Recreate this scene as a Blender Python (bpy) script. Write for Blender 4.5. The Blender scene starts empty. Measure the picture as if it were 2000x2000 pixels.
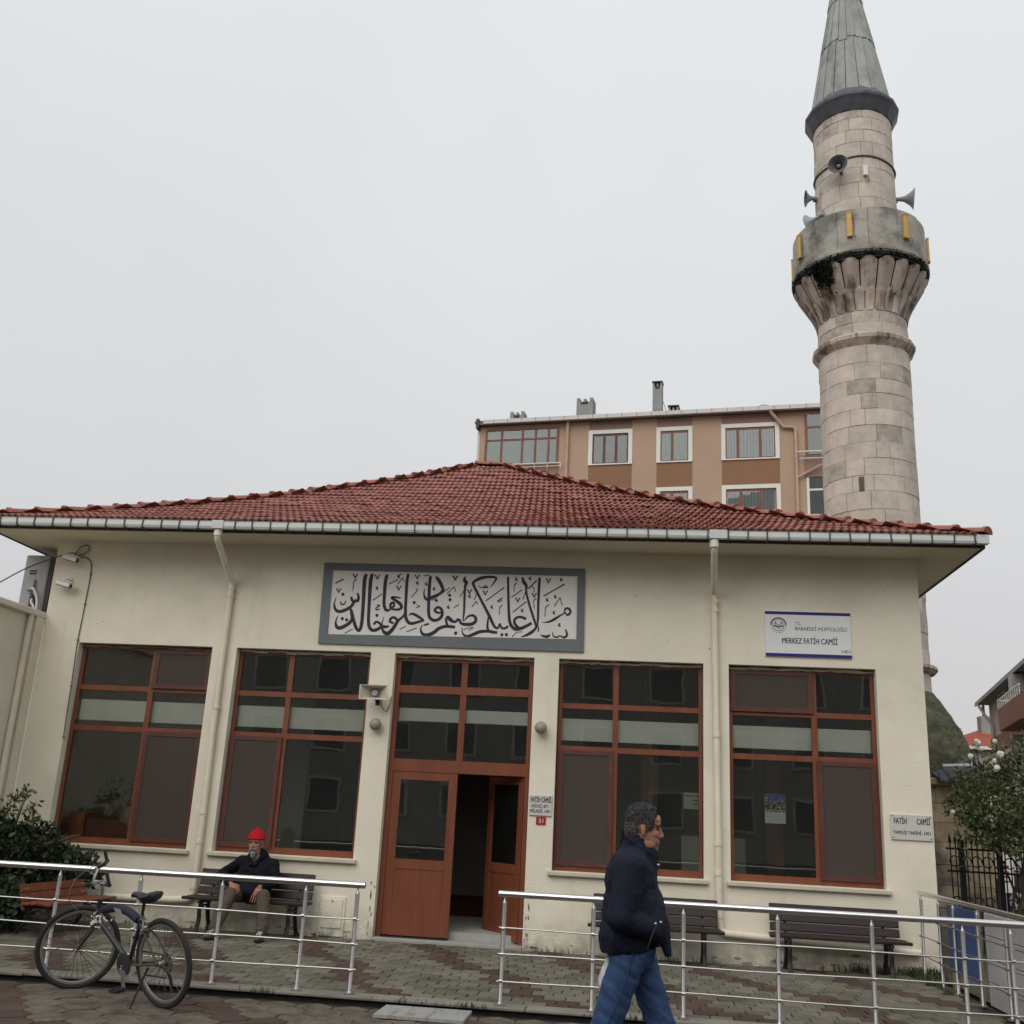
import bpy, math, random
import numpy as np
from mathutils import Vector, Matrix, noise as mnoise
R = math.radians
PI = math.pi
rnd = random.Random(11)
S = bpy.context.scene
COL = S.collection

# ------------------------------------------------------------------ camera
CP = Vector((2.18718, -13.63074, 1.52382)); YAW, PIT, ROL = -0.119896, 0.286565, 0.05152
_f = Vector((math.sin(YAW)*math.cos(PIT), math.cos(YAW)*math.cos(PIT), math.sin(PIT)))
_r0 = Vector((math.cos(YAW), -math.sin(YAW), 0)); _u0 = _r0.cross(_f)
_r = _r0*math.cos(ROL) + _u0*math.sin(ROL); _u = -_r0*math.sin(ROL) + _u0*math.cos(ROL)
cd = bpy.data.cameras.new('camera'); cd.lens = 36; cd.sensor_width = 36; cd.clip_start = .05; cd.clip_end = 500
cam = bpy.data.objects.new('camera', cd); COL.objects.link(cam)
cam.matrix_world = Matrix(((_r.x, _u.x, -_f.x, CP.x), (_r.y, _u.y, -_f.y, CP.y), (_r.z, _u.z, -_f.z, CP.z), (0, 0, 0, 1)))
S.camera = cam

# ------------------------------------------------------------------ world: overcast sky
W = bpy.data.worlds.new('World'); S.world = W; W.use_nodes = True
nt = W.node_tree; nt.nodes.clear()
SUN_EL, SUN_AZ = 44, 200          # azimuth from +Y clockwise: behind the camera, slightly left
sky = nt.nodes.new('ShaderNodeTexSky'); sky.sky_type = 'NISHITA'; sky.sun_disc = False
sky.sun_elevation = R(SUN_EL); sky.sun_rotation = R(SUN_AZ); sky.air_density = 1.5; sky.dust_density = 4
hs = nt.nodes.new('ShaderNodeHueSaturation'); hs.inputs['Saturation'].default_value = .08; hs.inputs['Value'].default_value = .35
nt.links.new(sky.outputs[0], hs.inputs['Color'])
tc = nt.nodes.new('ShaderNodeTexCoord'); sx = nt.nodes.new('ShaderNodeSeparateXYZ'); nt.links.new(tc.outputs['Generated'], sx.inputs[0])
cr = nt.nodes.new('ShaderNodeValToRGB'); nt.links.new(sx.outputs['Z'], cr.inputs[0])
cr.color_ramp.elements[0].position = 0; cr.color_ramp.elements[0].color = (.585, .575, .585, 1)
cr.color_ramp.elements[1].position = 1; cr.color_ramp.elements[1].color = (.88, .91, .93, 1)
e = cr.color_ramp.elements.new(.45); e.color = (.69, .71, .725, 1)
cn = nt.nodes.new('ShaderNodeTexNoise'); cn.inputs['Scale'].default_value = 1.6; cn.inputs['Detail'].default_value = 4
nt.links.new(tc.outputs['Generated'], cn.inputs['Vector'])
mr = nt.nodes.new('ShaderNodeMapRange'); mr.inputs[1].default_value = .3; mr.inputs[2].default_value = .7
mr.inputs[3].default_value = 11.0; mr.inputs[4].default_value = 12.3; nt.links.new(cn.outputs['Fac'], mr.inputs[0])
vm = nt.nodes.new('ShaderNodeVectorMath'); vm.operation = 'SCALE'; nt.links.new(cr.outputs[0], vm.inputs[0]); nt.links.new(mr.outputs[0], vm.inputs['Scale'])
mx = nt.nodes.new('ShaderNodeMix'); mx.data_type = 'RGBA'; mx.inputs[0].default_value = .85
nt.links.new(hs.outputs[0], mx.inputs[6]); nt.links.new(vm.outputs[0], mx.inputs[7])
bg = nt.nodes.new('ShaderNodeBackground'); bg.inputs['Strength'].default_value = .1
nt.links.new(mx.outputs[2], bg.inputs['Color'])
wo = nt.nodes.new('ShaderNodeOutputWorld'); nt.links.new(bg.outputs[0], wo.inputs['Surface'])

# ------------------------------------------------------------------ sun behind the cloud
sd = bpy.data.lights.new('sun', 'SUN'); sd.energy = 1.5; sd.angle = R(55); sd.color = (1, .96, .9)
sun = bpy.data.objects.new('sun', sd); COL.objects.link(sun)
az = R(SUN_AZ); sdir = Vector((math.sin(az)*math.cos(R(SUN_EL)), math.cos(az)*math.cos(R(SUN_EL)), math.sin(R(SUN_EL))))
sun.rotation_euler = sdir.to_track_quat('Z', 'Y').to_euler(); sun.location = (0, -20, 30)
S.view_settings.view_transform = 'Standard'; S.view_settings.look = 'None'
S.view_settings.exposure = 0; S.view_settings.gamma = 1; S.view_settings.use_curve_mapping = False
S.cycles.max_bounces = 8; S.cycles.transparent_max_bounces = 16

# ------------------------------------------------------------------ surveying helpers (a pixel of the photo to a point of the place)
def ray(px, py): return _f + _r*((px-1000)/2000) - _u*((py-1000)/2000)
def at_y(px, py, y): d = ray(px, py); return CP + d*((y-CP.y)/d.y)
def at_z(px, py, z): d = ray(px, py); return CP + d*((z-CP.z)/d.z)
def at_x(px, py, x): d = ray(px, py); return CP + d*((x-CP.x)/d.x)
def proj(p):
    d = Vector(p)-CP; w = d.dot(_f)
    return (1000+2000*d.dot(_r)/w, 1000-2000*d.dot(_u)/w, w)
def at_cyl(px, py, cx, cy, r):
    d = ray(px, py); ox, oy = CP.x-cx, CP.y-cy
    a = d.x**2+d.y**2; b = 2*(ox*d.x+oy*d.y); c = ox*ox+oy*oy-r*r
    t = (-b-math.sqrt(max(0, b*b-4*a*c)))/(2*a); return CP+d*t

# ------------------------------------------------------------------ materials
MATS = {}
def mat(name, col, rough=.8, var=.12, scale=2.0, bump=0., bscale=60., metal=0., col2=None, c2lo=.55, c2hi=.7, c2scale=1.5,
        obj=0., island=0., spec=.4, streak=None, dirt=None, fine=0., aniso=(1, 1, 1), detail=6):
    """Principled surface: colour mottled by noise, a second colour in patches, fine relief, and a per-object shade."""
    if name in MATS: return MATS[name]
    m = bpy.data.materials.new(name); m.use_nodes = True; t = m.node_tree; N = t.nodes; L = t.links
    b = N['Principled BSDF']; b.inputs['Roughness'].default_value = rough; b.inputs['Metallic'].default_value = metal
    b.inputs['Specular IOR Level'].default_value = spec
    g = N.new('ShaderNodeNewGeometry'); mp = N.new('ShaderNodeMapping'); mp.inputs['Scale'].default_value = aniso
    L.new(g.outputs['Position'], mp.inputs['Vector']); P = mp.outputs[0]
    def noise(sc, det=detail, rgh=.6):
        n = N.new('ShaderNodeTexNoise'); n.inputs['Scale'].default_value = sc; n.inputs['Detail'].default_value = det
        n.inputs['Roughness'].default_value = rgh; L.new(P, n.inputs['Vector']); return n.outputs['Fac']
    def rng(s, a, bb, c, d):
        q = N.new('ShaderNodeMapRange'); q.inputs[1].default_value = a; q.inputs[2].default_value = bb
        q.inputs[3].default_value = c; q.inputs[4].default_value = d; L.new(s, q.inputs[0]); return q.outputs[0]
    def mul(x, y):
        q = N.new('ShaderNodeMath'); q.operation = 'MULTIPLY'
        for i, v in enumerate((x, y)):
            if isinstance(v, (int, float)): q.inputs[i].default_value = v
            else: L.new(v, q.inputs[i])
        return q.outputs[0]
    base = N.new('ShaderNodeRGB'); base.outputs[0].default_value = (*col, 1); C = base.outputs[0]
    if col2 is not None:
        k = N.new('ShaderNodeMix'); k.data_type = 'RGBA'; L.new(rng(noise(c2scale, 8, .65), c2lo, c2hi, 0, 1), k.inputs[0])
        L.new(C, k.inputs[6]); k.inputs[7].default_value = (*col2, 1); C = k.outputs[2]
    if streak:                       # rain streaks: a tint in tall narrow patches
        m2 = N.new('ShaderNodeMapping'); m2.inputs['Scale'].default_value = (streak[1], streak[1], streak[1]*.07); L.new(g.outputs['Position'], m2.inputs['Vector'])
        n2 = N.new('ShaderNodeTexNoise'); n2.inputs['Scale'].default_value = 1; n2.inputs['Detail'].default_value = 6; L.new(m2.outputs[0], n2.inputs['Vector'])
        k = N.new('ShaderNodeMix'); k.data_type = 'RGBA'; L.new(rng(n2.outputs['Fac'], streak[2], streak[3], 0, streak[4]), k.inputs[0]); L.new(C, k.inputs[6]); k.inputs[7].default_value = (*streak[0], 1); C = k.outputs[2]
    if dirt:                         # splashed mud along the wall foot
        sp = N.new('ShaderNodeSeparateXYZ'); L.new(g.outputs['Position'], sp.inputs[0])
        k = N.new('ShaderNodeMix'); k.data_type = 'RGBA'; L.new(mul(rng(sp.outputs['Z'], dirt[1], dirt[2], 1, 0), rng(noise(5, 8, .7), .35, .62, 0, 1)), k.inputs[0]); L.new(C, k.inputs[6]); k.inputs[7].default_value = (*dirt[0], 1); C = k.outputs[2]
    f = rng(noise(scale), .3, .7, 1-var, 1+var)
    if fine: f = mul(f, rng(noise(75, 3), .3, .7, 1-fine, 1+fine))
    if obj:
        oi = N.new('ShaderNodeObjectInfo'); f = mul(f, rng(oi.outputs['Random'], 0, 1, 1-obj, 1+obj))
    if island: f = mul(f, rng(g.outputs['Random Per Island'], 0, 1, 1-island, 1+island))
    v = N.new('ShaderNodeVectorMath'); v.operation = 'SCALE'; L.new(C, v.inputs[0]); L.new(f, v.inputs['Scale'])
    L.new(v.outputs[0], b.inputs['Base Color'])
    if bump:
        bp = N.new('ShaderNodeBump'); bp.inputs['Strength'].default_value = bump; bp.inputs['Distance'].default_value = .01
        L.new(noise(bscale, 4), bp.inputs['Height']); L.new(bp.outputs[0], b.inputs['Normal'])
    MATS[name] = m; return m

def glass(name, tint=(.86, .9, .88), rough=0., ior=1.45, dust_haze=.05):
    m = bpy.data.materials.new(name); m.use_nodes = True; t = m.node_tree; t.nodes.clear()
    tr = t.nodes.new('ShaderNodeBsdfTransparent'); tr.inputs[0].default_value = (*tint, 1)
    gl = t.nodes.new('ShaderNodeBsdfGlossy'); gl.inputs['Roughness'].default_value = rough; gl.inputs[0].default_value = (.9, .93, .93, 1)
    fr = t.nodes.new('ShaderNodeFresnel'); fr.inputs[0].default_value = ior
    g = t.nodes.new('ShaderNodeNewGeometry'); n = t.nodes.new('ShaderNodeTexNoise'); n.inputs['Scale'].default_value = 1.3
    t.links.new(g.outputs['Position'], n.inputs['Vector'])
    bp = t.nodes.new('ShaderNodeBump'); bp.inputs['Strength'].default_value = .025; bp.inputs['Distance'].default_value = .05
    t.links.new(n.outputs['Fac'], bp.inputs['Height']); t.links.new(bp.outputs[0], gl.inputs['Normal'])
    mx = t.nodes.new('ShaderNodeMixShader'); o = t.nodes.new('ShaderNodeOutputMaterial')
    t.links.new(fr.outputs[0], mx.inputs[0]); t.links.new(tr.outputs[0], mx.inputs[1]); t.links.new(gl.outputs[0], mx.inputs[2])
    n2 = t.nodes.new('ShaderNodeTexNoise'); n2.inputs['Scale'].default_value = 2.2; n2.inputs['Detail'].default_value = 6; t.links.new(g.outputs['Position'], n2.inputs['Vector'])
    q = t.nodes.new('ShaderNodeMapRange'); q.inputs[1].default_value = .35; q.inputs[2].default_value = .75; q.inputs[3].default_value = dust_haze*.45; q.inputs[4].default_value = dust_haze; t.links.new(n2.outputs['Fac'], q.inputs[0])
    df = t.nodes.new('ShaderNodeBsdfDiffuse'); df.inputs[0].default_value = (.52, .50, .46, 1); m3 = t.nodes.new('ShaderNodeMixShader')      # dusty film, also paints a pale reflected haze into the panes
    t.links.new(q.outputs[0], m3.inputs[0]); t.links.new(mx.outputs[0], m3.inputs[1]); t.links.new(df.outputs[0], m3.inputs[2])
    t.links.new(m3.outputs[0], o.inputs['Surface']); return m
def mesh_screen(name, col, fac):
    m = bpy.data.materials.new(name); m.use_nodes = True; t = m.node_tree; t.nodes.clear()
    tr = t.nodes.new('ShaderNodeBsdfTransparent'); df = t.nodes.new('ShaderNodeBsdfDiffuse'); df.inputs[0].default_value = (*col, 1)
    mx = t.nodes.new('ShaderNodeMixShader'); mx.inputs[0].default_value = fac; o = t.nodes.new('ShaderNodeOutputMaterial')
    t.links.new(tr.outputs[0], mx.inputs[1]); t.links.new(df.outputs[0], mx.inputs[2]); t.links.new(mx.outputs[0], o.inputs['Surface']); return m

# ------------------------------------------------------------------ mesh helpers
def wloc(p):
    v = Vector((0, 0, 0))
    while p is not None: v += p.location; p = p.parent
    return v
def link(name, me, parent=None, loc=None):
    o = bpy.data.objects.new(name, me); COL.objects.link(o)
    if parent is not None: o.parent = parent
    if loc is not None: o.location = loc
    return o
def tag(o, label=None, cat=None, group=None, kind=None):
    if label: o['label'] = label
    if cat: o['category'] = cat
    if group: o['group'] = group
    if kind: o['kind'] = kind
    return o
def thing(name, label, cat, loc=(0, 0, 0), group=None, rz=0.):
    o = bpy.data.objects.new(name, None); COL.objects.link(o); o.location = loc; o.rotation_euler = (0, 0, rz); o.empty_display_size = .1
    return tag(o, label, cat, group)
def kids(o): return [c for c in bpy.data.objects if c.parent == o]
def copy_tree(o, parent=None, label=None):
    c = o.copy(); COL.objects.link(c); c.parent = parent
    if label: c['label'] = label
    for k in kids(o): copy_tree(k, c)
    return c

class MB:
    """A mesh builder in world (or local) coordinates."""
    def __init__(s): s.v = []; s.f = []; s.m = []; s.mi = 0
    def add(s, vs, fs):
        n = len(s.v); s.v += [tuple(p) for p in vs]; s.f += [tuple(i+n for i in f) for f in fs]; s.m += [s.mi]*len(fs); return s
    def box(s, a, b, bev=0.):
        x0, x1 = sorted((a[0], b[0])); y0, y1 = sorted((a[1], b[1])); z0, z1 = sorted((a[2], b[2]))
        return s.obox(((x0+x1)/2, (y0+y1)/2, (z0+z1)/2), ((x1-x0)/2, (y1-y0)/2, (z1-z0)/2), None, bev)
    def obox(s, c, h, rot=None, bev=0.):
        c = Vector(c); rot = rot or Matrix.Identity(3)
        if not bev:
            vs = [c+rot@Vector((i*h[0], j*h[1], k*h[2])) for i in (-1, 1) for j in (-1, 1) for k in (-1, 1)]
            return s.add(vs, [(0, 1, 3, 2), (4, 6, 7, 5), (0, 4, 5, 1), (2, 3, 7, 6), (0, 2, 6, 4), (1, 5, 7, 3)])
        b = min(bev, .45*min(h)); vs = []; idx = {}
        for i in (-1, 1):
            for j in (-1, 1):
                for k in (-1, 1):
                    for ax in range(3):
                        q = [i*(h[0]-b), j*(h[1]-b), k*(h[2]-b)]; q[ax] = (i, j, k)[ax]*h[ax]
                        idx[i, j, k, ax] = len(vs); vs.append(c+rot@Vector(q))
        fs = []
        for ax in range(3):
            o1, o2 = (ax+1) % 3, (ax+2) % 3
            for sg in (-1, 1):
                q = []
                for a, b2 in ((-1, -1), (1, -1), (1, 1), (-1, 1)):
                    t = [0, 0, 0]; t[ax] = sg; t[o1] = a; t[o2] = b2; q.append(idx[t[0], t[1], t[2], ax])
                fs.append(q if sg > 0 else q[::-1])
            for a in (-1, 1):
                for b2 in (-1, 1):
                    q = []
                    for sg, bx in ((-1, o1), (1, o1), (1, o2), (-1, o2)):
                        t = [0, 0, 0]; t[ax] = sg; t[o1] = a; t[o2] = b2; q.append(idx[t[0], t[1], t[2], bx])
                    fs.append(q)
        for i in (-1, 1):
            for j in (-1, 1):
                for k in (-1, 1): fs.append([idx[i, j, k, 0], idx[i, j, k, 1], idx[i, j, k, 2]])
        return s.add(vs, fs)
    def bar(s, p, q, w, h, up=(0, 0, 1), bev=0.):
        p, q = Vector(p), Vector(q); d = (q-p); L = d.length; d.normalize(); sd = d.cross(Vector(up))
        if sd.length < 1e-4: sd = d.cross(Vector((1, 0, 0)))
        sd.normalize(); u = sd.cross(d); rot = Matrix((d, sd, u)).transposed()
        return s.obox((p+q)/2, (L/2, w/2, h/2), rot, bev)
    def tube(s, pts, r, n=8, caps=True):
        pts = [Vector(p) for p in pts]; k = len(pts); rr = r if isinstance(r, (list, tuple)) else [r]*k
        vs = []; prev = None
        for i, p in enumerate(pts):
            d = (pts[min(i+1, k-1)]-pts[max(i-1, 0)])
            d = d.normalized() if d.length > 1e-9 else Vector((0, 0, 1))
            if prev is None:
                a = Vector((0, 0, 1)) if abs(d.z) < .9 else Vector((1, 0, 0)); x = d.cross(a).normalized()
            else:
                x = prev-d*prev.dot(d); x = x.normalized() if x.length > 1e-6 else d.orthogonal().normalized()
            prev = x; y = d.cross(x)
            vs += [p+(x*math.cos(2*PI*j/n)+y*math.sin(2*PI*j/n))*rr[i] for j in range(n)]
        fs = [(i*n+j, i*n+(j+1) % n, (i+1)*n+(j+1) % n, (i+1)*n+j) for i in range(k-1) for j in range(n)]
        if caps: fs += [tuple(range(n))[::-1], tuple(range((k-1)*n, k*n))]
        return s.add(vs, fs)
    def lathe(s, prof, n=24, c=(0, 0), rot=None, org=(0, 0, 0), a0=0., caps=True):
        """prof: (r, z) list turned about z."""
        vs = []; rot = rot or Matrix.Identity(3); org = Vector(org)
        for r, z in prof:
            vs += [org+rot@Vector((c[0]+r*math.cos(a0+2*PI*j/n), c[1]+r*math.sin(a0+2*PI*j/n), z)) for j in range(n)]
        k = len(prof); fs = [(i*n+j, i*n+(j+1) % n, (i+1)*n+(j+1) % n, (i+1)*n+j) for i in range(k-1) for j in range(n)]
        if caps: fs += [tuple(range(n))[::-1], tuple(range((k-1)*n, k*n))]
        return s.add(vs, fs)
    def ell(s, c, r, rot=None, n=12, k=8):
        prof = [(math.sin(PI*i/k), -math.cos(PI*i/k)) for i in range(k+1)]; c = Vector(c); rot = rot or Matrix.Identity(3)
        vs = [c+rot@Vector((0, 0, -r[2]))]
        for q, z in prof[1:-1]: vs += [c+rot@Vector((q*math.cos(2*PI*j/n)*r[0], q*math.sin(2*PI*j/n)*r[1], z*r[2])) for j in range(n)]
        vs.append(c+rot@Vector((0, 0, r[2]))); m = k-1; fs = []
        fs += [(0, 1+(j+1) % n, 1+j) for j in range(n)]
        fs += [(1+i*n+j, 1+i*n+(j+1) % n, 1+(i+1)*n+(j+1) % n, 1+(i+1)*n+j) for i in range(m-1) for j in range(n)]
        e0 = 1+m*n; fs += [(1+(m-1)*n+j, 1+(m-1)*n+(j+1) % n, e0) for j in range(n)]
        return s.add(vs, fs)
    def capsule(s, p, q, r0, r1, n=14):
        p, q = Vector(p), Vector(q); d = q-p; L = d.length
        if L < 1e-6: return s.ell(p, (r0,)*3, None, n)
        z = d/L; x = z.orthogonal().normalized(); y = z.cross(x); rot = Matrix((x, y, z)).transposed()
        prof = [(r0*math.sin(a), -r0*math.cos(a)) for a in (.12, .45, .9, 1.35)] + [(r1*math.sin(a), L-r1*math.cos(a)) for a in (1.79, 2.24, 2.69, 3.02)]
        return s.lathe(prof, n, rot=rot, org=p)
    def prism(s, poly, y0, y1):
        """poly in (x, z) extruded along y"""
        n = len(poly); vs = [(x, y0, z) for x, z in poly]+[(x, y1, z) for x, z in poly]
        return s.add(vs, [tuple(range(n)), tuple(range(n, 2*n))[::-1]]+[(i, n+i, n+(i+1) % n, (i+1) % n) for i in range(n)])
    def ribbon(s, pts, y0, y1, close_ends=True):
        """pts: (x, z, width) stroke in a wall plane, raised from y1 to y0"""
        P = [Vector((a, b)) for a, b, _ in pts]; k = len(P); vs = []
        for i in range(k):
            d = (P[min(i+1, k-1)]-P[max(i-1, 0)]); d = d.normalized() if d.length > 1e-9 else Vector((1, 0)); nn = Vector((-d.y, d.x))*pts[i][2]/2
            a, b = P[i]+nn, P[i]-nn; vs += [(a.x, y0, a.y), (b.x, y0, b.y), (a.x, y1, a.y), (b.x, y1, b.y)]
        fs = []
        for i in range(k-1):
            o = 4*i; fs += [(o, o+4, o+5, o+1), (o, o+2, o+6, o+4), (o+1, o+5, o+7, o+3)]
        fs += [(0, 1, 3, 2), (4*k-4, 4*k-2, 4*k-1, 4*k-3)]
        return s.add(vs, fs)
    def mesh(s, name, mats, off=(0, 0, 0), smooth=False):
        me = bpy.data.meshes.new(name); ox, oy, oz = off
        me.from_pydata([(x-ox, y-oy, z-oz) for x, y, z in s.v], [], s.f)
        mats = mats if isinstance(mats, (list, tuple)) else [mats]
        for m in mats: me.materials.append(m)
        if len(mats) > 1: me.polygons.foreach_set('material_index', s.m)
        if smooth: me.polygons.foreach_set('use_smooth', [True]*len(s.f))
        me.update(); return me
    def build(s, name, mats, parent=None, smooth=False, local=False):
        off = (0, 0, 0) if (local or parent is None) else wloc(parent)
        me = s.mesh(name, mats, off, smooth); o = link(name, me, parent)
        if smooth: autosmooth(me)
        return o
def autosmooth(me, ang=40):
    try: me.set_sharp_from_angle(angle=R(ang))
    except Exception: pass
def curve_pts(pts, sub=5):
    """Catmull-Rom through tuples"""
    out = []; n = len(pts)
    for i in range(n-1):
        p0, p1, p2, p3 = (np.array(pts[max(i-1, 0)], float), np.array(pts[i], float), np.array(pts[i+1], float), np.array(pts[min(i+2, n-1)], float))
        for j in range(sub):
            t = j/sub; out.append(tuple(.5*((2*p1)+(-p0+p2)*t+(2*p0-5*p1+4*p2-p3)*t*t+(-p0+3*p1-3*p2+p3)*t**3)))
    out.append(tuple(pts[-1])); return out
CAP = []
def cap_height():
    if not CAP:
        c = bpy.data.curves.new('probe', 'FONT'); c.body = 'H'; c.size = 1
        o = bpy.data.objects.new('probe', c); COL.objects.link(o); me = bpy.data.meshes.new_from_object(o.evaluated_get(bpy.context.evaluated_depsgraph_get()))
        CAP.append(max(v.co.y for v in me.vertices)-min(v.co.y for v in me.vertices)); bpy.data.objects.remove(o); bpy.data.curves.remove(c); bpy.data.meshes.remove(me)
    return CAP[0]
def text(s, height, x, z, y, m, parent, width=None, align='LEFT', name='lettering', bold=0., tilt=0.):
    """Raised lettering on a wall that faces -y, cap height and optional total width in metres"""
    c = bpy.data.curves.new(name, 'FONT'); c.body = s; c.size = 1; c.extrude = .002; c.offset = 0; c.align_x = align; c.resolution_u = 3
    o = bpy.data.objects.new(name, c); COL.objects.link(o); dg = bpy.context.evaluated_depsgraph_get()
    me = bpy.data.meshes.new_from_object(o.evaluated_get(dg)); bpy.data.objects.remove(o); bpy.data.curves.remove(c)
    n = len(me.vertices); co = np.empty(n*3, np.float32); me.vertices.foreach_get('co', co); co = co.reshape(-1, 3)
    sc = height/cap_height(); sxx = sc
    if width: sxx = width/max(1e-6, co[:, 0].max()-co[:, 0].min())
    off = wloc(parent); zz = co[:, 2]
    X = co[:, 0]*sxx; Z = co[:, 1]*sc
    out = np.stack([x+X-off.x, np.where(zz > 0, y, y+.004)-off.y, z+Z+tilt*X-off.z], 1).astype(np.float32)
    fs = [tuple(p.vertices) for p in me.polygons]; bpy.data.meshes.remove(me); V = out.tolist(); F = list(fs)
    if bold:                         # heavier strokes: the same letters laid down again beside themselves
        for k, dx in enumerate((-.020, .020)):
            V += [(x_+dx*height, y_-.0004*(k+1), z_) for x_, y_, z_ in out.tolist()]; F += [tuple(i+n*(k+1) for i in f) for f in fs]
    me = bpy.data.meshes.new(name); me.from_pydata(V, [], F); me.materials.append(m); me.update()
    return link(name, me, parent)

# ------------------------------------------------------------------ palette
M_PLAST = mat('cream_plaster', (.755, .70, .575), .92, .06, 1.3, .6, 48, col2=(.66, .61, .50), c2lo=.50, c2hi=.78, c2scale=1.1, streak=((.45, .41, .32), 5.5, .58, .82, .24), dirt=((.30, .27, .21), -.1, .32), fine=.07)
M_SOFF = mat('cream_soffit', (.70, .64, .51), .92, .06, .8, .25, 60)
M_PEEL = mat('bare_render', (.27, .24, .19), .95, .3, 6, .8, 50)
M_PIPE = mat('cream_pipe', (.74, .68, .55), .55, .06, 3, streak=((.45, .40, .31), 9, .55, .75, .5))
M_FRAME = mat('red_brown_frame', (.18, .055, .027), .42, .22, 5, .1, 90, aniso=(1, 1, .3))
M_FRAMED = mat('dark_brown_frame', (.095, .034, .025), .5, .2, 5)
M_DOOR = mat('door_brown', (.18, .055, .027), .40, .18, 4, .06, 120, aniso=(2, 1, .2))
M_GLASS = glass('window_glass', (.92, .93, .91), 0, 1.6, .014); M_GLASSD = glass('sky_lit_glass', (.7, .75, .75), 0, 1.6)
M_SCREEN = mesh_screen('insect_mesh', (.085, .070, .060), .86)
M_TILE = mat('clay_tile', (.27, .105, .082), .75, .22, 5, .3, 80, obj=.13, island=.13, col2=(.19, .078, .064), c2lo=.48, c2hi=.7, c2scale=3)
M_RIDGE = mat('ridge_clay', (.30, .115, .085), .8, .2, 5, .3, 80, obj=.15)
M_GUT = mat('pale_gutter', (.56, .58, .555), .45, .08, 3, aniso=(1, 1, 6))
M_BRACK = mat('dark_bracket', (.045, .045, .042), .5)
M_FASC = mat('shadowed_brown_fascia', (.075, .062, .05), .8)  # fascia board, its dark brown paints in the shadow under the gutter
M_SILL = mat('sill_stone', (.52, .48, .38), .8, .1, 4)
M_BLIND = mat('white_blind', (.88, .90, .83), .9, .05, 3)
M_INW = mat('hall_wall', (.36, .37, .31), .9, .1, 1)
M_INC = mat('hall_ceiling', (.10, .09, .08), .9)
M_CARP = mat('hall_carpet', (.10, .025, .02), .95, .2, 5)
M_WOOD_IN = mat('inner_wood', (.20, .075, .035), .6, .2, 3, aniso=(3, 3, .4))
M_STEEL = mat('brushed_steel', (.66, .66, .66), .24, .05, 8, metal=1.)
M_STEELR = mat('steel_bar', (.42, .41, .40), .38, .05, 8, metal=1.)
M_BENCH = mat('bench_plank', (.022, .0115, .0115), .5, .25, 6, .15, 60, obj=.12, aniso=(.3, 3, 3))
M_BENCHO = mat('worn_orange_plank', (.21, .062, .028), .6, .22, 6, .15, 60, obj=.12, col2=(.10, .035, .022))
M_IRON = mat('cast_iron', (.022, .020, .022), .5, .2, 6)
M_BLACK = mat('black_paint', (.012, .012, .016), .55, .1)
M_PANELF = mat('slate_border', (.155, .175, .185), .85, .06, 2, .15, 80)
M_PANELW = mat('panel_ground', (.72, .70, .67), .9, .05, 2, .2, 60, col2=(.58, .56, .53), c2lo=.6, c2hi=.75)
M_INK = mat('calligraphy_ink', (.022, .015, .03), .6, .15)
M_SIGNW = mat('sign_white', (.72, .72, .72), .5, .02)
M_SIGNB = mat('sign_blue', (.012, .012, .15), .5)
M_SIGNT = mat('sign_dark_letter', (.045, .045, .06), .6)
M_SIGNN = mat('sign_navy_letter', (.014, .016, .06), .6)
M_MARB = mat('plaque_marble', (.56, .54, .50), .5, .06, 6, col2=(.44, .43, .41), c2lo=.5, c2hi=.65, c2scale=6)
M_RED = mat('number_red', (.30, .008, .012), .5)
M_WHITE = mat('white_paint', (.76, .75, .72), .5, .04)
M_GREYP = mat('grey_metal_paint', (.36, .355, .36), .5, .1, 6)
M_HORN = mat('horn_grey', (.33, .34, .36), .45, .08, 6)
M_HORNI = mat('horn_inside', (.10, .105, .115), .6, .1, 6)
M_CABLE = mat('cable_grey', (.10, .095, .085), .7)
M_GREYLAMP = mat('globe_grey', (.30, .27, .22), .5, .1, 12)
M_STONE = mat('minaret_stone', (.54, .475, .41), .94, .14, 3.6, .8, 22, obj=.08, island=.08, fine=.07, col2=(.41, .37, .32), c2lo=.50, c2hi=.74, c2scale=1.1)
M_STONE2 = mat('weathered_stone', (.46, .41, .355), .95, .22, 5, 1., 14, obj=.15, col2=(.33, .30, .255), c2lo=.45, c2hi=.65, c2scale=4)
M_STONEP = mat('parapet_stone', (.40, .375, .33), .92, .15, 3, .7, 30, obj=.08, col2=(.10, .105, .085), c2lo=.46, c2hi=.66, c2scale=1.1)
M_STONEC = mat('corbel_stone', (.48, .41, .35), .92, .18, 4, .8, 28, obj=.14, col2=(.15, .115, .09), c2lo=.52, c2hi=.70, c2scale=2.6, aniso=(1, 1, .3), streak=((.075, .058, .046), 5, .50, .66, .85))
M_MORT = mat('stone_joint', (.36, .32, .275), .95, .2, 4)
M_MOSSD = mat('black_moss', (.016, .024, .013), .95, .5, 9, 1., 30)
M_LEAD = mat('grey_lead', (.31, .32, .30), .62, .16, 4, .4, 24, obj=.10, col2=(.19, .195, .18), c2lo=.5, c2hi=.68, c2scale=2.2, aniso=(1, 1, .5))
M_LEADD = mat('dark_lead', (.075, .078, .095), .5, .2, 4, .2, 20)
M_YEL = mat('amber_lamp', (.56, .33, .075), .45, .1, 8)
M_MOSS = mat('mossy_rubble', (.075, .072, .046), .97, .45, 5, 1., 16, col2=(.055, .06, .036), c2lo=.42, c2hi=.6, c2scale=3)
M_BASEST = mat('tan_base_stone', (.27, .215, .145), .95, .25, 3, .9, 18, obj=.10, col2=(.095, .08, .06), c2lo=.47, c2hi=.62, c2scale=1.3)
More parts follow.
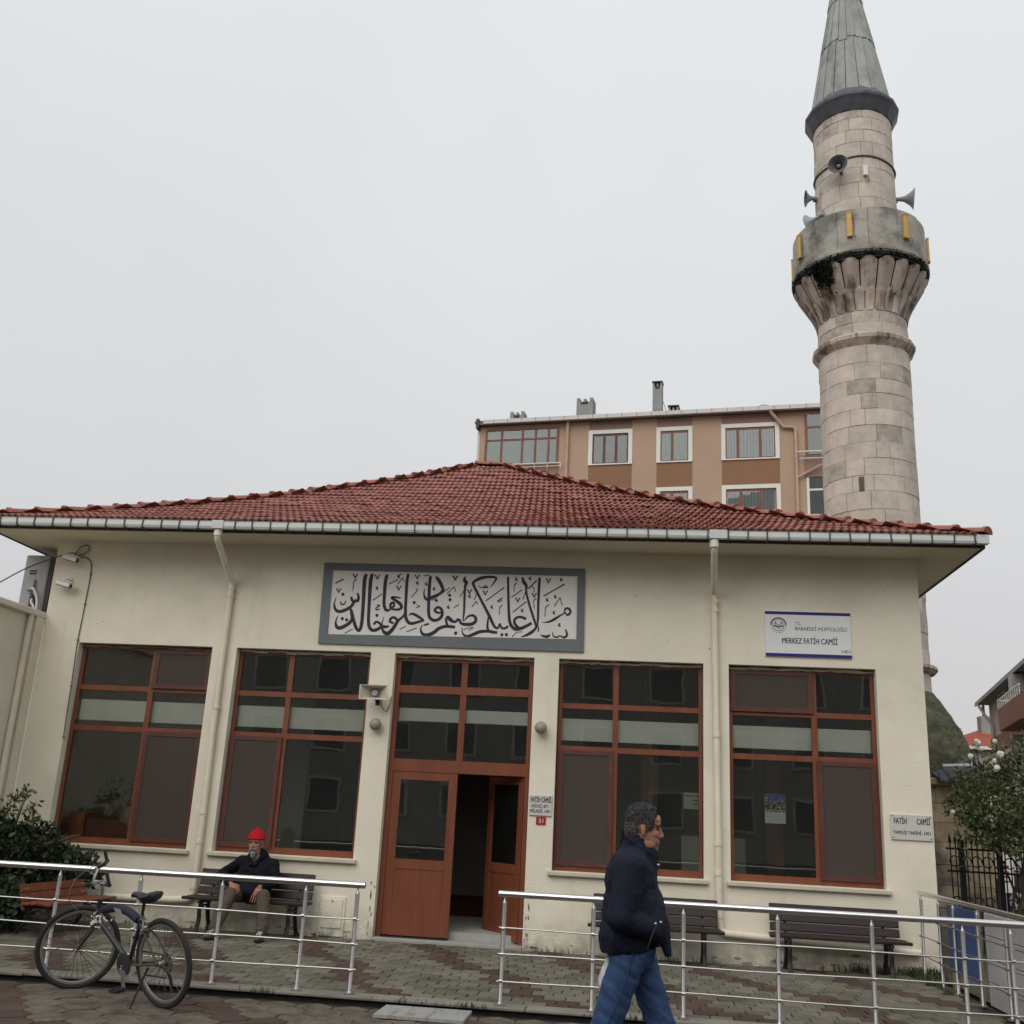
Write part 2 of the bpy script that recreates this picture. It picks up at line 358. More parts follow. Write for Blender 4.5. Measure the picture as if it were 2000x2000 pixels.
M_GROUND = mat('soil', (.07, .062, .045), .97, .3, 1.2, .6, 20, col2=(.05, .055, .03))
M_JOINT = mat('paver_joint', (.022, .020, .016), .98, .3, 12)
M_ASPH = mat('asphalt', (.06, .06, .06), .95, .15, 3, .3, 80)
M_KERB = mat('kerb_concrete', (.205, .19, .165), .92, .14, 4, .4, 40, obj=.06, col2=(.13, .125, .105))
PG = dict(rough=.9, bump=1., bscale=55, fine=.24)
M_PAVG = mat('paver_grey', (.135, .124, .092), var=.2, scale=7, obj=.22, island=.22, col2=(.07, .068, .044), c2lo=.5, c2hi=.7, c2scale=1.2, **PG)
M_PAVS = mat('street_paver', (.125, .103, .078), var=.25, scale=9, obj=.12, island=.12, col2=(.066, .056, .042), c2lo=.45, c2hi=.65, c2scale=5, **PG)
M_PAVR = mat('paver_red', (.074, .046, .035), var=.2, scale=7, obj=.2, island=.2, col2=(.042, .03, .021), c2lo=.5, c2hi=.7, c2scale=1.2, **PG)
M_APT = mat('apartment_tan', (.45, .315, .225), .92, .05, .6, .2, 20)
M_APTB = mat('apartment_brown', (.27, .145, .085), .92, .05, .6, .2, 20)
M_APTM = mat('apartment_mauve', (.27, .175, .145), .92, .05, .6)
M_APTW = mat('window_surround', (.74, .72, .66), .8, .04)
M_CURT = mat('net_curtain', (.58, .61, .60), .9, .22, 9, aniso=(3, 3, .12))
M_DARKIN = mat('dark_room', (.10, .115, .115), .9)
M_CHIM = mat('chimney_render', (.29, .29, .28), .95, .15, 2, .3, 20)
M_LEAF = mat('leaf_green', (.105, .135, .058), .6, .45, 14, island=.45)
M_LEAFD = mat('leaf_dark', (.032, .050, .022), .55, .4, 14, island=.5)
M_STEM = mat('stem', (.06, .045, .025), .9)
M_ROSE = mat('white_rose', (.72, .70, .62), .7, .06)
M_GRASS = mat('grass_blade', (.06, .08, .03), .8, .3, 10, island=.4)

# ------------------------------------------------------------------ ground
ZS = -.055                                   # street pavement level
def zt(y): return -.078+.0165*min(0, max(-4.5, y))*-1
YK = -4.28                                  # inner edge of the kerb
g = MB(); NX = 10
g.add([(-400, -400, -.16), (400, -400, -.16), (400, 500, -.16), (-400, 500, -.16)], [(0, 1, 2, 3)])
gr = tag(g.build('ground', M_GROUND), kind='structure')
g = MB(); g.add([(4, 10.5, -.1), (60, 10.5, -.1), (60, 30, -.1), (4, 30, -.1)], [(0, 1, 2, 3)])
tag(g.build('road', M_ASPH), kind='structure')
terrace = tag(link('terrace', None), kind='structure'); terrace.empty_display_size = .1
street = tag(link('pavement', None), kind='structure')
g = MB(); g.box((-6.05, YK, -.3), (5.72, -.001, 0))
g.v = [(x, y, z if z < -.2 else zt(y)-.014) for x, y, z in g.v]; g.build('bedding', M_JOINT, terrace)
g = MB(); g.box((-14, -30, -.3), (14, -4.485, ZS-.014)); g.build('bedding', M_JOINT, street)

def paver_mesh(Wd, L, hexa=False, g=.007):
    """paving block, top face bevelled inside its joint"""
    w, h = Wd/2, L/2
    out = [(0, -h), (w, -h*.36), (w, h*.36), (0, h), (-w, h*.36), (-w, -h*.36)] if hexa else [(-w+.012, -h), (w-.012, -h), (w, -h+.012), (w, h-.012), (w-.012, h), (-w+.012, h), (-w, h-.012), (-w, -h+.012)]
    n = len(out); k0, k1 = 1-.7*g/w, 1-1.5*g/w; j0, j1 = 1-1.5*g/h, 1-2.6*g/h
    v = [(x*k0, y*j0, -.02) for x, y in out]+[(x*k0, y*j0, -.005) for x, y in out]+[(x*k1, y*j1, 0) for x, y in out]
    f = [tuple(range(2*n, 3*n))]+[(r*n+i, r*n+(i+1) % n, (r+1)*n+(i+1) % n, (r+1)*n+i) for r in (0, 1) for i in range(n)]
    return v, f
def paving(parent, x0, x1, y0, y1, Wd, L, zfun, band, limit, hexa=False):
    v, f = paver_mesh(Wd, L, hexa); shared = {}
    mg = M_PAVS if hexa else M_PAVG
    for key, m in ((0, mg), (1, M_PAVR)):
        mb = MB(); mb.add(v, f); shared[key] = mb.mesh('paver', m)
    cells = []; step = L*.68 if hexa else L
    for j in range(int((y1-y0)/step)):
        y = y0+(j+.5)*step; off = (j % 2)*Wd*.5 if hexa else (j*.36 % 1)*Wd
        for i in range(int((x1-x0-off)/Wd)):
            x = x0+off+(i+.5)*Wd
            px, py, w = proj((x, y, zfun(y))) if (Vector((x, y, 0))-CP).dot(_f) > .3 else (-9999, 0, 1)
            vis = -20 < px < 2020 and py < 2015
            cells.append((0 if vis else 1, w, x, y, band(x, y)))
    cells.sort()
    rest = {0: MB(), 1: MB()}
    for k, (nv, w, x, y, red) in enumerate(cells):
        dz = rnd.uniform(-.004, .004); rz = rnd.gauss(0, .012); tx, ty = rnd.gauss(0, .010), rnd.gauss(0, .010)
        if k < limit and nv == 0:
            o = link('paver', shared[red], parent, (x, y, zfun(y)+dz)); o.rotation_euler = (tx, ty, rz)
        else:
            c, s_ = math.cos(rz), math.sin(rz); z = zfun(y)+dz
            rest[red].add([(x+a*c-b*s_, y+a*s_+b*c, z+q+tx*b-ty*a) for a, b, q in v], f)
    for red, m in ((0, mg), (1, M_PAVR)):
        if rest[red].v: tag(rest[red].build('far_paving' if parent == terrace else 'paving', m, parent), kind='stuff')
def band(x, y):
    t = x-.5*(-y)+3.5+.10*math.sin(y*3.1)
    return int(min(t % 1.55, 1.55-(t % 1.55)) < .20 and rnd.random() < .97)
paving(terrace, -6.05, 5.7, YK+.005, -.03, .195, .222, zt, band, 300)
def band2(x, y):
    t = x-.9*(-y-4.6)-.15
    return int((t % 1.9) < .62 and rnd.random() < .96)
paving(street, -7.5, 8.5, -8.2, -4.44, .30, .33, lambda y: ZS, band2, 300, True)

kerb = tag(link('kerb', None), kind='structure')
mb = MB(); mb.box((-8, -4.44, -.3), (9, YK-.02, -.028)); mb.build('kerb_base', M_JOINT, kerb)
x = -8.0
while x < 9:
    L = rnd.uniform(.9, 1.15); mb = MB(); dz = rnd.uniform(-.004, .003); dy = rnd.uniform(-.006, .006)
    mb.box((x+.004, -4.49+dy, -.026+dz), (x+L-.004, YK-.004+dy, .0+dz), .006); mb.build('kerb_stone', M_KERB, kerb); x += L
# marble slab left lying on the pavement at the entrance
mb = MB(); q = [at_z(*p, ZS+.028) for p in ((728, 1981), (755, 1962), (922, 1974), (905, 1994))]
mb.add([(p.x, p.y, ZS+.028) for p in q]+[(p.x, p.y, ZS+.004) for p in q], [(3, 2, 1, 0), (4, 5, 6, 7)]+[(i, (i+1) % 4, 4+(i+1) % 4, 4+i) for i in range(4)])
o = mb.build('marble_slab', mat('slab_marble', (.30, .295, .28), .6, .1, 5, col2=(.20, .195, .185), c2lo=.5, c2hi=.62, c2scale=7, aniso=(3, .6, 1)))
tag(o, 'pale veined marble slab lying flat on the pavement in front of the kerb', 'slab')

# ------------------------------------------------------------------ the mosque hall
X0, X1, ZE = -6.063, 5.952, 5.01
ZTOP, ZSIL = 3.544, .866
WIN = [(-5.494, -3.536, -4.40, (0, 2), (1, 1)), (-3.185, -1.284, -2.42, (), (0,)), (1.279, 3.175, 2.04, (), (0,)), (3.500, 5.360, 4.59, (), ())]
DX0, DX1 = -.95, .95
T = .25
mosque = thing('mosque_hall', 'cream plastered single storey mosque hall with a red tiled hip roof', 'building', (0, 0, 0))
holes = [(w[0], w[1], ZSIL, ZTOP) for w in WIN]+[(DX0, DX1, -.3, ZTOP)]
def holed_wall(mb, x0, x1, z0, z1, holes, y0, y1):
    xs = sorted({x0, x1}|{h[0] for h in holes}|{h[1] for h in holes}); zs = sorted({z0, z1}|{min(max(h[2], z0), z1) for h in holes}|{h[3] for h in holes})
    for i in range(len(xs)-1):
        for j in range(len(zs)-1):
            a, b, c, d = xs[i], xs[i+1], zs[j], zs[j+1]; mxx, mz = (a+b)/2, (c+d)/2
            if any(h[0] < mxx < h[1] and h[2] < mz < h[3] for h in holes): continue
            mb.add([(a, y0, c), (b, y0, c), (b, y0, d), (a, y0, d)], [(0, 1, 2, 3)])
            mb.add([(a, y1, c), (b, y1, c), (b, y1, d), (a, y1, d)], [(3, 2, 1, 0)])
    for a, b, c, d in holes:
        mb.add([(a, y0, c), (a, y1, c), (a, y1, d), (a, y0, d)], [(0, 1, 2, 3)]); mb.add([(b, y0, c), (b, y1, c), (b, y1, d), (b, y0, d)], [(3, 2, 1, 0)])
        mb.add([(a, y0, d), (b, y0, d), (b, y1, d), (a, y1, d)], [(0, 3, 2, 1)]); mb.add([(a, y0, c), (b, y0, c), (b, y1, c), (a, y1, c)], [(0, 1, 2, 3)])
YB = 12.4
mb = MB(); holed_wall(mb, X0, X1, -.3, ZE, holes, 0, T)
mb.box((X0, T+.0, -.3), (X0+T, YB, ZE)); mb.box((X1-T, T+.0, -.3), (X1, YB, ZE)); mb.box((X0+T, YB-T, -.3), (X1-T, YB, ZE))
mb.add([(X0, 0, -.3), (X0, T, -.3), (X0, T, ZE), (X0, 0, ZE)], [(3, 2, 1, 0)]); mb.add([(X1, 0, -.3), (X1, T, -.3), (X1, T, ZE), (X1, 0, ZE)], [(0, 1, 2, 3)])
mb.build('wall', M_PLAST, mosque)
# peeling render along the foot of the wall and small old fixing marks
def blotch(mb, cx, cz, rx, rz, y, n=12):
    mb.add([(cx+rx*math.cos(2*PI*i/n)*rnd.uniform(.45, 1.1), y, cz+rz*math.sin(2*PI*i/n)*rnd.uniform(.4, 1.1)) for i in range(n)], [tuple(range(n))])
mb = MB()
for i in range(34):
    cx = rnd.choice((rnd.uniform(3.0, 5.4), rnd.uniform(.98, 2.0), rnd.uniform(-3.4, -1.0), rnd.uniform(3.2, 5.2), rnd.uniform(-5.8, -3.6)))
    if DX0-.03 < cx < DX1+.03: continue
    blotch(mb, cx, -.07+abs(rnd.gauss(0, .09)), rnd.uniform(.02, .1), rnd.uniform(.01, .035), -.0015)
for i in range(10): blotch(mb, rnd.uniform(.97, 1.02), rnd.uniform(-.05, .5), .012, rnd.uniform(.02, .05), -.0015)
for i in range(10): blotch(mb, rnd.uniform(-1.02, -.965), rnd.uniform(-.05, .6), .012, rnd.uniform(.02, .06), -.0015)
for i in range(26): blotch(mb, rnd.uniform(X0+.2, X1-.2), rnd.uniform(3.7, 4.9), rnd.uniform(.006, .016), rnd.uniform(.006, .02), -.0015, 7)
tag(mb.build('peeled_patches', M_PEEL, mosque), kind='stuff')
# interior
mb = MB(); mb.box((X0+T+.01, T+.01, -.04), (X1-T-.01, YB-T-.01, .03)); mb.build('carpet', M_CARP, mosque)
mb = MB(); mb.box((DX0-.3, T+.004, -.044), (DX1+.3, 2.4, .045)); mb.build('entrance_floor', mat('threshold_stone', (.34, .33, .31), .7, .1, 5, col2=(.25, .24, .23)), mosque)
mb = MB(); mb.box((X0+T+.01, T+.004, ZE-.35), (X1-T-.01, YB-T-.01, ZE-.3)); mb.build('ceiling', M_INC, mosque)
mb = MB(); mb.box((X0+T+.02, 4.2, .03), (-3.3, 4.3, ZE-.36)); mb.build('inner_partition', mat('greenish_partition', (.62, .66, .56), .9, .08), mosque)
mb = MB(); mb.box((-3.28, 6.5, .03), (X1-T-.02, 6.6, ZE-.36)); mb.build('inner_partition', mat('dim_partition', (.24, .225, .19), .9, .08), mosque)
for cx, cy in ((-1.9, 3.2), (2.55, 2.6), (4.35, 2.4)):
    mb = MB(); mb.box((cx-.13, cy-.13, .03), (cx+.13, cy+.13, ZE-.36), .01); mb.build('inner_post', M_WOOD_IN, mosque)
mb = MB(); mb.box((3.0, 2.0, .03), (3.9, 2.05, 1.35)); mb.build('inner_panel', mat('pale_panel', (.40, .45, .38), .8), mosque)

YF0, YF1 = .125, .185
def window(x0, x1, xm, scr, wide_left):
    root = None
    fw = .055; a, b = 2.385, 2.94
    mb = MB()
    mb.box((x0+.012, YF0, ZSIL), (x0+fw, YF1, ZTOP-.012)); mb.box((x1-fw, YF0, ZSIL), (x1-.012, YF1, ZTOP-.012))
    mb.box((x0+fw, YF0+.002, ZTOP-.012-fw), (x1-fw, YF1-.002, ZTOP-.012)); mb.box((x0+fw, YF0+.002, ZSIL), (x1-fw, YF1-.002, ZSIL+.085))
    mb.box((xm-.036, YF0+.004, ZSIL+.085), (xm+.036, YF1-.004, ZTOP-.012-fw))
    for z, h in ((a, .036), (b, .034)):
        mb.box((x0+fw, YF0+.006, z-h), (xm-.036, YF1-.006, z+h)); mb.box((xm+.036, YF0+.006, z-h), (x1-fw, YF1-.006, z+h))
    root = mb.build('window', M_FRAME, mosque)
    cols = ((x0+fw, xm-.036), (xm+.036, x1-fw)); rows = ((ZSIL+.085, a-.036), (a+.036, b-.034), (b+.034, ZTOP-.012-fw))
    for ci, (p, q) in enumerate(cols):
        for ri, (s0, s1) in enumerate(rows):
            mb = MB(); mb.box((p+.002, .150, s0+.002), (q-.002, .156, s1-.002)); mb.build('pane', M_GLASS, root)
            if (ci, ri) in scr:
                mb = MB(); w = .04
                mb.box((p-.02, YF0-.03, s0-.02), (p+w, YF0-.002, s1+.02)); mb.box((q-w, YF0-.03, s0-.02), (q+.02, YF0-.002, s1+.02))
                mb.box((p+w, YF0-.028, s1-w), (q-w, YF0-.004, s1+.018)); mb.box((p+w, YF0-.028, s0-.018), (q-w, YF0-.004, s0+w))
                mb.build('sash', M_FRAMED, root)
                mb = MB(); mb.box((p+w, YF0-.02, s0+w), (q-w, YF0-.018, s1-w)); mb.build('insect_screen', M_SCREEN, root)
    # rough filler bead along the top of the frame
    mb = MB(); pts = []
    n = 14
    for i in range(n): mb.bar((x0+.01+(x1-x0-.02)*i/n, YF0-.012, ZTOP-.02-rnd.uniform(0, .02)), (x0+.01+(x1-x0-.02)*(i+1)/n, YF0-.012, ZTOP-.02-rnd.uniform(0, .02)), .03, .018+rnd.uniform(0, .02))
    mb.build('filler_bead', M_SILL if wide_left else mat('grey_filler', (.25, .2, .17), .9), root)
    mb = MB(); mb.box((x0-.05, -.06, ZSIL-.055), (x1+.05, .0, ZSIL-.004), .008); mb.box((x0+.002, .002, ZSIL-.03), (x1-.002, YF0, ZSIL-.002)); mb.build('sill', M_SILL, root)
    mb = MB(); mb.box((x0+fw, .215, 2.495), (x1-fw, .222, 2.78)); mb.build('blind', M_BLIND, root)
    return root
window(*WIN[0][:3], {(1, 2), (1, 0)}, False)
window(*WIN[1][:3], {(0, 0)}, True)
window(*WIN[2][:3], {(0, 0)}, True)
window(*WIN[3][:3], {(0, 2), (1, 0)}, True)

# doorway
mb = MB(); fw = .06
mb.box((DX0+.01, YF0, -.08), (DX0+fw+.01, YF1, ZTOP-.012)); mb.box((DX1-fw-.01, YF0, -.08), (DX1-.01, YF1, ZTOP-.012))
mb.box((DX0+fw+.01, YF0+.002, ZTOP-.09), (DX1-fw-.01, YF1-.002, ZTOP-.012)); mb.box((DX0+fw+.01, YF0+.003, 2.0), (DX1-fw-.01, YF1-.003, 2.16))
mb.box((DX0+fw+.01, YF0+.003, 3.03), (DX1-fw-.01, YF1-.003, 3.13)); mb.box((-.042, YF0+.005, 2.16), (.042, YF1-.005, 3.03)); mb.box((-.042, YF0+.005, 3.13), (.042, YF1-.005, ZTOP-.09))
dfr = mb.build('door_frame', M_DOOR, mosque)
for p, q in ((DX0+fw+.01, -.042), (.042, DX1-fw-.01)):
    for a, b in ((2.16, 3.03), (3.13, ZTOP-.09)):
        mb = MB(); mb.box((p+.002, .150, a+.002), (q-.002, .156, b-.002)); mb.build('pane', M_GLASS, dfr)
mb = MB(); mb.box((DX0+.07, .215, 2.665), (DX1-.07, .222, 2.835)); mb.build('blind', M_BLIND, dfr)
mb = MB()
for i in range(12): mb.bar((DX0+1.9*i/12, YF0-.012, ZTOP-.02-rnd.uniform(0, .02)), (DX0+1.9*(i+1)/12, YF0-.012, ZTOP-.02-rnd.uniform(0, .02)), .03, .02+rnd.uniform(0, .02))
mb.build('filler_bead', M_SILL, dfr)
mb = MB(); mb.box((DX0+.003, -.03, -.12), (DX1-.003, 1.9, -.045), .006); mb.build('threshold', mat('threshold_stone', (.34, .33, .31), .7, .1, 5, col2=(.25, .24, .23)), mosque)
def leaf(Wd, mirror):
    """door leaf in its own coordinates: hinge on the z axis, leaf along +x"""
    h0, h1 = -.02, 1.995; st = .115; mb = MB()
    mb.box((0, -.022, h0), (st, .022, h1), .004); mb.box((Wd-st, -.022, h0), (Wd, .022, h1), .004)
    mb.box((st, -.0205, h1-.1), (Wd-st, .0205, h1)); mb.box((st, -.0205, .78), (Wd-st, .0205, .90)); mb.box((st, -.0205, h0), (Wd-st, .0205, h0+.12))
    lf = mb.build('door_leaf', M_DOOR, mosque, local=True)
    mb = MB(); mb.box((st, -.012, h0+.12), (Wd-st, .012, .78)); mb.build('door_panel', M_DOOR, lf, local=True)
    mb = MB(); mb.box((st, -.003, .90), (Wd-st, .003, h1-.1)); mb.build('pane', M_GLASS, lf, local=True)
    mb = MB(); mb.box((Wd-.075, -.034, .86), (Wd-.035, -.0225, 1.1), .004); mb.tube([(Wd-.055, -.03, 1.03), (Wd-.055, -.075, 1.03), (Wd-.17, -.08, 1.03)], .009, 8); mb.build('handle', M_STEEL, lf, local=True)
    return lf
lf = leaf(.87, False); lf.location = (DX0+fw+.012, .155, 0)
for c in kids(lf):
    if c.name.startswith('handle'): bpy.data.objects.remove(c)
lf = leaf(.87, True); lf.location = (DX1-fw-.012, .165, 0); lf.rotation_euler = (0, 0, PI-R(52))
mb = MB(); mb.box((DX0+.08, .09, -.06), (-.02, .2, -.03)); mb.build('door_sweep', M_BLACK, mosque)

# eaves, gutter
OH = .68; EX0, EX1, EY = X0-OH, X1+.62, -OH
mb = MB(); mb.box((EX0, EY, ZE), (EX1, YB+OH, ZE+.03)); mb.build('soffit', M_SOFF, mosque)
mb = MB(); mb.box((EX0-.02, EY-.035, ZE-.012), (EX1+.02, EY-.001, ZE+.12)); mb.box((EX0-.035, EY-.001, ZE-.012), (EX0-.001, YB+OH, ZE+.12)); mb.box((EX1+.001, EY-.001, ZE-.012), (EX1+.035, YB+OH, ZE+.12)); mb.build('fascia', M_FASC, mosque)
GY = EY-.16; ZG0, ZG1 = ZE+.012, ZE+.118
mb = MB()
prof = [(EY-.04, ZG0+.03), (EY-.10, ZG0-.006), (GY+.012, ZG0), (GY, ZG0+.03), (GY+.004, ZG1-.012), (GY-.006, ZG1), (GY+.012, ZG1-.004), (GY+.014, ZG0+.03), (EY-.06, ZG0+.03), (EY-.06, ZG1), (EY-.04, ZG1)]
n = len(prof); vs = [(EX0-.06, y, z) for y, z in prof]+[(EX1+.03, y, z) for y, z in prof]
mb.add(vs, [(i, (i+1) % n, n+(i+1) % n, n+i) for i in range(n)])
for x in (EX0-.06, EX1+.03): mb.add([(x, GY, ZG0), (x, EY-.04, ZG0), (x, EY-.04, ZG1), (x, GY, ZG1)], [(0, 1, 2, 3)])
gut = mb.build('gutter', M_GUT, mosque)
x = EX0
while x < EX1:
    mb = MB(); t = rnd.uniform(-.006, .006)
    mb.bar((x+t, GY-.004, ZG0-.008), (x-t, GY-.004, ZG1+.006), .016, .012, (0, 1, 0)); mb.bar((x+t, GY-.006, ZG0-.008), (x, EY-.036, ZG0-.02), .016, .01)
    mb.build('gutter_bracket', M_BRACK, gut); x += rnd.uniform(.235, .275)
for xa, xb in ((EX1-.11, EX1+.035), (-3.42, -3.26), (3.2, 3.42)):
    mb = MB(); mb.box((xa, GY-.012, ZG0-.006), (xb, GY+.01, ZG1+.004), .004); mb.build('gutter_joint', M_GUT, gut)

# roof
RY0 = EY-.11; RZ0 = ZE+.115
RX0, RX1, AX0, AX1 = EX0-.06, EX1+.0, -.98, -.36      # eave corners and the short ridge
DEP = 6.75; APY = RY0+DEP; BKY = 2*APY-RY0
def zr(u): return RZ0+.352*u+.0172*u*u                 # the slope steepens towards the ridge
APZ = zr(DEP); cosP = math.cos(math.atan(.46))
def rxa(t): return RX0+(AX0-RX0)*t
def rxb(t): return RX1+(AX1-RX1)*t
mb = MB(); NR = 12
for i in range(NR):
    t0, t1 = i/NR, (i+1)/NR; z0, z1 = zr(DEP*t0)-.05, zr(DEP*t1)-.05; y0, y1 = RY0+DEP*t0, RY0+DEP*t1; v0, v1 = BKY-DEP*t0, BKY-DEP*t1
    q = [(rxa(t0), y0, z0), (rxb(t0), y0, z0), (rxb(t1), y1, z1), (rxa(t1), y1, z1), (rxa(t0), v0, z0), (rxb(t0), v0, z0), (rxb(t1), v1, z1), (rxa(t1), v1, z1)]
    mb.add(q, [(0, 1, 2, 3), (1, 5, 6, 2), (5, 4, 7, 6), (4, 0, 3, 7)])
roof = mb.build('roof', mat('roof_underlay', (.12, .045, .036), .95), mosque)
TW, TE, TL = .2, .36, .41
def tile_geo():
    nx = 12; v = []; f = []
    wv = lambda t: .017*(1-math.cos(4*PI*t))*.5+.010*max(0, math.sin(4*PI*t-.6))
    for row, (yy, lift) in enumerate(((0., .032), (TL, .0))):
        for i in range(nx+1): t = i/nx; v.append(((t-.5)*TW*1.02, yy, wv(t)+lift))
    for i in range(nx+1): t = i/nx; v.append(((t-.5)*TW*1.02, .004, wv(t)+.006))
    k = nx+1
    for i in range(nx): f += [(i, i+1, k+i+1, k+i), (2*k+i, 2*k+i+1, i+1, i)]
    return v, f
tv, tf = tile_geo(); mb = MB(); mb.add(tv, tf); tmesh = mb.mesh('roof_tile', M_TILE)
rest = MB(); count = 0; u = -.03; nr = 0
while u < DEP*.985:
    t = max(0, u/DEP); y = RY0+u; z = zr(max(u, 0)); PH = math.atan(.352+.0344*max(u, 0)); xa = rxa(t)+.03; xb = rxb(t)-.03; nr += 1
    n = int((xb-xa)/TW); xm = (xa+xb)/2
    for i in range(n):
        x = xm+(i-(n-1)/2)*TW; dy = rnd.gauss(0, .007); dz = rnd.uniform(-.003, .005); rx = PH+rnd.gauss(0, .010); rz = rnd.gauss(0, .010)
        if count < 300:
            o = link('roof_tile', tmesh, roof, (x, y+dy, z+dz)); o.rotation_euler = (rx, rnd.gauss(0, .01), rz); count += 1
        else:
            c, s_ = math.cos(rx), math.sin(rx); rest.add([(x+a-b*rz, y+dy+b*c-q*s_+a*rz, z+dz+b*s_+q*c) for a, b, q in tv], tf)
    u += TE*math.cos(PH)
tag(rest.build('upper_roof_tiles', M_TILE, roof), kind='stuff')
mb = MB()                                   # the two side slopes, rows of tiles as one relief
for ex, ax in ((RX0, AX0), (RX1, AX1)):
    for j in range(nr):
        t0 = j/nr; t1 = min(1, (j+1.1)/nr); x, x2 = ex+(ax-ex)*t0, ex+(ax-ex)*t1; z, z2 = zr(DEP*t0), zr(DEP*t1)
        h0 = DEP*(1-t0)
        mb.add([(x, APY-h0, z+.035), (x, APY+h0, z+.035), (x2, APY+h0, z2), (x2, APY-h0, z2), (x, APY-h0, z), (x, APY+h0, z)], [(0, 1, 2, 3), (0, 4, 5, 1)])
tag(mb.build('side_roof_tiles', M_TILE, roof), kind='stuff')
def ridge_geo():
    n = 7; v = []; f = []; L = .46
    for k, (yy, r) in enumerate(((0, .108), (.05, .105), (.055, .09), (L, .074))):
        for i in range(n+1): a = PI*i/n; v.append((r*1.05*math.cos(a), yy, r*.8*math.sin(a)))
    for k in range(3):
        for i in range(n): f.append((k*(n+1)+i, k*(n+1)+i+1, (k+1)*(n+1)+i+1, (k+1)*(n+1)+i))
    f.append(tuple(range(n+1))[::-1]); return v, f
rv, rf = ridge_geo(); mb = MB(); mb.add(rv, rf); rmesh = mb.mesh('ridge_tile', M_RIDGE, smooth=True); autosmooth(rmesh, 50)
def hip(fx, n):
    pts = [Vector((fx(t), RY0+DEP*t, zr(DEP*t)+.045)) for t in [i/n for i in range(n+1)]]
    for p, q in zip(pts, pts[1:]):
        d = (q-p).normalized(); o = link('ridge_tile', rmesh, roof, p-d*.05); e_ = d.to_track_quat('Y', 'Z').to_euler(); o.rotation_euler = (e_.x+rnd.gauss(0, .010)-.04, e_.y, e_.z+rnd.gauss(0, .015))
hip(rxa, 24); hip(rxb, 25)
for x in (AX0, AX0+.3): link('ridge_tile', rmesh, roof, (x, APY, APZ+.05)).rotation_euler = (-.04, 0, -PI/2)

# downpipes
dp = thing('downpipe', 'cream downpipe crossing the wall between the two left windows', 'downpipe', (-3.35, 0, 0), 'downpipes on the mosque front')
yw = -.06
mb = MB(); mb.tube([(-3.345, GY+.06, ZG0+.01), (-3.345, GY+.06, ZG0-.1), (-3.347, GY+.08, ZG0-.14), (-3.352, yw-.02, 4.47), (-3.352, yw, 4.38), (-3.352, yw, 2.4), (-3.34, yw, 1.5), (-3.335, yw, .40), (-3.345, yw, .30), (-3.40, yw, .265), (-3.6, yw, .25), (-4.6, yw, .235)], .044, 12); mb.build('pipe', M_PIPE, dp, True)
def collar(p, r=.052, h=.05, d=(0, 0, 1)):
    d = Vector(d).normalized(); p = Vector(p); mb = MB(); mb.tube([p-d*h/2, p-d*h/2, p+d*h/2, p+d*h/2], [.03, r, r, .03], 12); return mb
for z in (4.36, 4.26, 2.72, 1.35, .98, .42): collar((-3.352+.006*(4.3-z)/2, yw, z)).build('collar', M_PIPE, dp, True)
collar((-3.345, GY+.06, ZG0-.05), .056, .09).build('collar', M_PIPE, dp, True)
dp = thing('downpipe', 'cream downpipe right of the doorway turning along the wall foot behind the benches', 'downpipe', (3.3, 0, 0), 'downpipes on the mosque front')
mb = MB(); mb.tube([(3.26, GY+.06, ZG0+.01), (3.26, GY+.06, ZG0-.1), (3.262, GY+.08, ZG0-.14), (3.31, yw-.02, 4.47), (3.314, yw, 4.36), (3.335, yw, 2.4), (3.35, yw, .42), (3.36, yw, .31), (3.42, yw, .265), (4.2, yw, .235), (5.5, yw, .185), (5.7, yw, .18)], .044, 12); mb.build('pipe', M_PIPE, dp, True)
for z in (4.36, 4.24, 2.62, 1.3, .95, .46): collar((3.335+.012*(2.4-z)/2, yw, z)).build('collar', M_PIPE, dp, True)
collar((3.26, GY+.06, ZG0-.06), .06, .1).build('collar', M_PIPE, dp, True)

# ------------------------------------------------------------------ things on the facade
def tube_obj(name, pts, r, m, parent, n=8, smooth=True): mb = MB(); mb.tube(pts, r, n); return mb.build(name, m, parent, smooth)
# calligraphy panel
pan = thing('calligraphy_panel', 'wide white panel of black Arabic calligraphy in a slate border above the door', 'panel', (-.22, 0, 3.65))
o_ = [(-2.061, 4.774), (1.592, 4.774), (1.604, 3.636), (-2.035, 3.638)]; i_ = [(-1.93, 4.674), (1.49, 4.674), (1.50, 3.805), (-1.915, 3.768)]
mb = MB(); vs = [(x, -.004, z) for x, z in o_]+[(x, -.028, z) for x, z in o_]+[(x, -.028, z) for x, z in i_]+[(x, -.008, z) for x, z in i_]; fs = []
for i in range(4):
    j = (i+1) % 4; fs += [(i, j, 4+j, 4+i), (4+i, 4+j, 8+j, 8+i), (8+i, 8+j, 12+j, 12+i)]
mb.add(vs, fs); mb.build('border', M_PANELF, pan)
mb = MB(); mb.add([(x, -.010, z) for x, z in i_], [(3, 2, 1, 0)]); mb.build('ground_plate', M_PANELW, pan)
K = 7.4308
def P2(x, y, ox): p = at_y(ox+x/K, 1080+y/K, -.012); return p.x, p.z
WPX = 1/(K*146.)           # a traced pixel as metres on the wall
LEFT = 640; RIGHT = 880
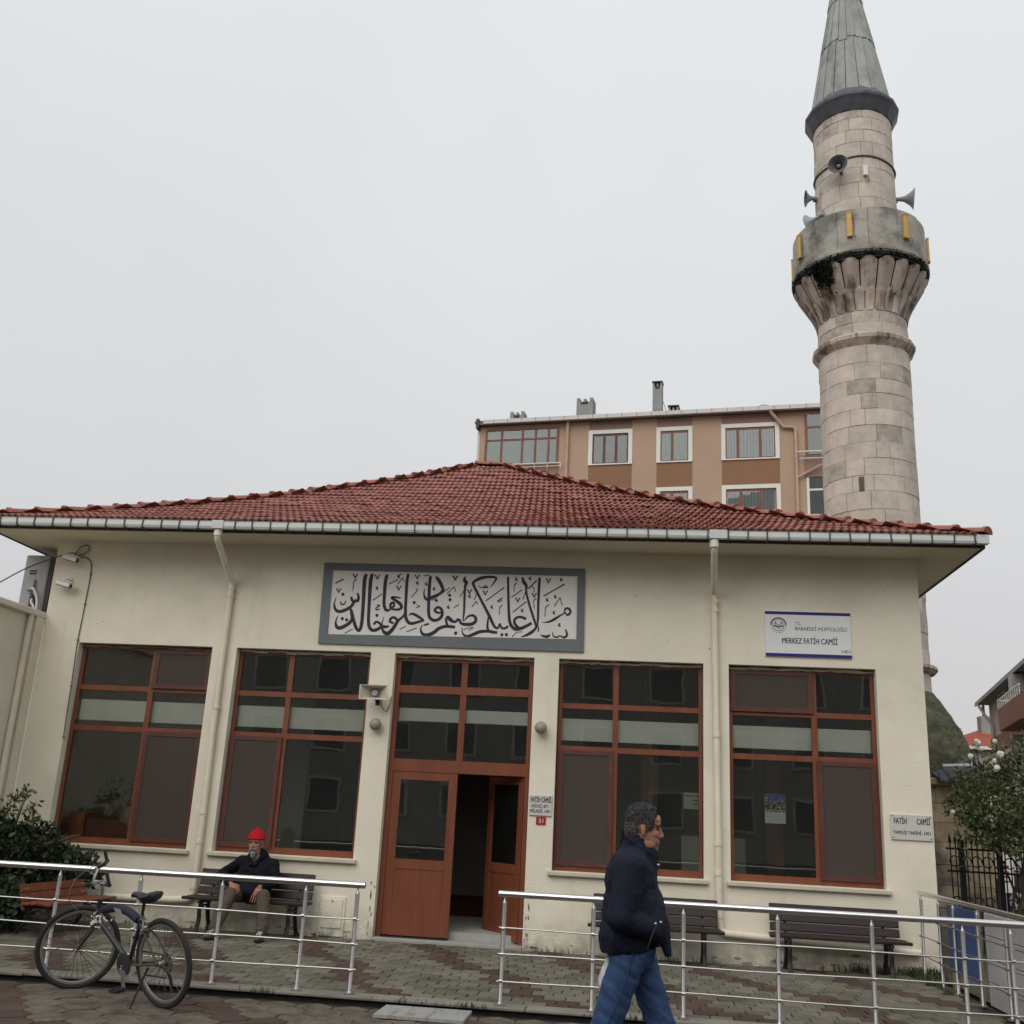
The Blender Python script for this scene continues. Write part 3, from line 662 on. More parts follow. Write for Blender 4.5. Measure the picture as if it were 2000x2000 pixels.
STROKES = [
 (LEFT, [(562,306,40),(535,400,50),(518,700,46),(500,960,44),(480,1080,42),(452,1128,34),(410,1080,42),(372,960,42),(345,850,40),(330,800,22)]),
 (LEFT, [(648,302,40),(622,420,48),(604,700,42),(592,960,40),(604,1070,42),(650,1122,40),(720,1108,40),(790,1066,36),(850,1072,34),(892,1060,14)]),
 (LEFT, [(668,1040,26),(700,1000,30),(750,1016,30),(786,1060,30),(830,1085,24)]),
 (LEFT, [(124,640,6),(96,730,18),(104,800,34),(140,842,40),(200,846,42),(280,815,42),(345,770,38),(392,700,40),(436,690,40),(448,640,34),(432,580,20)]),
 (LEFT, [(342,636,26),(352,680,36),(382,712,30)]),
 (LEFT, [(150,908,6),(116,1000,22),(130,1070,40),(180,1088,46),(250,1058,46),(320,1010,42),(352,950,36),(340,860,30)]),
 (LEFT, [(864,312,36),(838,420,46),(824,600,42),(818,740,40),(836,812,40),(870,834,34),(905,815,22)]),
 (LEFT, [(905,790,28),(918,735,32),(955,722,30),(962,770,26),(915,800,24)]),
 (LEFT, [(1058,652,16),(960,640,26),(930,652,32),(990,692,38),(1050,738,40),(1072,785,38),(1030,820,30),(940,815,24),(900,800,20)]),
 (LEFT, [(1172,302,30),(1150,420,38),(1138,640,36),(1128,840,38),(1138,950,40),(1180,1012,40),(1240,1020,36),(1320,998,32),(1400,978,26)]),
 (LEFT, [(1180,912,8),(1205,884,22),(1250,888,32),(1320,926,34),(1392,976,26)]),
 (LEFT, [(1122,870,20),(1090,925,26),(1030,975,34),(985,1040,44),(930,1120,48),(868,1168,50),(810,1140,38),(786,1070,18),(796,990,10),(816,928,5)]),
 (LEFT, [(1000,1010,30),(1000,960,34),(950,934,32),(912,958,32),(908,1000,30),(960,1016,22)]),
 (LEFT, [(1494,334,34),(1478,460,40),(1468,680,38),(1464,840,38),(1478,930,40),(1530,974,40),(1600,968,38),(1652,920,38),(1662,850,36),(1630,796,34),(1585,792,30),(1556,835,32),(1600,868,28),(1652,862,16)]),
 (LEFT, [(1572,344,26),(1610,392,44),(1652,470,42),(1672,540,40),(1620,595,34),(1540,630,36),(1466,668,44),(1420,660,34),(1398,600,18),(1402,550,10),(1420,512,5)]),
 (LEFT, [(1372,1040,5),(1350,1110,20),(1376,1172,36),(1440,1190,44),(1530,1160,46),(1620,1092,42),(1720,1064,38),(1848,1076,34)]),
 (LEFT, [(1740,1056,30),(1718,980,30),(1742,926,30),(1790,962,32),(1840,1000,30),(1900,968,26),(1935,985,18)]),
 (LEFT, [(1390,1052,10),(1432,1036,24),(1476,1028,12)]),
 (RIGHT, [(216,340,12),(200,395,42),(228,430,46),(210,500,32),(202,650,28),(196,840,26),(180,990,12)]),
 (RIGHT, [(194,988,6),(250,925,22),(320,905,30),(366,945,36),(356,1000,38),(300,1032,40),(220,1036,40),(150,1018,32),(112,955,18),(62,1000,28),(0,985,26),(-40,960,14)]),
 (RIGHT, [(580,494,6),(630,430,18),(664,368,26),(610,348,30),(500,352,36),(400,380,40),(330,430,34),(340,480,34),(400,600,32),(480,755,34),(560,910,38),(615,1030,36),(652,1082,30),(690,1084,26),(716,1024,16),(738,1084,26),(790,1092,28),(836,1060,26)]),
 (RIGHT, [(834,346,28),(838,600,30),(848,900,34),(868,1030,38),(930,1100,44),(1010,1096,44),(1090,1064,38),(1176,1016,34)]),
 (RIGHT, [(1094,962,34),(1050,936,32),(985,930,30),(936,958,30),(926,1010,34),(962,1064,36),(1000,1092,28)]),
 (RIGHT, [(1040,352,22),(1062,420,44),(1100,480,36),(1098,560,26),(1140,740,28),(1200,930,30),(1240,1060,26),(1220,1110,30),(1160,1160,38),(1080,1200,24),(1020,1216,4)]),
 (RIGHT, [(1292,356,32),(1284,500,34),(1274,700,30),(1270,920,28),(1262,1040,18),(1278,1100,14),(1266,1140,18)]),
 (RIGHT, [(1336,1006,4),(1420,1000,22),(1500,965,32),(1570,920,24),(1650,870,14),(1664,810,24),(1720,810,28),(1738,860,28),(1700,900,24),(1660,868,18)]),
 (RIGHT, [(548,930,18),(536,1040,26),(544,1116,30),(600,1140,30),(676,1156,30)]),
 (RIGHT, [(640,1160,26),(540,1136,34),(430,1142,40),(340,1176,40),(260,1206,32),(200,1196,26),(168,1140,12),(166,1074,4)]),
 (RIGHT, [(1668,1104,14),(1690,1190,28),(1640,1226,24),(1590,1200,14),(1545,1222,20),(1490,1204,14),(1484,1150,8)]),
 (RIGHT, [(1440,1186,22),(1400,1214,34),(1340,1204,24),(1312,1190,10)]),
 (LEFT, [(186,700,8),(196,742,16),(240,740,16),(266,690,8)]), (LEFT, [(420,384,18),(376,420,10),(370,500,10),(360,556,5)]),
 (LEFT, [(712,752,12),(756,764,14),(700,800,14),(712,824,16),(754,812,12)]),
 (RIGHT, [(400,470,4),(440,500,10),(520,504,12),(545,490,8),(476,486,8),(530,462,4)]),
]
LINES = [(LEFT, 110,438,230,380,15), (LEFT, 655,686,786,594,11), (LEFT, 890,450,1022,384,11), (LEFT, 1014,456,1084,362,10), (LEFT, 1084,362,1112,414,9), (LEFT, 1030,332,1076,300,10), (LEFT, 1215,642,1296,552,9), (LEFT, 1296,552,1296,514,14),
 (LEFT, 1510,690,1772,500,10), (LEFT, 1732,592,1836,490,9), (LEFT, 1836,490,1856,560,8), (LEFT, 1828,800,1900,748,9), (LEFT, 246,1166,360,1102,9), (LEFT, 1146,1142,1290,1090,9), (LEFT, 1046,1108,1132,1062,9), (LEFT, 1092,330,1476,322,0), (LEFT, 1394,334,1476,323,10),
 (LEFT, 1280,798,1338,776,9), (LEFT, 1338,776,1290,750,9), (RIGHT, 510,695,780,500,12), (RIGHT, 880,645,1035,535,11), (RIGHT, 905,857,1102,704,11), (RIGHT, 1130,518,1250,400,15), (RIGHT, 1350,625,1655,452,14), (RIGHT, 45,800,116,750,9), (RIGHT, 184,1110,320,1070,7), (RIGHT, 264,1122,330,1084,8),
 (RIGHT, 890,1218,958,1150,7), (RIGHT, 958,1150,1044,1144,7), (RIGHT, 310,778,376,700,9), (RIGHT, 376,700,390,746,8), (RIGHT, 1506,770,1590,645,9), (RIGHT, 1590,645,1618,756,9), (RIGHT, 136,634,192,548,9), (RIGHT, 345,680,382,584,10), (RIGHT, 1050,674,1086,574,10), (RIGHT, 1170,470,1212,510,9), (RIGHT, 1212,510,1214,574,8),
 (RIGHT, 958,430,926,468,11), (RIGHT, 926,468,920,562,8), (RIGHT, 1240,660,1205,690,11), (RIGHT, 1205,690,1215,806,8), (RIGHT, 1432,745,1376,790,11), (RIGHT, 1376,790,1370,920,8), (RIGHT, 752,754,712,790,11), (RIGHT, 712,790,710,890,8), (RIGHT, 680,702,752,652,16), (RIGHT, 690,712,750,690,8)]
VEES = [(LEFT,400,335),(LEFT,722,350),(LEFT,1032,510),(LEFT,1302,350),(LEFT,1850,362),(LEFT,160,545),(RIGHT,70,362),(RIGHT,275,560),(RIGHT,503,580),(RIGHT,976,682),(RIGHT,1420,402),(RIGHT,1214,615)]
DOTS = [(LEFT,220,600),(LEFT,1255,720),(LEFT,714,905),(LEFT,1576,688),(LEFT,1770,614),(LEFT,1776,678),(LEFT,212,952),(LEFT,276,970),(LEFT,1860,1162),(RIGHT,745,1186),(RIGHT,810,1186)]
COMMAS = [(LEFT,716,505),(LEFT,1304,432),(LEFT,1430,445),(LEFT,1545,518),(LEFT,1752,782),(LEFT,1030,335),(RIGHT,955,378),(RIGHT,1155,366),(RIGHT,1606,384),(RIGHT,1402,676),(RIGHT,598,782),(RIGHT,1040,832),(RIGHT,1500,862),(RIGHT,1580,1042),(RIGHT,1520,632),(RIGHT,276,626),(RIGHT,70,1160)]
def stroke(ox, pts):
    out = []
    for x, y, w in curve_pts(pts, 5): X, Z = P2(x, y, ox); out.append((X, Z, max(w*1.12+2, 6)*WPX))
    mb = MB(); mb.ribbon(out, -.0135-rnd.uniform(0, .0012), -.011); mb.build('brush_stroke', M_INK, pan)
for ox, pts in STROKES: stroke(ox, pts)
for ox, a, b, c, d, w in LINES:
    if w: stroke(ox, [(a, b, w), ((a+c)/2, (b+d)/2, w*.9), (c, d, w*1.1)])
for ox, x, y in VEES: stroke(ox, [(x-36, y-26, 18), (x-24, y-20, 16), (x, y+34, 10)]); stroke(ox, [(x+38, y-24, 18), (x+22, y-18, 14), (x+2, y+30, 9)])
for ox, x, y in DOTS: stroke(ox, [(x-24, y-2, 4), (x, y, 46), (x+24, y+2, 4)])
for ox, x, y in COMMAS: stroke(ox, [(x+14, y-22, 8), (x-10, y-4, 16), (x+2, y+18, 20), (x+16, y+8, 10)])

# sign of the mosque
sg = thing('mosque_sign', 'white sign with blue bands reading MERKEZ FATİH CAMİİ above the rightmost window', 'sign', (4.52, 0, 3.66))
mb = MB(); mb.box((3.975, -.022, 3.665), (5.068, -.002, 4.262), .003); mb.build('sign_board', M_SIGNW, sg)
mb = MB(); mb.box((3.976, -.027, 4.222), (5.067, -.0225, 4.26)); mb.build('blue_band', M_SIGNB, sg)
mb = MB(); mb.box((3.976, -.027, 3.667), (5.067, -.0225, 3.707)); mb.build('blue_band', M_SIGNB, sg)
text('T.C.', .042, 4.355, 4.085, -.024, M_SIGNT, sg, .085)
text('BABAESKİ MÜFTÜLÜĞÜ', .046, 4.355, 4.015, -.024, M_SIGNT, sg, .655)
text('MERKEZ FATİH CAMİİ', .072, 4.185, 3.84, -.024, M_SIGNN, sg, .70, bold=.014)
text('1451', .036, 4.93, 3.735, -.024, M_SIGNT, sg, .105, bold=.012)
ecx, ecz = 4.147, 4.075
def arc(r, a0, a1, w, n=20): return [(ecx+r*math.cos(R(a0+(a1-a0)*i/n)), ecz+r*math.sin(R(a0+(a1-a0)*i/n)), w) for i in range(n+1)]
for pts in (arc(.097, 0, 180, .017), arc(.072, -10, 190, .005), arc(.072, 195, 345, .006), [(ecx-.072, ecz-.008, .014), (ecx-.03, ecz-.012, .018), (ecx, ecz-.02, .012)], [(ecx+.072, ecz-.008, .014), (ecx+.03, ecz-.012, .018), (ecx, ecz-.02, .012)],
            [(ecx-.034, ecz+.008, .016), (ecx-.034, ecz+.044, .016)], [(ecx+.034, ecz+.008, .016), (ecx+.034, ecz+.044, .016)], [(ecx-.022, ecz-.02, .006), (ecx, ecz-.045, .008), (ecx+.022, ecz-.03, .006)], [(ecx-.02, ecz+.0, .006), (ecx, ecz+.016, .008), (ecx+.016, ecz, .006)]):
    mb = MB(); mb.ribbon(pts, -.0245, -.0222); mb.build('emblem', M_SIGNT, sg)
for k in range(14):
    a = R(195+150*k/13); mb = MB(); p = (ecx+.098*math.cos(a), ecz+.098*math.sin(a)); mb.ribbon([(p[0]-.004*math.sin(a), p[1]+.004*math.cos(a), .008), (p[0]+.004*math.sin(a), p[1]-.004*math.cos(a), .008)], -.0245, -.0222); mb.build('emblem', M_SIGNT, sg)
# stone plaques
pl = thing('marble_plaque', 'small square marble plaque with FATİH CAMİİ in black beside the doorway', 'plaque', (1.11, 0, 1.5))
mb = MB(); mb.box((.968, -.022, 1.522), (1.258, -.001, 1.775), .004); mb.build('slab', M_MARB, pl)
text('FATİH CAMİİ', .060, .979, 1.688, -.024, M_BLACK, pl, .262, bold=.012); text('·HİCRİ: 871·', .036, .985, 1.622, -.024, M_BLACK, pl, .235, bold=.012); text('MİLADİ: 1451', .038, .975, 1.560, -.024, M_BLACK, pl, .258, bold=.012)
nr_ = thing('house_number_plate', 'red house number plate 51 under the small plaque', 'number plate', (1.12, 0, 1.41))
mb = MB(); mb.box((1.06, -.012, 1.412), (1.183, -.001, 1.508), .002); mb.build('plate', M_RED, nr_)
text('51', .052, 1.091, 1.434, -.014, mat('pink_digit', (.75, .5, .5), .5), nr_, .056, bold=.010)
pl = thing('marble_plaque', 'wide marble plaque reading YAPILIŞ TARİHİ: 1451 at the right corner of the wall', 'plaque', (5.69, 0, 1.45))
mb = MB(); mb.box((5.440, -.022, 1.457), (5.936, -.001, 1.758), .004); mb.build('slab', M_MARB, pl)
text('FATİH', .068, 5.478, 1.648, -.024, M_BLACK, pl, .150, bold=.012); text('CAMİİ', .068, 5.752, 1.648, -.024, M_BLACK, pl, .155, bold=.012); text('YAPILIŞ TARİHİ: 1451', .036, 5.468, 1.528, -.024, M_BLACK, pl, .44, bold=.010)
for x, z in ((5.462, 1.738), (5.912, 1.736), (5.462, 1.482), (5.912, 1.482)):
    mb = MB(); mb.lathe([(.008, 0), (.006, .004)], 8, rot=Matrix.Rotation(PI/2, 3, 'X'), org=(x, -.022, z)); mb.build('screw', M_IRON, pl, True)
# globe lamps
def globe(x, z, label):
    g = thing('globe_lamp', label, 'wall lamp', (x, -.0, z), 'globe wall lamps by the door')
    mb = MB(); mb.lathe([(.05, 0), (.052, .012), (.03, .02), (.03, .03)], 16, rot=Matrix.Rotation(PI/2, 3, 'X'), org=(x, -.001, z)); mb.build('base', M_WHITE, g, True)
    mb = MB(); mb.ell((x, -.095, z), (.080, .080, .080), None, 20, 12); mb.build('globe', M_GREYLAMP, g, True)
globe(-1.118, 2.575, 'unlit grey globe lamp left of the door under the horn speaker'); globe(1.08, 2.62, 'unlit grey globe lamp right of the door above the small plaque')
# rectangular horn speaker left of the door
hn = thing('horn_speaker', 'cream rectangular horn speaker on the pier left of the door', 'loudspeaker', (-1.13, 0, 2.97))
mb = MB(); cx, cz = -1.135, 2.975; w, h = .19, .095; y0 = -.30
for k, (a, b, yy) in enumerate(((w, h, y0), (w*.9, h*.86, y0+.004), (.05, .05, y0+.14))): mb.v += [(cx-a, yy, cz-b), (cx+a, yy, cz-b), (cx+a, yy, cz+b), (cx-a, yy, cz+b)]
for k in range(2):
    for i in range(4): mb.f.append((4*k+i, 4*k+(i+1) % 4, 4*k+4+(i+1) % 4, 4*k+4+i)); mb.m.append(0)
mb.f.append((8, 9, 10, 11)); mb.m.append(0)
mb.v += [(cx-w, y0+.006, cz-h), (cx+w, y0+.006, cz-h), (cx+w, y0+.006, cz+h), (cx-w, y0+.006, cz+h), (cx-.06, y0+.16, cz-.06), (cx+.06, y0+.16, cz-.06), (cx+.06, y0+.16, cz+.06), (cx-.06, y0+.16, cz+.06)]
for i in range(4): mb.f += [(12+i, 16+i, 16+(i+1) % 4, 12+(i+1) % 4), (i, 12+i, 12+(i+1) % 4, (i+1) % 4)]; mb.m += [0, 0]
mb.build('horn', mat('horn_cream', (.50, .47, .38), .55), hn)
mb = MB(); mb.lathe([(.045, 0), (.05, .03), (.036, .055)], 14, rot=Matrix.Rotation(PI/2, 3, 'X'), org=(cx, y0+.13, cz)); mb.build('throat_plug', M_GREYP, hn, True)
mb = MB(); mb.lathe([(.05, 0), (.055, .1), (.05, .13)], 14, rot=Matrix.Rotation(-PI/2, 3, 'X'), org=(cx, y0+.16, cz)); mb.build('driver', M_GREYP, hn, True)
mb = MB(); mb.bar((cx, -.001, cz-.09), (cx, y0+.2, cz-.09), .03, .006); mb.bar((cx, y0+.2, cz-.09), (cx, y0+.2, cz-.03), .03, .006, (0, 1, 0)); mb.box((cx-.03, -.006, cz-.14), (cx+.03, -.001, cz-.02)); mb.build('bracket', M_IRON, hn)
tube_obj('lead', curve_pts([(cx+.05, -.05, cz-.05), (cx+.07, -.03, cz-.16), (cx+.13, -.02, cz-.22), (cx+.17, -.01, cz-.12), (cx+.18, -.004, cz-.02)]), .005, M_CABLE, hn)
# meter cabinet
cb = thing('meter_cabinet', 'cream painted meter cabinet door in the wall foot left of the doorway', 'cabinet', (-1.49, 0, -.07))
mb = MB(); mb.box((-1.66, -.02, -.07), (-1.325, -.001, .405), .006); mb.build('frame', M_PLAST, cb)
mb = MB(); mb.box((-1.625, -.034, .03), (-1.36, -.0205, .375), .006); mb.build('door', M_PLAST, cb)
mb = MB(); mb.box((-1.50, -.040, .345), (-1.485, -.0345, .36)); mb.build('lock', M_IRON, cb)
# things at the left corner: cameras, cable, air conditioner
def cctv(x, z, label):
    c = thing('security_camera', label, 'security camera', (x, 0, z), 'security cameras at the left corner')
    mb = MB(); mb.lathe([(.045, 0), (.045, .03), (.03, .045)], 14, rot=Matrix.Rotation(PI/2, 3, 'X'), org=(x, -.001, z+.09)); mb.build('mount', M_WHITE, c, True)
    tube_obj('arm', curve_pts([(x, -.04, z+.09), (x+.005, -.09, z+.08), (x, -.12, z+.045)]), .014, M_WHITE, c)
    rot = Matrix.Rotation(R(14), 3, 'Y'); mb = MB(); mb.obox((x, -.14, z), (.115, .038, .034), rot, .012); mb.build('body', M_WHITE, c)
    mb = MB(); mb.obox((x+.02, -.14, z+.042), (.135, .046, .005), rot); mb.build('sunshield', M_WHITE, c)
    mb = MB(); mb.obox(Vector((x, -.14, z))+rot@Vector((.118, 0, 0)), (.004, .028, .024), rot); mb.build('lens', M_BLACK, c)
    mb = MB(); mb.obox((x, -.14, z-.0375), (.1, .030, .003), rot); mb.build('underside', mat('camera_brown', (.16, .11, .09), .6), c)
cctv(-5.765, 4.72, 'white security camera close under the eave with a cable loop'); cctv(-5.80, 4.345, 'lower white security camera on the bare wall below the first')
ca = thing('wall_cable', 'grey cable drooping to the corner camera and down beside the leftmost window', 'cable', (-5.7, 0, 4.5))
p0 = at_y(-30, 1152, -1.2); pts = [tuple(p0), tuple(at_y(0, 1137, -1.0)), tuple(at_y(45, 1113, -.5)), tuple(at_y(90, 1095, -.15)), (-5.80, -.12, 4.80), (-5.74, -.05, 4.80)]
tube_obj('overhead_wire', curve_pts(pts), .009, M_CABLE, ca)
tube_obj('cable_loop', curve_pts([(-5.74, -.08, 4.78), (-5.70, -.05, 4.90), (-5.62, -.03, 4.95), (-5.57, -.02, 4.90), (-5.62, -.04, 4.82), (-5.72, -.05, 4.79)]), .007, M_CABLE, ca)
pts = [at_y(x, y, -.012) for x, y in ((147, 1090), (160, 1088), (172, 1091), (178, 1100), (177, 1122), (172, 1150), (166, 1180), (160, 1210), (152, 1250), (146, 1290), (139, 1340), (131, 1390), (124, 1440))]
tube_obj('wall_run', curve_pts([tuple(p) for p in pts]), .007, M_CABLE, ca)
for p in pts[4::2]:
    mb = MB(); mb.obox((p.x, -.008, p.z), (.016, .008, .008)); mb.build('clip', M_CABLE, ca)
# annex wall on the left, running towards the camera
ax = thing('annex_wall', 'cream plastered annex wall running forward from the left corner of the mosque', 'wall', (-6.2, -2, 0))
mb = MB(); mb.box((-6.6, -6.0, -.3), (-6.15, -.004, 3.86)); mb.build('wall', M_PLAST, ax)
mb = MB(); mb.box((-6.68, -6.0, 3.862), (-6.06, .35, 3.95), .012); mb.build('coping', M_PLAST, ax)
mb = MB(); mb.box((-6.148, -.20, -.2), (-6.064, -.004, 3.86)); mb.build('corner_strip', M_PIPE, ax)
tube_obj('corner_pipe', [(-6.10, -.30, 3.86), (-6.10, -.30, -.1)], .04, M_PIPE, ax)
ac = thing('air_conditioner', 'grey air conditioner outdoor unit on the annex top seen from its valve end', 'air conditioner', (-6.45, .5, 3.95))
mb = MB(); mb.box((-6.74, .34, 3.953), (-6.36, 1.1, 4.87), .015); mb.build('casing', M_GREYP, ac)
mb = MB(); mb.box((-6.35, .36, 3.98), (-6.30, 1.08, 4.86)); mb.build('fin_grille', mat('coil_dark', (.07, .065, .07), .7), ac)
mb = MB(); mb.box((-6.63, .29, 4.33), (-6.52, .338, 4.50), .006); mb.build('valve_cover', M_GREYP, ac)
mb = MB(); mb.box((-6.62, .28, 4.03), (-6.54, .338, 4.25), .006); mb.build('terminal_cover', M_GREYP, ac)
mb = MB(); mb.box((-6.645, .332, 4.62), (-6.54, .338, 4.64)); mb.build('vent_slot', M_BLACK, ac)
mb = MB(); mb.box((-6.645, .332, 4.58), (-6.54, .338, 4.60)); mb.build('vent_slot', M_BLACK, ac)
for k in range(3): tube_obj('refrigerant_pipe', curve_pts([(-6.56+.02*k, .31, 4.36-.08*k), (-6.48, .25, 4.34-.1*k), (-6.40-.02*k, .24, 4.2-.05*k), (-6.38, .22, 4.02), (-6.5+.06*k, .18, 3.985), (-6.62, .2, 3.98)]), .016, M_BLACK if k == 1 else M_WHITE, ac)

# calendar and notice behind the glass, things in the left window
cl = thing('wall_calendar', 'calendar with a blue and white flower picture hanging behind the right window', 'calendar', (4.08, .2, 1.58))
mb = MB(); mb.box((3.955, .200, 1.575), (4.21, .206, 1.93)); mb.build('sheet', M_SIGNW, cl)
mb = MB(); mb.box((3.958, .196, 1.845), (4.207, .199, 1.928)); mb.build('blue_sky', mat('print_blue', (.02, .06, .30), .5), cl)
mb = MB(); mb.box((3.958, .196, 1.74), (4.207, .199, 1.844)); mb.build('leaf_print', mat('print_leaf', (.012, .03, .008), .5), cl)
mb = MB()
for i in range(60):
    x, z = rnd.uniform(3.965, 4.2), rnd.uniform(1.745, 1.86)
    if i < 8: z = rnd.uniform(1.86, 1.90)
    mb.add([(x+rnd.uniform(.4, 1)*.011*math.cos(2*PI*k/6), .1945, z+rnd.uniform(.4, 1)*.009*math.sin(2*PI*k/6)) for k in range(6)], [tuple(range(6))[::-1]])
tag(mb.build('flower_print', mat('print_white', (.62, .68, .60), .5), cl), kind='stuff')
for x in (3.966, 4.172):
    mb = MB(); mb.box((x, .196, 1.715), (x+.03, .199, 1.734)); mb.build('red_flag', M_RED, cl)
mb = MB(); mb.box((4.006, .196, 1.717), (4.16, .199, 1.730)); mb.build('title_bar', M_SIGNT, cl)
for i in range(5):
    mb = MB(); mb.box((3.975, .197, 1.60+.02*i), (4.19, .199, 1.602+.02*i)); mb.build('date_row', mat('print_grey', (.30, .33, .33), .6), cl)
nb = thing('notice', 'pale notice sheet behind the window by the walking man', 'notice', (3.04, .3, 1.7))
mb = MB(); mb.box((2.94, .30, 1.70), (3.15, .306, 1.905)); mb.build('sheet', mat('notice_paper', (.42, .44, .36), .7), nb)
for z, a in ((1.86, 2.96), (1.80, 3.05), (1.76, 3.05)):
    mb = MB(); mb.box((a, .296, z), (3.13, .299, z+.012)); mb.build('text_bar', M_SIGNT, nb)
ck = thing('wooden_cabinet', 'orange wooden cabinet standing inside the left window', 'cabinet', (-5.45, .8, .03))
mb = MB(); mb.box((-5.68, .62, .03), (-5.33, 1.1, 1.26), .01); mb.build('body', mat('cabinet_orange', (.55, .19, .065), .5, .15, 4), ck)
mb = MB(); mb.box((-5.66, .608, .5), (-5.35, .619, 1.23), .004); mb.build('door', mat('cabinet_orange', (.42, .145, .05)), ck)
mb = MB(); mb.box((-5.31, .66, .03), (-4.62, 1.1, 1.17), .01); mb.build('side_unit', mat('cabinet_brown', (.20, .075, .04), .5, .2, 4), ck)
def leafy(mb, c, r, n, sz, squash=1., up=.3, flat=.6):
    for _ in range(n):
        while True:
            d = Vector((rnd.uniform(-1, 1), rnd.uniform(-1, 1), rnd.uniform(-1, 1)))
            if .2 < d.length < 1: break
        p = Vector(c)+Vector((d.x*r[0], d.y*r[1], d.z*r[2])); a = Vector((d.x+rnd.gauss(0, .5), d.y+rnd.gauss(0, .5), d.z*.6+rnd.gauss(0, .5)+up)).normalized()
        b = a.orthogonal().normalized(); b = (Matrix.Rotation(rnd.uniform(0, 2*PI), 3, a)@b); L = sz*rnd.uniform(.6, 1.25); w = L*.27
        n_ = a.cross(b)*L*.08
        mb.add([p, p+a*L*.35+b*w+n_, p+a*L*.35-b*w+n_, p+a*L*.75+b*w*.7+n_*.6, p+a*L*.75-b*w*.7+n_*.6, p+a*L], [(0, 1, 3, 5, 4, 2)])
for k, (x, lb) in enumerate(((-5.12, 'potted plant with drooping leaves inside the left window next to the cabinet'), (-4.80, 'taller potted plant inside the left window close to its mullion'))):
    pt = thing('potted_plant', lb, 'plant', (x, .88, 1.22), 'potted plants inside the left window')
    mb = MB(); mb.lathe([(.06, 1.221), (.085, 1.36), (.09, 1.37), (.075, 1.365)], 14, c=(x, .86)); mb.build('pot', M_BASEST, pt, True)
    mb = MB()
    for q in range(5): mb.tube(curve_pts([(x, .86, 1.36), (x+rnd.gauss(0, .05), .86+rnd.gauss(0, .05), 1.5), (x+rnd.gauss(0, .1), .86+rnd.gauss(0, .06), 1.68)], 3), .005, 5)
    tag(mb.build('stems', M_STEM, pt), kind='stuff')
    mb = MB(); leafy(mb, (x, .86, 1.58+.04*k), (.14, .1, .16), 60, .09); tag(mb.build('foliage', M_LEAFD, pt), kind='stuff')

# ------------------------------------------------------------------ railings
def railing(name, label, cat, axis, posts, ends, const, base, group, mats=None, hz=.87):
    """steel railing along x (axis 0) or y (axis 1)"""
    P = (lambda t, z: (t, const, z)) if axis == 0 else (lambda t, z: (const, t, z))
    rl = thing(name, label, cat, P(posts[0], 0), group)
    a, b = ends
    mb = MB(); mb.tube([P(a, hz), P(a+.003, hz), P(b-.003, hz), P(b, hz)], [.018, .027, .027, .018], 14); mb.build('handrail', M_STEEL, rl, True)
    for t in posts:
        zb = base(t); mb = MB()
        mb.lathe([(.045, zb+.001), (.045, zb+.012), (.024, zb+.02), (.0185, zb+.03), (.0185, hz-.075), (.016, hz-.06), (.009, hz-.05), (.009, hz-.024)], 14, c=P(t, 0)[:2]); mb.build('post', M_STEELR, rl, True)
    for z in (.195, .40, .60):
        n = 14; pts = []
        for i in range(n+1):
            t = a+.02+(b-a-.04)*i/n; pts.append(P(t, z+.006*math.sin(t*2.3+z*9)))
        off = -.027 if axis == 0 else -.027
        pts = [(x, y+off, z2) if axis == 0 else (x+off, y, z2) for x, y, z2 in pts]
        mb = MB(); mb.tube(pts, .0066, 8); mb.build('rail', M_STEELR, rl, True)
        for t in posts:
            mb = MB(); q = P(t, z); q = (q[0], q[1]+off, q[2]) if axis == 0 else (q[0]+off, q[1], q[2])
            d = .014; mb.tube([(q[0]-d, q[1], q[2]), (q[0]+d, q[1], q[2])] if axis == 0 else [(q[0], q[1]-d, q[2]), (q[0], q[1]+d, q[2])], .0125, 8); mb.build('rail_clip', M_STEELR, rl, True)
    return rl
railing('steel_railing', 'steel railing on the kerb left of the entrance with the bicycle leaning beside it', 'railing', 0, [-6.6, -5.85, -5.1, -4.34, -3.58, -2.82, -2.06, -1.31, -.555, -.095], (-6.9, -.03), -4.40, lambda t: 0., 'railings round the terrace')
railing('steel_railing', 'steel railing on the kerb right of the entrance behind the walking man', 'railing', 0, [1.185, 1.94, 2.685, 3.45, 4.2, 4.91, 5.28, 5.66, 6.3, 6.85], (1.13, 6.9), -4.40, lambda t: 0., 'railings round the terrace')
railing('steel_railing', 'dull side railing running back to the right wall corner in front of the blue board', 'railing', 1, [-.35, -1.05, -1.58, -2.36, -3.15, -3.8], (-4.2, -.30), 5.66, zt, 'railings round the terrace')

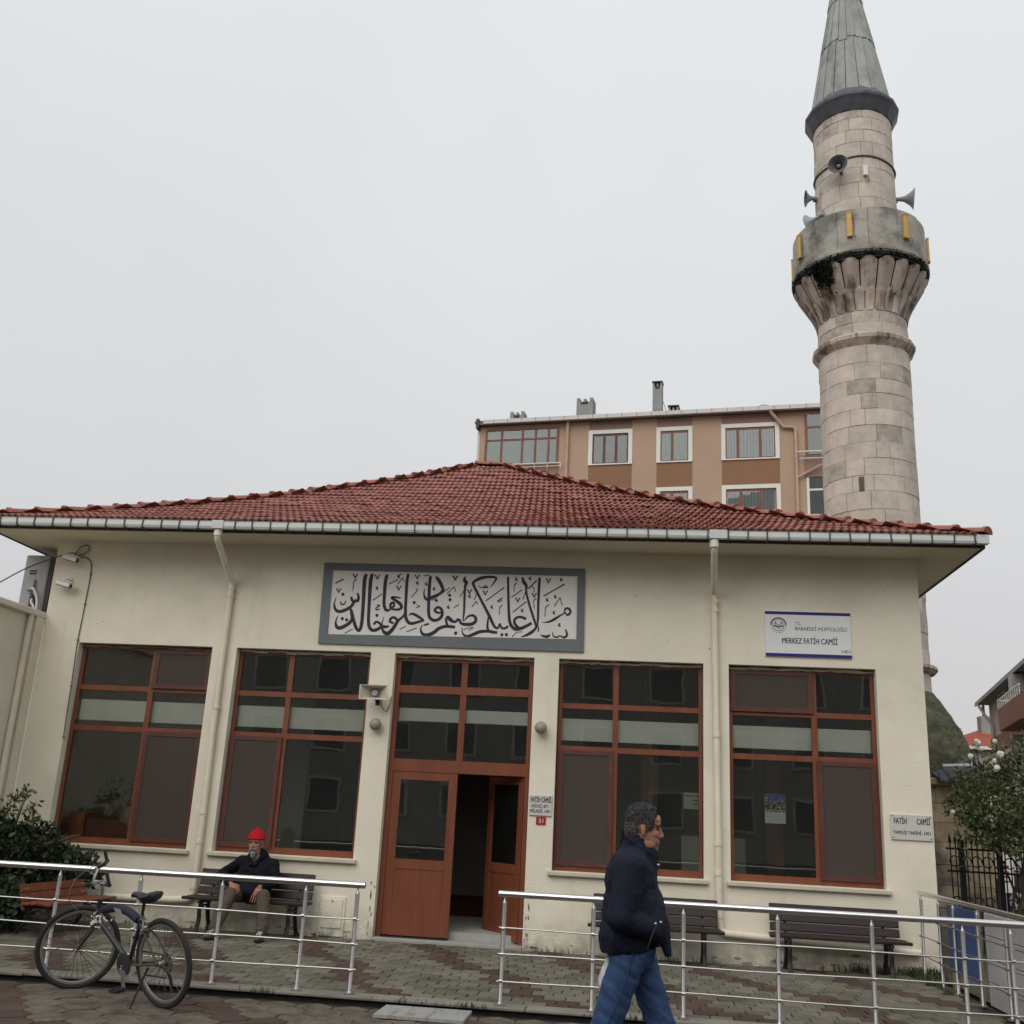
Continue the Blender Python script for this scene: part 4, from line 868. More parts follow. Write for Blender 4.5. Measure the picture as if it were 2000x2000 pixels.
# ------------------------------------------------------------------ benches
def bench(label, mplank, Wb=1.50, backs=(.475, .58, .685), bh=.046):
    b = thing('park_bench', label, 'bench', (0, 0, 0), 'wooden benches along the terrace')
    hw = Wb/2
    for k, (y, z) in enumerate(((-.62, .385), (-.525, .39), (-.43, .388), (-.335, .38))):
        ww = hw+.05 if k == 0 else hw+.02
        mb = MB(); mb.box((-ww, y-.042, z), (ww, y+.042, z+.036), .008); mb.build('seat_slat', mplank, b)
    rot = Matrix.Rotation(R(-14), 3, 'X')
    for k, z in enumerate(backs):
        y = -.262+(z-.475)*math.tan(R(14)); mb = MB(); mb.obox((0, y, z), (hw, .016, bh), rot, .008); sl = mb.build('back_slat', mplank, b)
        for sx in (-1, 1):
            for d in (-.022, .022):
                mb = MB(); mb.lathe([(.008, 0), (.006, .005)], 8, rot=Matrix.Rotation(PI/2, 3, 'X'), org=(sx*.56+d, y-.0165-abs(0), z)); mb.build('bolt', M_STEELR, sl)
    for sx in (-.57, .57):
        mb = MB(); w = .045
        mb.tube(curve_pts([(sx, -.56, .375), (sx, -.60, .27), (sx, -.585, .14), (sx, -.64, .012)], 4), [.026]*12+[.032], 6); mb.obox((sx, -.65, .012), (.03, .05, .012), None, .005); mb.build('front_leg', M_IRON, b, True)
        mb = MB(); mb.tube(curve_pts([(sx, -.32, .37), (sx, -.33, .26), (sx, -.28, .13), (sx, -.20, .012)], 4), [.026]*12+[.032], 6); mb.obox((sx, -.19, .012), (.03, .045, .012), None, .005); mb.build('rear_leg', M_IRON, b, True)
        mb = MB(); mb.bar((sx, -.66, .362), (sx, -.27, .36), .04, .032); mb.tube(curve_pts([(sx, -.30, .36), (sx, -.245, .45), (sx, -.20, .60), (sx, -.175, .72)], 4), .018, 6); mb.tube(curve_pts([(sx, -.56, .27), (sx, -.45, .32), (sx, -.33, .27)], 4), .013, 6); mb.build('side_frame', M_IRON, b, True)
    return b
b0 = bench('dark brown slatted bench under the second window with the old man seated on it', M_BENCH); b0.location = (-2.465, .07, zt(-.4))
b1 = copy_tree(b0, None, 'dark brown slatted bench with chipped paint between the doorway and the walking man'); b1.location = (2.57, .07, zt(-.4)-.02)
b2 = copy_tree(b0, None, 'dark brown slatted bench standing alone under the rightmost window'); b2.location = (4.685, .07, zt(-.4)-.01)
b3 = bench('orange brown slatted bench with its end to the camera beside the dark shrub', M_BENCHO, 1.30, (.37, .475, .58), .052)
b3.rotation_euler = (0, 0, R(86)); b3.scale = (1, 1, .86); b3.location = (-4.78, -1.30, zt(-1.2))

# ------------------------------------------------------------------ minaret
MX, MY = 7.655, 9.5
mina = thing('minaret', 'tall stone minaret with a balcony and grey lead cone behind the right corner', 'minaret', (MX, MY, 0))
def drum(name, m, z0, z1, r0, r1, n=48): mb = MB(); mb.lathe([(r0, z0), (r1, z1)], n, c=(MX, MY)); return mb.build(name, m, mina, True)
def ring_block(r0b, r0t, th0, th1, z0, z1, dep=.10, bev=.004, n=4):
    """one curved ashlar"""
    mb = MB(); vs = []; a = [th0+(th1-th0)*i/n for i in range(n+1)]; br = bev/r0b
    for rr, zz, inset in ((0, z0, 0), (0, z1, 0)):
        pass
    rows = [(-dep, z0, 0.), (-.004, z0, 0.), (0., z0+bev, br), (0., z1-bev, br), (-.004, z1, 0.), (-dep, z1, 0.)]
    for k, (dr, z, ins) in enumerate(rows):
        rb = r0b+(r0t-r0b)*(z-z0)/(z1-z0)+dr
        for i, t in enumerate(a):
            t2 = t+(ins if i == 0 else -ins if i == n else 0); vs.append((MX+rb*math.cos(t2), MY+rb*math.sin(t2), z))
    w = n+1; fs = [(k*w+i, k*w+i+1, (k+1)*w+i+1, (k+1)*w+i) for k in range(5) for i in range(n)]
    fs.append(tuple(k*w for k in range(6))[::-1]); fs.append(tuple(k*w+n for k in range(6)))
    mb.add(vs, fs); return mb
FACE = math.atan2(CP.y-MY, CP.x-MX)
backs = MB()
def course(z0, z1, r0, r1, L, gap=.004):
    n = max(6, int(2*PI*r0/L)); cuts = sorted((2*PI*(i+rnd.uniform(-.36, .36))/n) for i in range(n)); off = rnd.uniform(0, 2*PI)
    for i in range(n):
        t0, t1 = cuts[i]+off, (cuts[(i+1) % n]+(2*PI if i == n-1 else 0))+off; mid = (t0+t1)/2
        d = rnd.uniform(-.008, .006); mb = ring_block(r0+d, r1+d, t0+gap/2/r0, t1-gap/2/r0, z0+gap/2, z1-gap/2)
        if math.cos(mid-FACE) > -.12: mb.build('stone_block', M_STONE2 if rnd.random() < .12 else M_STONE, mina)
        else: backs.add(mb.v, mb.f)
drum('shaft_core', M_MORT, 4.2, 13.3, .99, .985); drum('upper_core', M_MORT, 13.3, 19.2, .92, .90)
z = 4.98
while z < 12.2:
    h = min(rnd.uniform(.32, .42), 12.25-z); h = h if 12.25-z-h > .2 else 12.25-z
    course(z, z+h, 1.032, 1.030, .58); z += h
for z0, z1 in ((12.5, 12.83), (12.83, 13.15)): course(z0, z1, 1.03, 1.03, .6)
z = 15.0
while z < 18.6:
    h = min(rnd.uniform(.34, .42), 18.7-z); h = h if 18.7-z-h > .2 else 18.7-z
    course(z, z+h, .968-.016*(z-15)/3.6, .967-.016*(z+h-15)/3.6, .52); z += h
course(4.38, 4.82, 1.045, 1.04, .6)
tag(backs.build('rear_stone_blocks', M_STONE, mina), kind='stuff')
# slit window
p = at_cyl(1683, 945, MX, MY, 1.03); th = math.atan2(p.y-MY, p.x-MX)
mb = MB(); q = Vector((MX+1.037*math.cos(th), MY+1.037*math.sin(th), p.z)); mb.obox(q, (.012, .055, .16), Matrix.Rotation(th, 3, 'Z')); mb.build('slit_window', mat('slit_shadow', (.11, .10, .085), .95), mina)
# mouldings
def mould(name, prof, m=M_STONE, n=16, a0=.1): mb = MB(); mb.lathe(prof, n, c=(MX, MY), a0=a0); return mb.build(name, m, mina)
mould('ring_moulding', [(1.03, 12.24), (1.165, 12.40), (1.18, 12.48), (1.15, 12.52), (1.02, 12.50)], M_STONEC)
mould('lower_ring', [(1.04, 4.80), (1.12, 4.83), (1.185, 4.90), (1.17, 4.97), (1.03, 5.0)], M_STONEC, 32)
# balcony: fluted corbels in two tiers
def flute(n, z0, z1, r0, r1, pw, crown, scale=1.):
    v = []; f = []; w = 2*PI/n; NU, NV = 6, 9
    for k in range(NV+1):
        t = k/NV
        for i in range(NU+1):
            u = i/NU*2-1; r = r0+(r1-r0)*t**pw; bul = crown*(1-u*u)*(.25+.75*t); th = u*w*.5*(.93)
            z = z0+(z1-z0)*t-(.06*u*u*t*t); rr = r+bul-.03*(t > .96)*1
            v.append((rr*math.cos(th), rr*math.sin(th), z))
    for k in range(NV):
        for i in range(NU): a = k*(NU+1)+i; f.append((a, a+1, a+NU+2, a+NU+1))
    top = len(v)
    for i in range(NU+1): u = i/NU*2-1; th = u*w*.5; v.append(((r1-.35)*math.cos(th), (r1-.35)*math.sin(th), z1+.01))
    for i in range(NU): a = NV*(NU+1)+i; f.append((a, a+1, top+i+1, top+i))
    mb = MB(); mb.add(v, f); me = mb.mesh('corbel_flute', M_STONEC, smooth=True); autosmooth(me, 55); return me
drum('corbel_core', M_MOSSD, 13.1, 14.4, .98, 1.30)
for n, args in ((30, (13.12, 13.66, 1.03, 1.20, 1.7, .05)), (22, (13.54, 14.25, 1.15, 1.48, 1.0, .10))):
    me = flute(n, *args)
    for i in range(n):
        o = link('corbel_flute', me, mina, (0, 0, 0)); o.rotation_euler = (0, 0, 2*PI*i/n+.07)
mould('balcony_ledge', [(1.25, 14.23), (1.53, 14.24), (1.56, 14.30), (1.585, 14.37), (1.605, 14.40), (1.60, 14.50), (1.55, 14.53)], M_STONEP, 40)
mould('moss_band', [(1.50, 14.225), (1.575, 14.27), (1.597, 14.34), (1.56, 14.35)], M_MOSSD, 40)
drum('balcony_floor', M_MORT, 14.4, 14.56, 1.5, 1.5)
NP = 14
for i in range(NP):
    t0 = 2*PI*i/NP+.16; mb = MB(); vs = []; n = 5
    dz = rnd.uniform(-.02, .02)
    for r, z in ((1.555, 14.51), (1.545, 15.50+dz), (1.43, 15.50+dz), (1.43, 14.51)):
        vs += [(MX+r*math.cos(t0+(2*PI/NP)*(j/n)*.985), MY+r*math.sin(t0+(2*PI/NP)*(j/n)*.985), z) for j in range(n+1)]
    w = n+1; fs = [(k*w+j, k*w+j+1, ((k+1) % 4)*w+j+1, ((k+1) % 4)*w+j) for k in range(4) for j in range(n)]+[(0, w, 2*w, 3*w), (n, 3*w+n, 2*w+n, w+n)]
    mb.add(vs, fs); mb.build('parapet_slab', M_STONEP, mina)
# moss growth hanging under the balcony, on the left of the face
mb = MB(); pc = at_cyl(1612, 545, MX, MY, 1.4); tm = math.atan2(pc.y-MY, pc.x-MX)
for i in range(1250):
    t = tm+max(-.16, min(.16, rnd.gauss(0, .09))); z = 14.30-abs(rnd.gauss(0, .25)); z = max(z, 13.56); rr = 1.20+(z-13.54)/.72*.38+rnd.uniform(.0, .05)
    if i > 950: t = FACE+rnd.uniform(-1.3, 1.2); z = 14.30+rnd.gauss(0, .05); rr = 1.575+rnd.uniform(0, .03)
    c = Vector((MX+rr*math.cos(t), MY+rr*math.sin(t), z)); q = Vector((rnd.gauss(0, 1), rnd.gauss(0, 1), rnd.gauss(0, 1))).normalized(); b = q.orthogonal().normalized(); e2 = q.cross(b); s_ = rnd.uniform(.02, .06)
    mb.add([c+b*s_, c+e2*s_*.7, c-b*s_, c-e2*s_*.7], [(0, 1, 2, 3)])
tag(mb.build('moss', M_MOSSD, mina), kind='stuff')
# eaves ring and lead cone
mould('cone_eave', [(.95, 18.64), (.985, 18.66), (1.115, 18.93), (1.155, 19.0), (1.16, 19.07), (1.12, 19.12), (1.0, 19.30), (.93, 19.42)], M_LEADD, 16, .05)
mb = MB(); mb.lathe([(.90, 19.5), (.01, 25.0)], 24, c=(MX, MY)); mb.build('cone_core', M_LEADD, mina)
zc = [19.22, 21.1, 22.55, 23.8, 24.9]; rc = lambda z: .93*(25.05-z)/(25.05-19.40)+.012
NSH = 20
for k in range(4):
    for i in range(NSH):
        t0 = 2*PI*(i+.03)/NSH+.09*k; t1 = 2*PI*(i+.97)/NSH+.09*k; za = zc[k]-.03+rnd.uniform(-.05, .05); zb = zc[k+1]+.03; o_ = .022 if True else 0
        r0, r1 = rc(za)+.024, rc(zb)+.006; vs = []
        for r, z in ((r0, za), (r1, zb)):
            for j in range(4):
                t = t0+(t1-t0)*j/3; edge = .014 if j == 3 else 0; vs.append((MX+(r+edge)*math.cos(t), MY+(r+edge)*math.sin(t), z))
        for j in range(4): t = t0+(t1-t0)*j/3; vs.append((MX+(r0-.03)*math.cos(t), MY+(r0-.03)*math.sin(t), za))
        for z, r in ((za, r0-.02), (zb, r1-.02)): vs.append((MX+r*math.cos(t1+.004), MY+r*math.sin(t1+.004), z))
        mb = MB(); mb.add(vs, [(j, j+1, 5+j, 4+j) for j in range(3)]+[(8+j, 9+j, j+1, j) for j in range(3)]+[(3, 12, 13, 7)]); mb.build('lead_sheet', M_LEAD, mina)
mb = MB(); mb.lathe([(.02, 24.9), (.10, 25.1), (.03, 25.3), (.08, 25.5), (.015, 25.7), (.01, 26.2)], 12, c=(MX, MY)); mb.build('finial', M_LEADD, mina, True)
# pedestal: square base, mossy shoulder
BH = 1.56
def base_blocks():
    hts = [-.2, .22, .62, 1.0, 1.4, 1.78, 2.14, 2.46]
    for face in range(4):
        rot = Matrix.Rotation(face*PI/2, 3, 'Z')
        for a, b in zip(hts, hts[1:]):
            x = -BH
            while x < BH-.05:
                L = rnd.uniform(.5, .8); x2 = x+L if BH-x-L > .3 else BH
                d = rnd.uniform(-.012, .012); mb = MB(); c = Vector((MX, MY, 0))+rot@Vector(((x+x2)/2, -BH+.1-d, (a+b)/2)); mb.obox(c, ((x2-x)/2-.003, .1, (b-a)/2-.003), rot, .008)
                if face in (0, 1): mb.build('base_block', M_BASEST, mina)
                else: rear.add(mb.v, mb.f)
                x = x2
rear = MB(); base_blocks(); tag(rear.build('rear_base_blocks', M_BASEST, mina), kind='stuff')
mb = MB(); mb.box((MX-BH+.02, MY-BH+.02, -.2), (MX+BH-.02, MY+BH-.02, 2.5)); mb.build('base_core', M_MORT, mina)
mb = MB(); mb.box((MX-BH-.14, MY-BH-.14, 2.47), (MX+BH+.14, MY+BH+.14, 2.62), .03); mb.build('base_cornice', M_BASEST, mina)
mb = MB(); NT, NK = 72, 22; vs = []
for k in range(NK+1):
    t = k/NK; z = 2.6+(4.42-2.6)*t; prof = 1-(t**1.7)
    for i in range(NT):
        a = 2*PI*i/NT; ca, sa = math.cos(a), math.sin(a); sq = 1/max(abs(ca), abs(sa)); sqr = min(sq, 1.22)*BH*1.03
        r = 1.05+(sqr-1.05)*prof; nz = mnoise.noise(Vector((ca*4, sa*4, z*2.4)))*.07+mnoise.noise(Vector((ca*13, sa*13, z*8)))*.035
        vs.append((MX+(r+nz)*ca, MY+(r+nz)*sa, z))
mb.add(vs, [(k*NT+i, k*NT+(i+1) % NT, (k+1)*NT+(i+1) % NT, (k+1)*NT+i) for k in range(NK) for i in range(NT)]); mb.build('mossy_shoulder', M_MOSS, mina)
mb = MB()
for i in range(900):
    a = FACE+rnd.uniform(-1.6, 1.6); t = rnd.random(); z = 2.6+1.8*t; ca, sa = math.cos(a), math.sin(a); sqr = min(1/max(abs(ca), abs(sa)), 1.22)*BH*1.03; r = 1.05+(sqr-1.05)*(1-t**1.7)+rnd.uniform(-.02, .035)
    c = Vector((MX+r*ca, MY+r*sa, z)); q = Vector((rnd.gauss(0, 1), rnd.gauss(0, 1), rnd.gauss(0, 1))).normalized(); b = q.orthogonal().normalized(); e2 = q.cross(b); s_ = rnd.uniform(.012, .032)
    mb.add([c+b*s_, c+e2*s_*.6, c-b*s_, c-e2*s_*.6], [(0, 1, 2, 3)])
tag(mb.build('dry_growth', mat('dry_growth', (.095, .092, .06), .95, .4, 6, island=.5), mina), kind='stuff')
# dark lead rain flashing at the shoulder foot
mb = MB(); a = at_y(1845, 1530, 7.9); mb.obox((MX+.95, MY-BH-.25, 2.78), (.42, .28, .03), Matrix.Rotation(R(-24), 3, 'Y')@Matrix.Rotation(R(20), 3, 'X')); mb.obox((MX+.95, MY-BH-.40, 2.68), (.40, .04, .10), Matrix.Rotation(R(-10), 3, 'Y')); mb.build('flashing', M_LEADD, mina)
mb = MB(); mb.tube([(MX+.62, MY-BH-.42, 2.83), (MX+1.3, MY-BH-.42, 2.87)], .035, 8); mb.build('flashing_pipe', M_GREYP, mina, True)

# things fixed to the minaret
def horn(px, py, r, aim, label, size=.22, depth=.34, ring_r=.955):
    p = at_cyl(px, py, MX, MY, r); aim = Vector(aim).normalized(); h = thing('horn_loudspeaker', label, 'loudspeaker', tuple(p), 'horn loudspeakers on the minaret')
    rot = aim.to_track_quat('Z', 'Y').to_matrix(); D = depth; s_ = size
    prof = [(.045, -D), (.055, -D*.72), (.075, -D*.5), (s_*.58, -D*.22), (s_*.85, -D*.06), (s_, 0), (s_*1.02, .006), (s_*.985, .008), (s_*.83, -D*.05), (s_*.55, -D*.21), (.06, -D*.5), (.05, -D*.66)]
    mb = MB(); mb.lathe(prof, 24, rot=rot, org=p, caps=False); mb.m = [0]*(24*7)+[1]*(24*4); o = mb.build('bell', [M_HORN, M_HORNI], h, True)
    mb = MB(); mb.lathe([(.02, -D*.66), (.05, -D*.45), (.045, -D*.3), (.022, -D*.22)], 14, rot=rot, org=p); mb.build('throat_plug', M_GREYP, h, True)
    mb = MB(); mb.lathe([(.05, -D-.16), (.07, -D-.15), (.07, -D-.02), (.045, -D+.01)], 16, rot=rot, org=p); mb.build('driver', M_HORN, h, True)
    q = p-aim*(D*.8); rad = Vector((q.x-MX, q.y-MY, 0)).normalized(); base = Vector((MX, MY, 0))+rad*.94; mb = MB(); mb.bar((base.x, base.y, q.z-.1), (q.x, q.y, q.z-.09), .04, .02); mb.bar((q.x, q.y, q.z-.1), (q.x, q.y, q.z+.01), .04, .02, (1, 0, 0)); mb.build('bracket', M_IRON, h)
    return h
dv = Vector((CP.x-MX, CP.y-MY, 0)).normalized(); side = Vector((-dv.y, dv.x, 0))    # side: to the right as seen from the camera
horn(1636, 320, 1.34, dv*1+side*-.18+Vector((0, 0, -.12)), 'horn loudspeaker facing the camera high on the minaret shaft', .235, .36)
def horn_at(pos, aim, label, size=.24, depth=.36):
    p = Vector(pos); aim = Vector(aim).normalized(); h = thing('horn_loudspeaker', label, 'loudspeaker', tuple(p), 'horn loudspeakers on the minaret'); rot = aim.to_track_quat('Z', 'Y').to_matrix(); D = depth; s_ = size
    prof = [(.045, -D), (.055, -D*.72), (.075, -D*.5), (s_*.58, -D*.22), (s_*.85, -D*.06), (s_, 0), (s_*1.02, .006), (s_*.985, .008), (s_*.83, -D*.05), (s_*.55, -D*.21), (.06, -D*.5), (.05, -D*.66)]
    mb = MB(); mb.lathe(prof, 24, rot=rot, org=p, caps=False); mb.m = [0]*(24*7)+[1]*(24*4); mb.build('bell', [M_HORN, M_HORNI], h, True)
    mb = MB(); mb.lathe([(.02, -D*.66), (.05, -D*.45), (.045, -D*.3), (.022, -D*.22)], 14, rot=rot, org=p); mb.build('throat_plug', M_GREYP, h, True)
    mb = MB(); mb.lathe([(.05, -D-.16), (.07, -D-.15), (.07, -D-.02), (.045, -D+.01)], 16, rot=rot, org=p); mb.build('driver', M_HORN, h, True)
    q = p-aim*(D*.9); rad = Vector((q.x-MX, q.y-MY, 0)).normalized(); base = Vector((MX, MY, 0))+rad*.94; mb = MB(); mb.bar((base.x, base.y, q.z-.1), (q.x, q.y, q.z-.09), .04, .02); mb.bar((q.x, q.y, q.z-.1), (q.x, q.y, q.z+.01), .04, .02, (1, 0, 0)); mb.build('bracket', M_IRON, h)
p = at_y(1785, 388, MY); horn_at(p, side*1+Vector((0, 0, -.12)), 'horn loudspeaker pointing right from the minaret shaft above the balcony', .27, .44)
p = at_y(1574, 388, MY-.1); horn_at(p, side*-1+dv*.25+Vector((0, 0, -.05)), 'small horn loudspeaker pointing left from the minaret shaft seen edge on', .21, .20)
p = at_y(1580, 436, MY-.45); horn_at(p, side*-.8-dv*.55+Vector((0, 0, -.1)), 'horn loudspeaker half hidden behind the balcony parapet on the left', .22, .30)
an = thing('antenna_box', 'small white antenna box strapped to the minaret shaft beside the front horn', 'antenna', tuple(at_cyl(1690, 333, MX, MY, 1.0)))
p = at_cyl(1690, 333, MX, MY, 1.0); th = math.atan2(p.y-MY, p.x-MX); rot = Matrix.Rotation(th, 3, 'Z')
mb = MB(); mb.obox(p, (.035, .055, .14), rot, .008); mb.build('housing', M_WHITE, an)
mb = MB(); mb.obox(p-rot@Vector((.04, 0, .05)), (.02, .03, .03), rot); mb.build('mount', M_IRON, an)
tube_obj('lead', curve_pts([p-Vector((0, 0, .14)), p+Vector((.03, -.02, -.26)), p+Vector((.08, -.01, -.3)), p+Vector((.06, -.02, -.18))]), .008, M_CABLE, an)
cw = thing('cable_ring', 'dark cable strapped round the minaret shaft below the front horn', 'cable', (MX, MY, 17.2))
n = 48; pts = []
for i in range(n+1):
    t = 2*PI*i/n; pts.append((MX+.972*math.cos(t), MY+.972*math.sin(t), 17.28+.03*math.sin(3*t)))
tube_obj('strap', pts, .022, M_CABLE, cw, 6)
for px, lb in ((1661, 'amber bar lamp on the balcony parapet below the front horn'), (1768, 'amber bar lamp on the right of the balcony parapet'), (1564, 'amber bar lamp on the left of the balcony parapet'), (1549, 'bar lamp seen edge on at the far left of the balcony'), (1812, 'bar lamp seen edge on at the far right of the balcony')):
    if px in (1549, 1812):
        ang = FACE+(1.62 if px == 1812 else -1.75)
    else: p = at_cyl(px, 470, MX, MY, 1.55); ang = math.atan2(p.y-MY, p.x-MX)
    rot = Matrix.Rotation(ang, 3, 'Z'); c = Vector((MX, MY, 15.07))+rot@Vector((1.60, 0, 0)); lm = thing('bar_lamp', lb, 'lamp', tuple(c), 'bar lamps on the balcony')
    mb = MB(); mb.obox(c, (.028, .062, .30), rot, .02); mb.build('lens', M_YEL, lm)
    for dz in (-.305, .305):
        mb = MB(); mb.obox(c+Vector((0, 0, dz)), (.034, .068, .022), rot, .006); mb.build('end_cap', mat('amber_cap', (.40, .27, .09), .5), lm)
    mb = MB(); mb.tube(curve_pts([c+rot@Vector((-.03, .08, .22)), c+rot@Vector((-.03, .10, 0)), c+rot@Vector((-.04, .085, -.2)), c+rot@Vector((-.03, .12, -.34))], 4), .008, 5); mb.build('lead', M_CABLE, lm)
    mb = MB(); mb.obox(c-rot@Vector((.035, 0, 0)), (.012, .05, .28), rot); mb.build('backplate', M_GREYP, lm)

# ------------------------------------------------------------------ apartment block behind
AP0 = Vector((-6.31, 40, 0)); APD = (Vector((11.5, 37.3, 0))-AP0).normalized(); APN = Vector((APD.y, -APD.x, 0))
def A(u, d, z): return AP0+APD*u+APN*d+Vector((0, 0, z))       # u along the front, d towards the camera
apt = thing('apartment_block', 'tan and brown apartment block rising behind the mosque roof', 'apartment block', tuple(A(9, -5, 0)))
def abox(mb, u0, u1, d0, d1, z0, z1):
    q = [A(u, d, z) for u in (u0, u1) for d in (d0, d1) for z in (z0, z1)]
    return mb.add(q, [(0, 1, 3, 2), (4, 6, 7, 5), (0, 4, 5, 1), (2, 3, 7, 6), (0, 2, 6, 4), (1, 5, 7, 3)])
def apart(name, m, *b, parent=None, **k): mb = MB(); abox(mb, *b); return mb.build(name, m, parent or apt)
EV = 22.42
apart('wall', M_APT, .0, 19.5, -11, 0, -.5, EV)
apart('side_wall', mat('side_tile', (.62, .60, .56), .8, .1, 8), -.14, -.01, -11, -.02, -.5, EV-.1)
for z in [13+.22*i for i in range(42)]: pass
apart('roof', mat('apt_roof', (.19, .12, .10), .9, .2, 6), -.3, 19.7, -11.2, .18, EV+.16, EV+.30)
gt = apart('gutter', mat('apt_gutter', (.60, .56, .54), .5, .05), .3, 19.7, .32, .50, EV, EV+.22)
apart('soffit', M_APTM, -.1, 19.7, .002, .32, EV+.02, EV+.10)
apart('end_fascia', mat('dark_fascia', (.09, .075, .07), .8), -.16, -.005, -11, .40, EV-.2, EV+.36)
for i in range(23): apart('gutter_seam', M_CHIM, .9+.8*i, .93+.8*i, .501, .512, EV-.01, EV+.225, parent=gt)
FL = 3.40
def apt_window(u0, u1, z0, z1, divs, pm=None, curtain=True, slide=False):
    s_ = .22
    mb = MB(); abox(mb, u0, u0+s_, .003, .06, z0, z1); abox(mb, u1-s_, u1, .003, .06, z0, z1); abox(mb, u0+s_, u1-s_, .003, .06, z1-s_, z1); abox(mb, u0, u1, .003, .075, z0-.07, z0)
    w = mb.build('window', M_APTW, apt)
    a, b, c, d = u0+s_, u1-s_, z0, z1-s_
    mb = MB(); f_ = .07; abox(mb, a, b, -.02, .006, d-.13, d); abox(mb, a, a+f_, -.02, .006, c, d-.13); abox(mb, b-f_, b, -.02, .006, c, d-.13); abox(mb, a+f_, b-f_, -.02, .006, c, c+f_)
    for t in divs: x = a+(b-a)*t; abox(mb, x-.075, x+.075, -.02, .006, c+f_, d-.13)
    mb.build('frame', M_FRAMED if not curtain else M_FRAME, w)
    edges = [a+f_]+[a+(b-a)*t for t in divs]+[b-f_]
    for i in range(len(edges)-1): mb = MB(); abox(mb, edges[i]+.02, edges[i+1]-.02, .0015, .0035, c+f_, d-.13); mb.build('pane', M_GLASSD, w)
    if curtain:
        mb = MB(); n = 48; vs = []
        for i in range(n+1):
            x = a+f_+(b-a-2*f_)*i/n
            for z in (c+f_+.12*abs(math.sin(i*.9))*(i % 7 == 0), d-.14): vs.append(A(x, .0010-.0007*(1+math.sin(i*1.9)), z))
        mb.add(vs, [(2*i, 2*i+2, 2*i+3, 2*i+1) for i in range(n)]); mb.build('curtain', M_CURT, w)
    else:
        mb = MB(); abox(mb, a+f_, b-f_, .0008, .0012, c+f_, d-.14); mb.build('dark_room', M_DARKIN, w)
cols = ((6.24, 8.65, (.33, .66), False), (9.94, 11.86, (.42,), True), (13.36, 16.34, (.25, .70), True))
for u0, u1, dv_, cur in cols:
    for k in range(6):
        zt_ = 21.88-FL*k
        apart('spandrel', M_APTB, u0+.02, u1-.02, .002, .010, zt_-FL+.005, zt_-1.97)
        apt_window(u0, u1, zt_-1.95, zt_, dv_ if k != 1 or u0 < 13 else (.30, .68), curtain=cur)
    apart('top_band', M_APTM, u0+.02, u1-.02, .002, .010, 21.90, EV)
def glazed_balcony(u0, u1, z0, z1, xs, zmid, rec=-.9):
    bl = apart('balcony', M_APTM, u0, u1, .003, .08, z0-1.15, z0-.02)
    mb = MB(); f_ = .07
    abox(mb, u0, u1, .01, .07, z1-.10, z1); abox(mb, u0, u1, .01, .07, z0-.02, z0+.08); abox(mb, u0+.02, u1-.02, .012, .068, zmid-.05, zmid+.05)
    for x in [u0+.05]+list(xs)+[u1-.05]: abox(mb, x-.055, x+.055, .008, .074, z0+.08, z1-.10)
    mb.build('balcony_frame', M_FRAME, bl); ed = [u0+.05]+list(xs)+[u1-.05]
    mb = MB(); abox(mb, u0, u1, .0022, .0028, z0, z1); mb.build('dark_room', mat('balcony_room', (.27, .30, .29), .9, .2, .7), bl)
    for i in range(len(ed)-1):
        for a, b in ((z0+.08, zmid-.05), (zmid+.05, z1-.1)): mb = MB(); abox(mb, ed[i]+.055, ed[i+1]-.055, .03, .036, a, b); mb.build('pane', M_GLASSD, bl)
    mb = MB(); mb.tube([A(u0, .2, z0+.05), A(u1+.25, .2, z0+.05)], .035, 6); mb.tube([A(u0, .2, z0-.12), A(u1+.25, .2, z0-.12)], .02, 6)
    for i in range(7): x = u0+(u1+.2-u0)*i/6; mb.tube([A(x, .2, z0-.3), A(x, .2, z0+.05)], .018, 6)
    mb.build('balcony_rail', M_APTW, bl, True)
for k in range(5):
    z0 = 19.98-FL*k
    glazed_balcony(.35, 4.55, z0, 22.2-FL*k, (1.30, 2.50, 3.25, 4.0) if k == 0 else (1.4, 2.5, 3.4), 21.55-FL*k)
    mb = MB(); abox(mb, 17.55, 19.48, .003, .08, z0-1.2, z0-.02); sp = mb.build('balcony', M_APTM, apt)
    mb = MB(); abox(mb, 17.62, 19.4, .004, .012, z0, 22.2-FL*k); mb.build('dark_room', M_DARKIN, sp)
    mb = MB(); abox(mb, 17.62, 17.75, .012, .05, z0, 22.2-FL*k); abox(mb, 19.3, 19.4, .012, .05, z0, 22.2-FL*k); abox(mb, 17.75, 19.3, .012, .05, 21.45-FL*k, 21.55-FL*k); mb.build('balcony_frame', M_FRAME if k == 0 else M_APTW, sp)
    mb = MB(); abox(mb, 17.75, 19.3, .02, .026, z0, 21.45-FL*k); mb.build('pane', M_GLASSD, sp); mb = MB(); abox(mb, 17.75, 19.3, .02, .026, 21.55-FL*k, 22.2-FL*k); mb.build('pane', M_GLASSD, sp)
    mb = MB(); mb.tube(curve_pts([A(17.2, .02, z0+.05), A(17.25, .25, z0+.1), A(17.5, .3, z0+.1), A(19.4, .3, z0+.1)], 4), .04, 6); mb.tube([A(17.3, .25, z0-.25), A(19.4, .25, z0-.25)], .025, 6); mb.build('balcony_rail', M_APTW, sp, True)
mp = mat('apt_pipe', (.52, .34, .27), .6)
pp = tube_obj('downpipe', [A(5.07, .14, EV), A(5.07, .14, 0)], .09, mp, apt); tube_obj('downpipe', [A(15.9, .42, EV), A(15.95, .36, EV-.12), A(16.55, .14, 21.55), A(17.05, .14, 21.5), A(17.15, .14, 21.35), A(17.15, .14, 0)], .085, mp, apt)
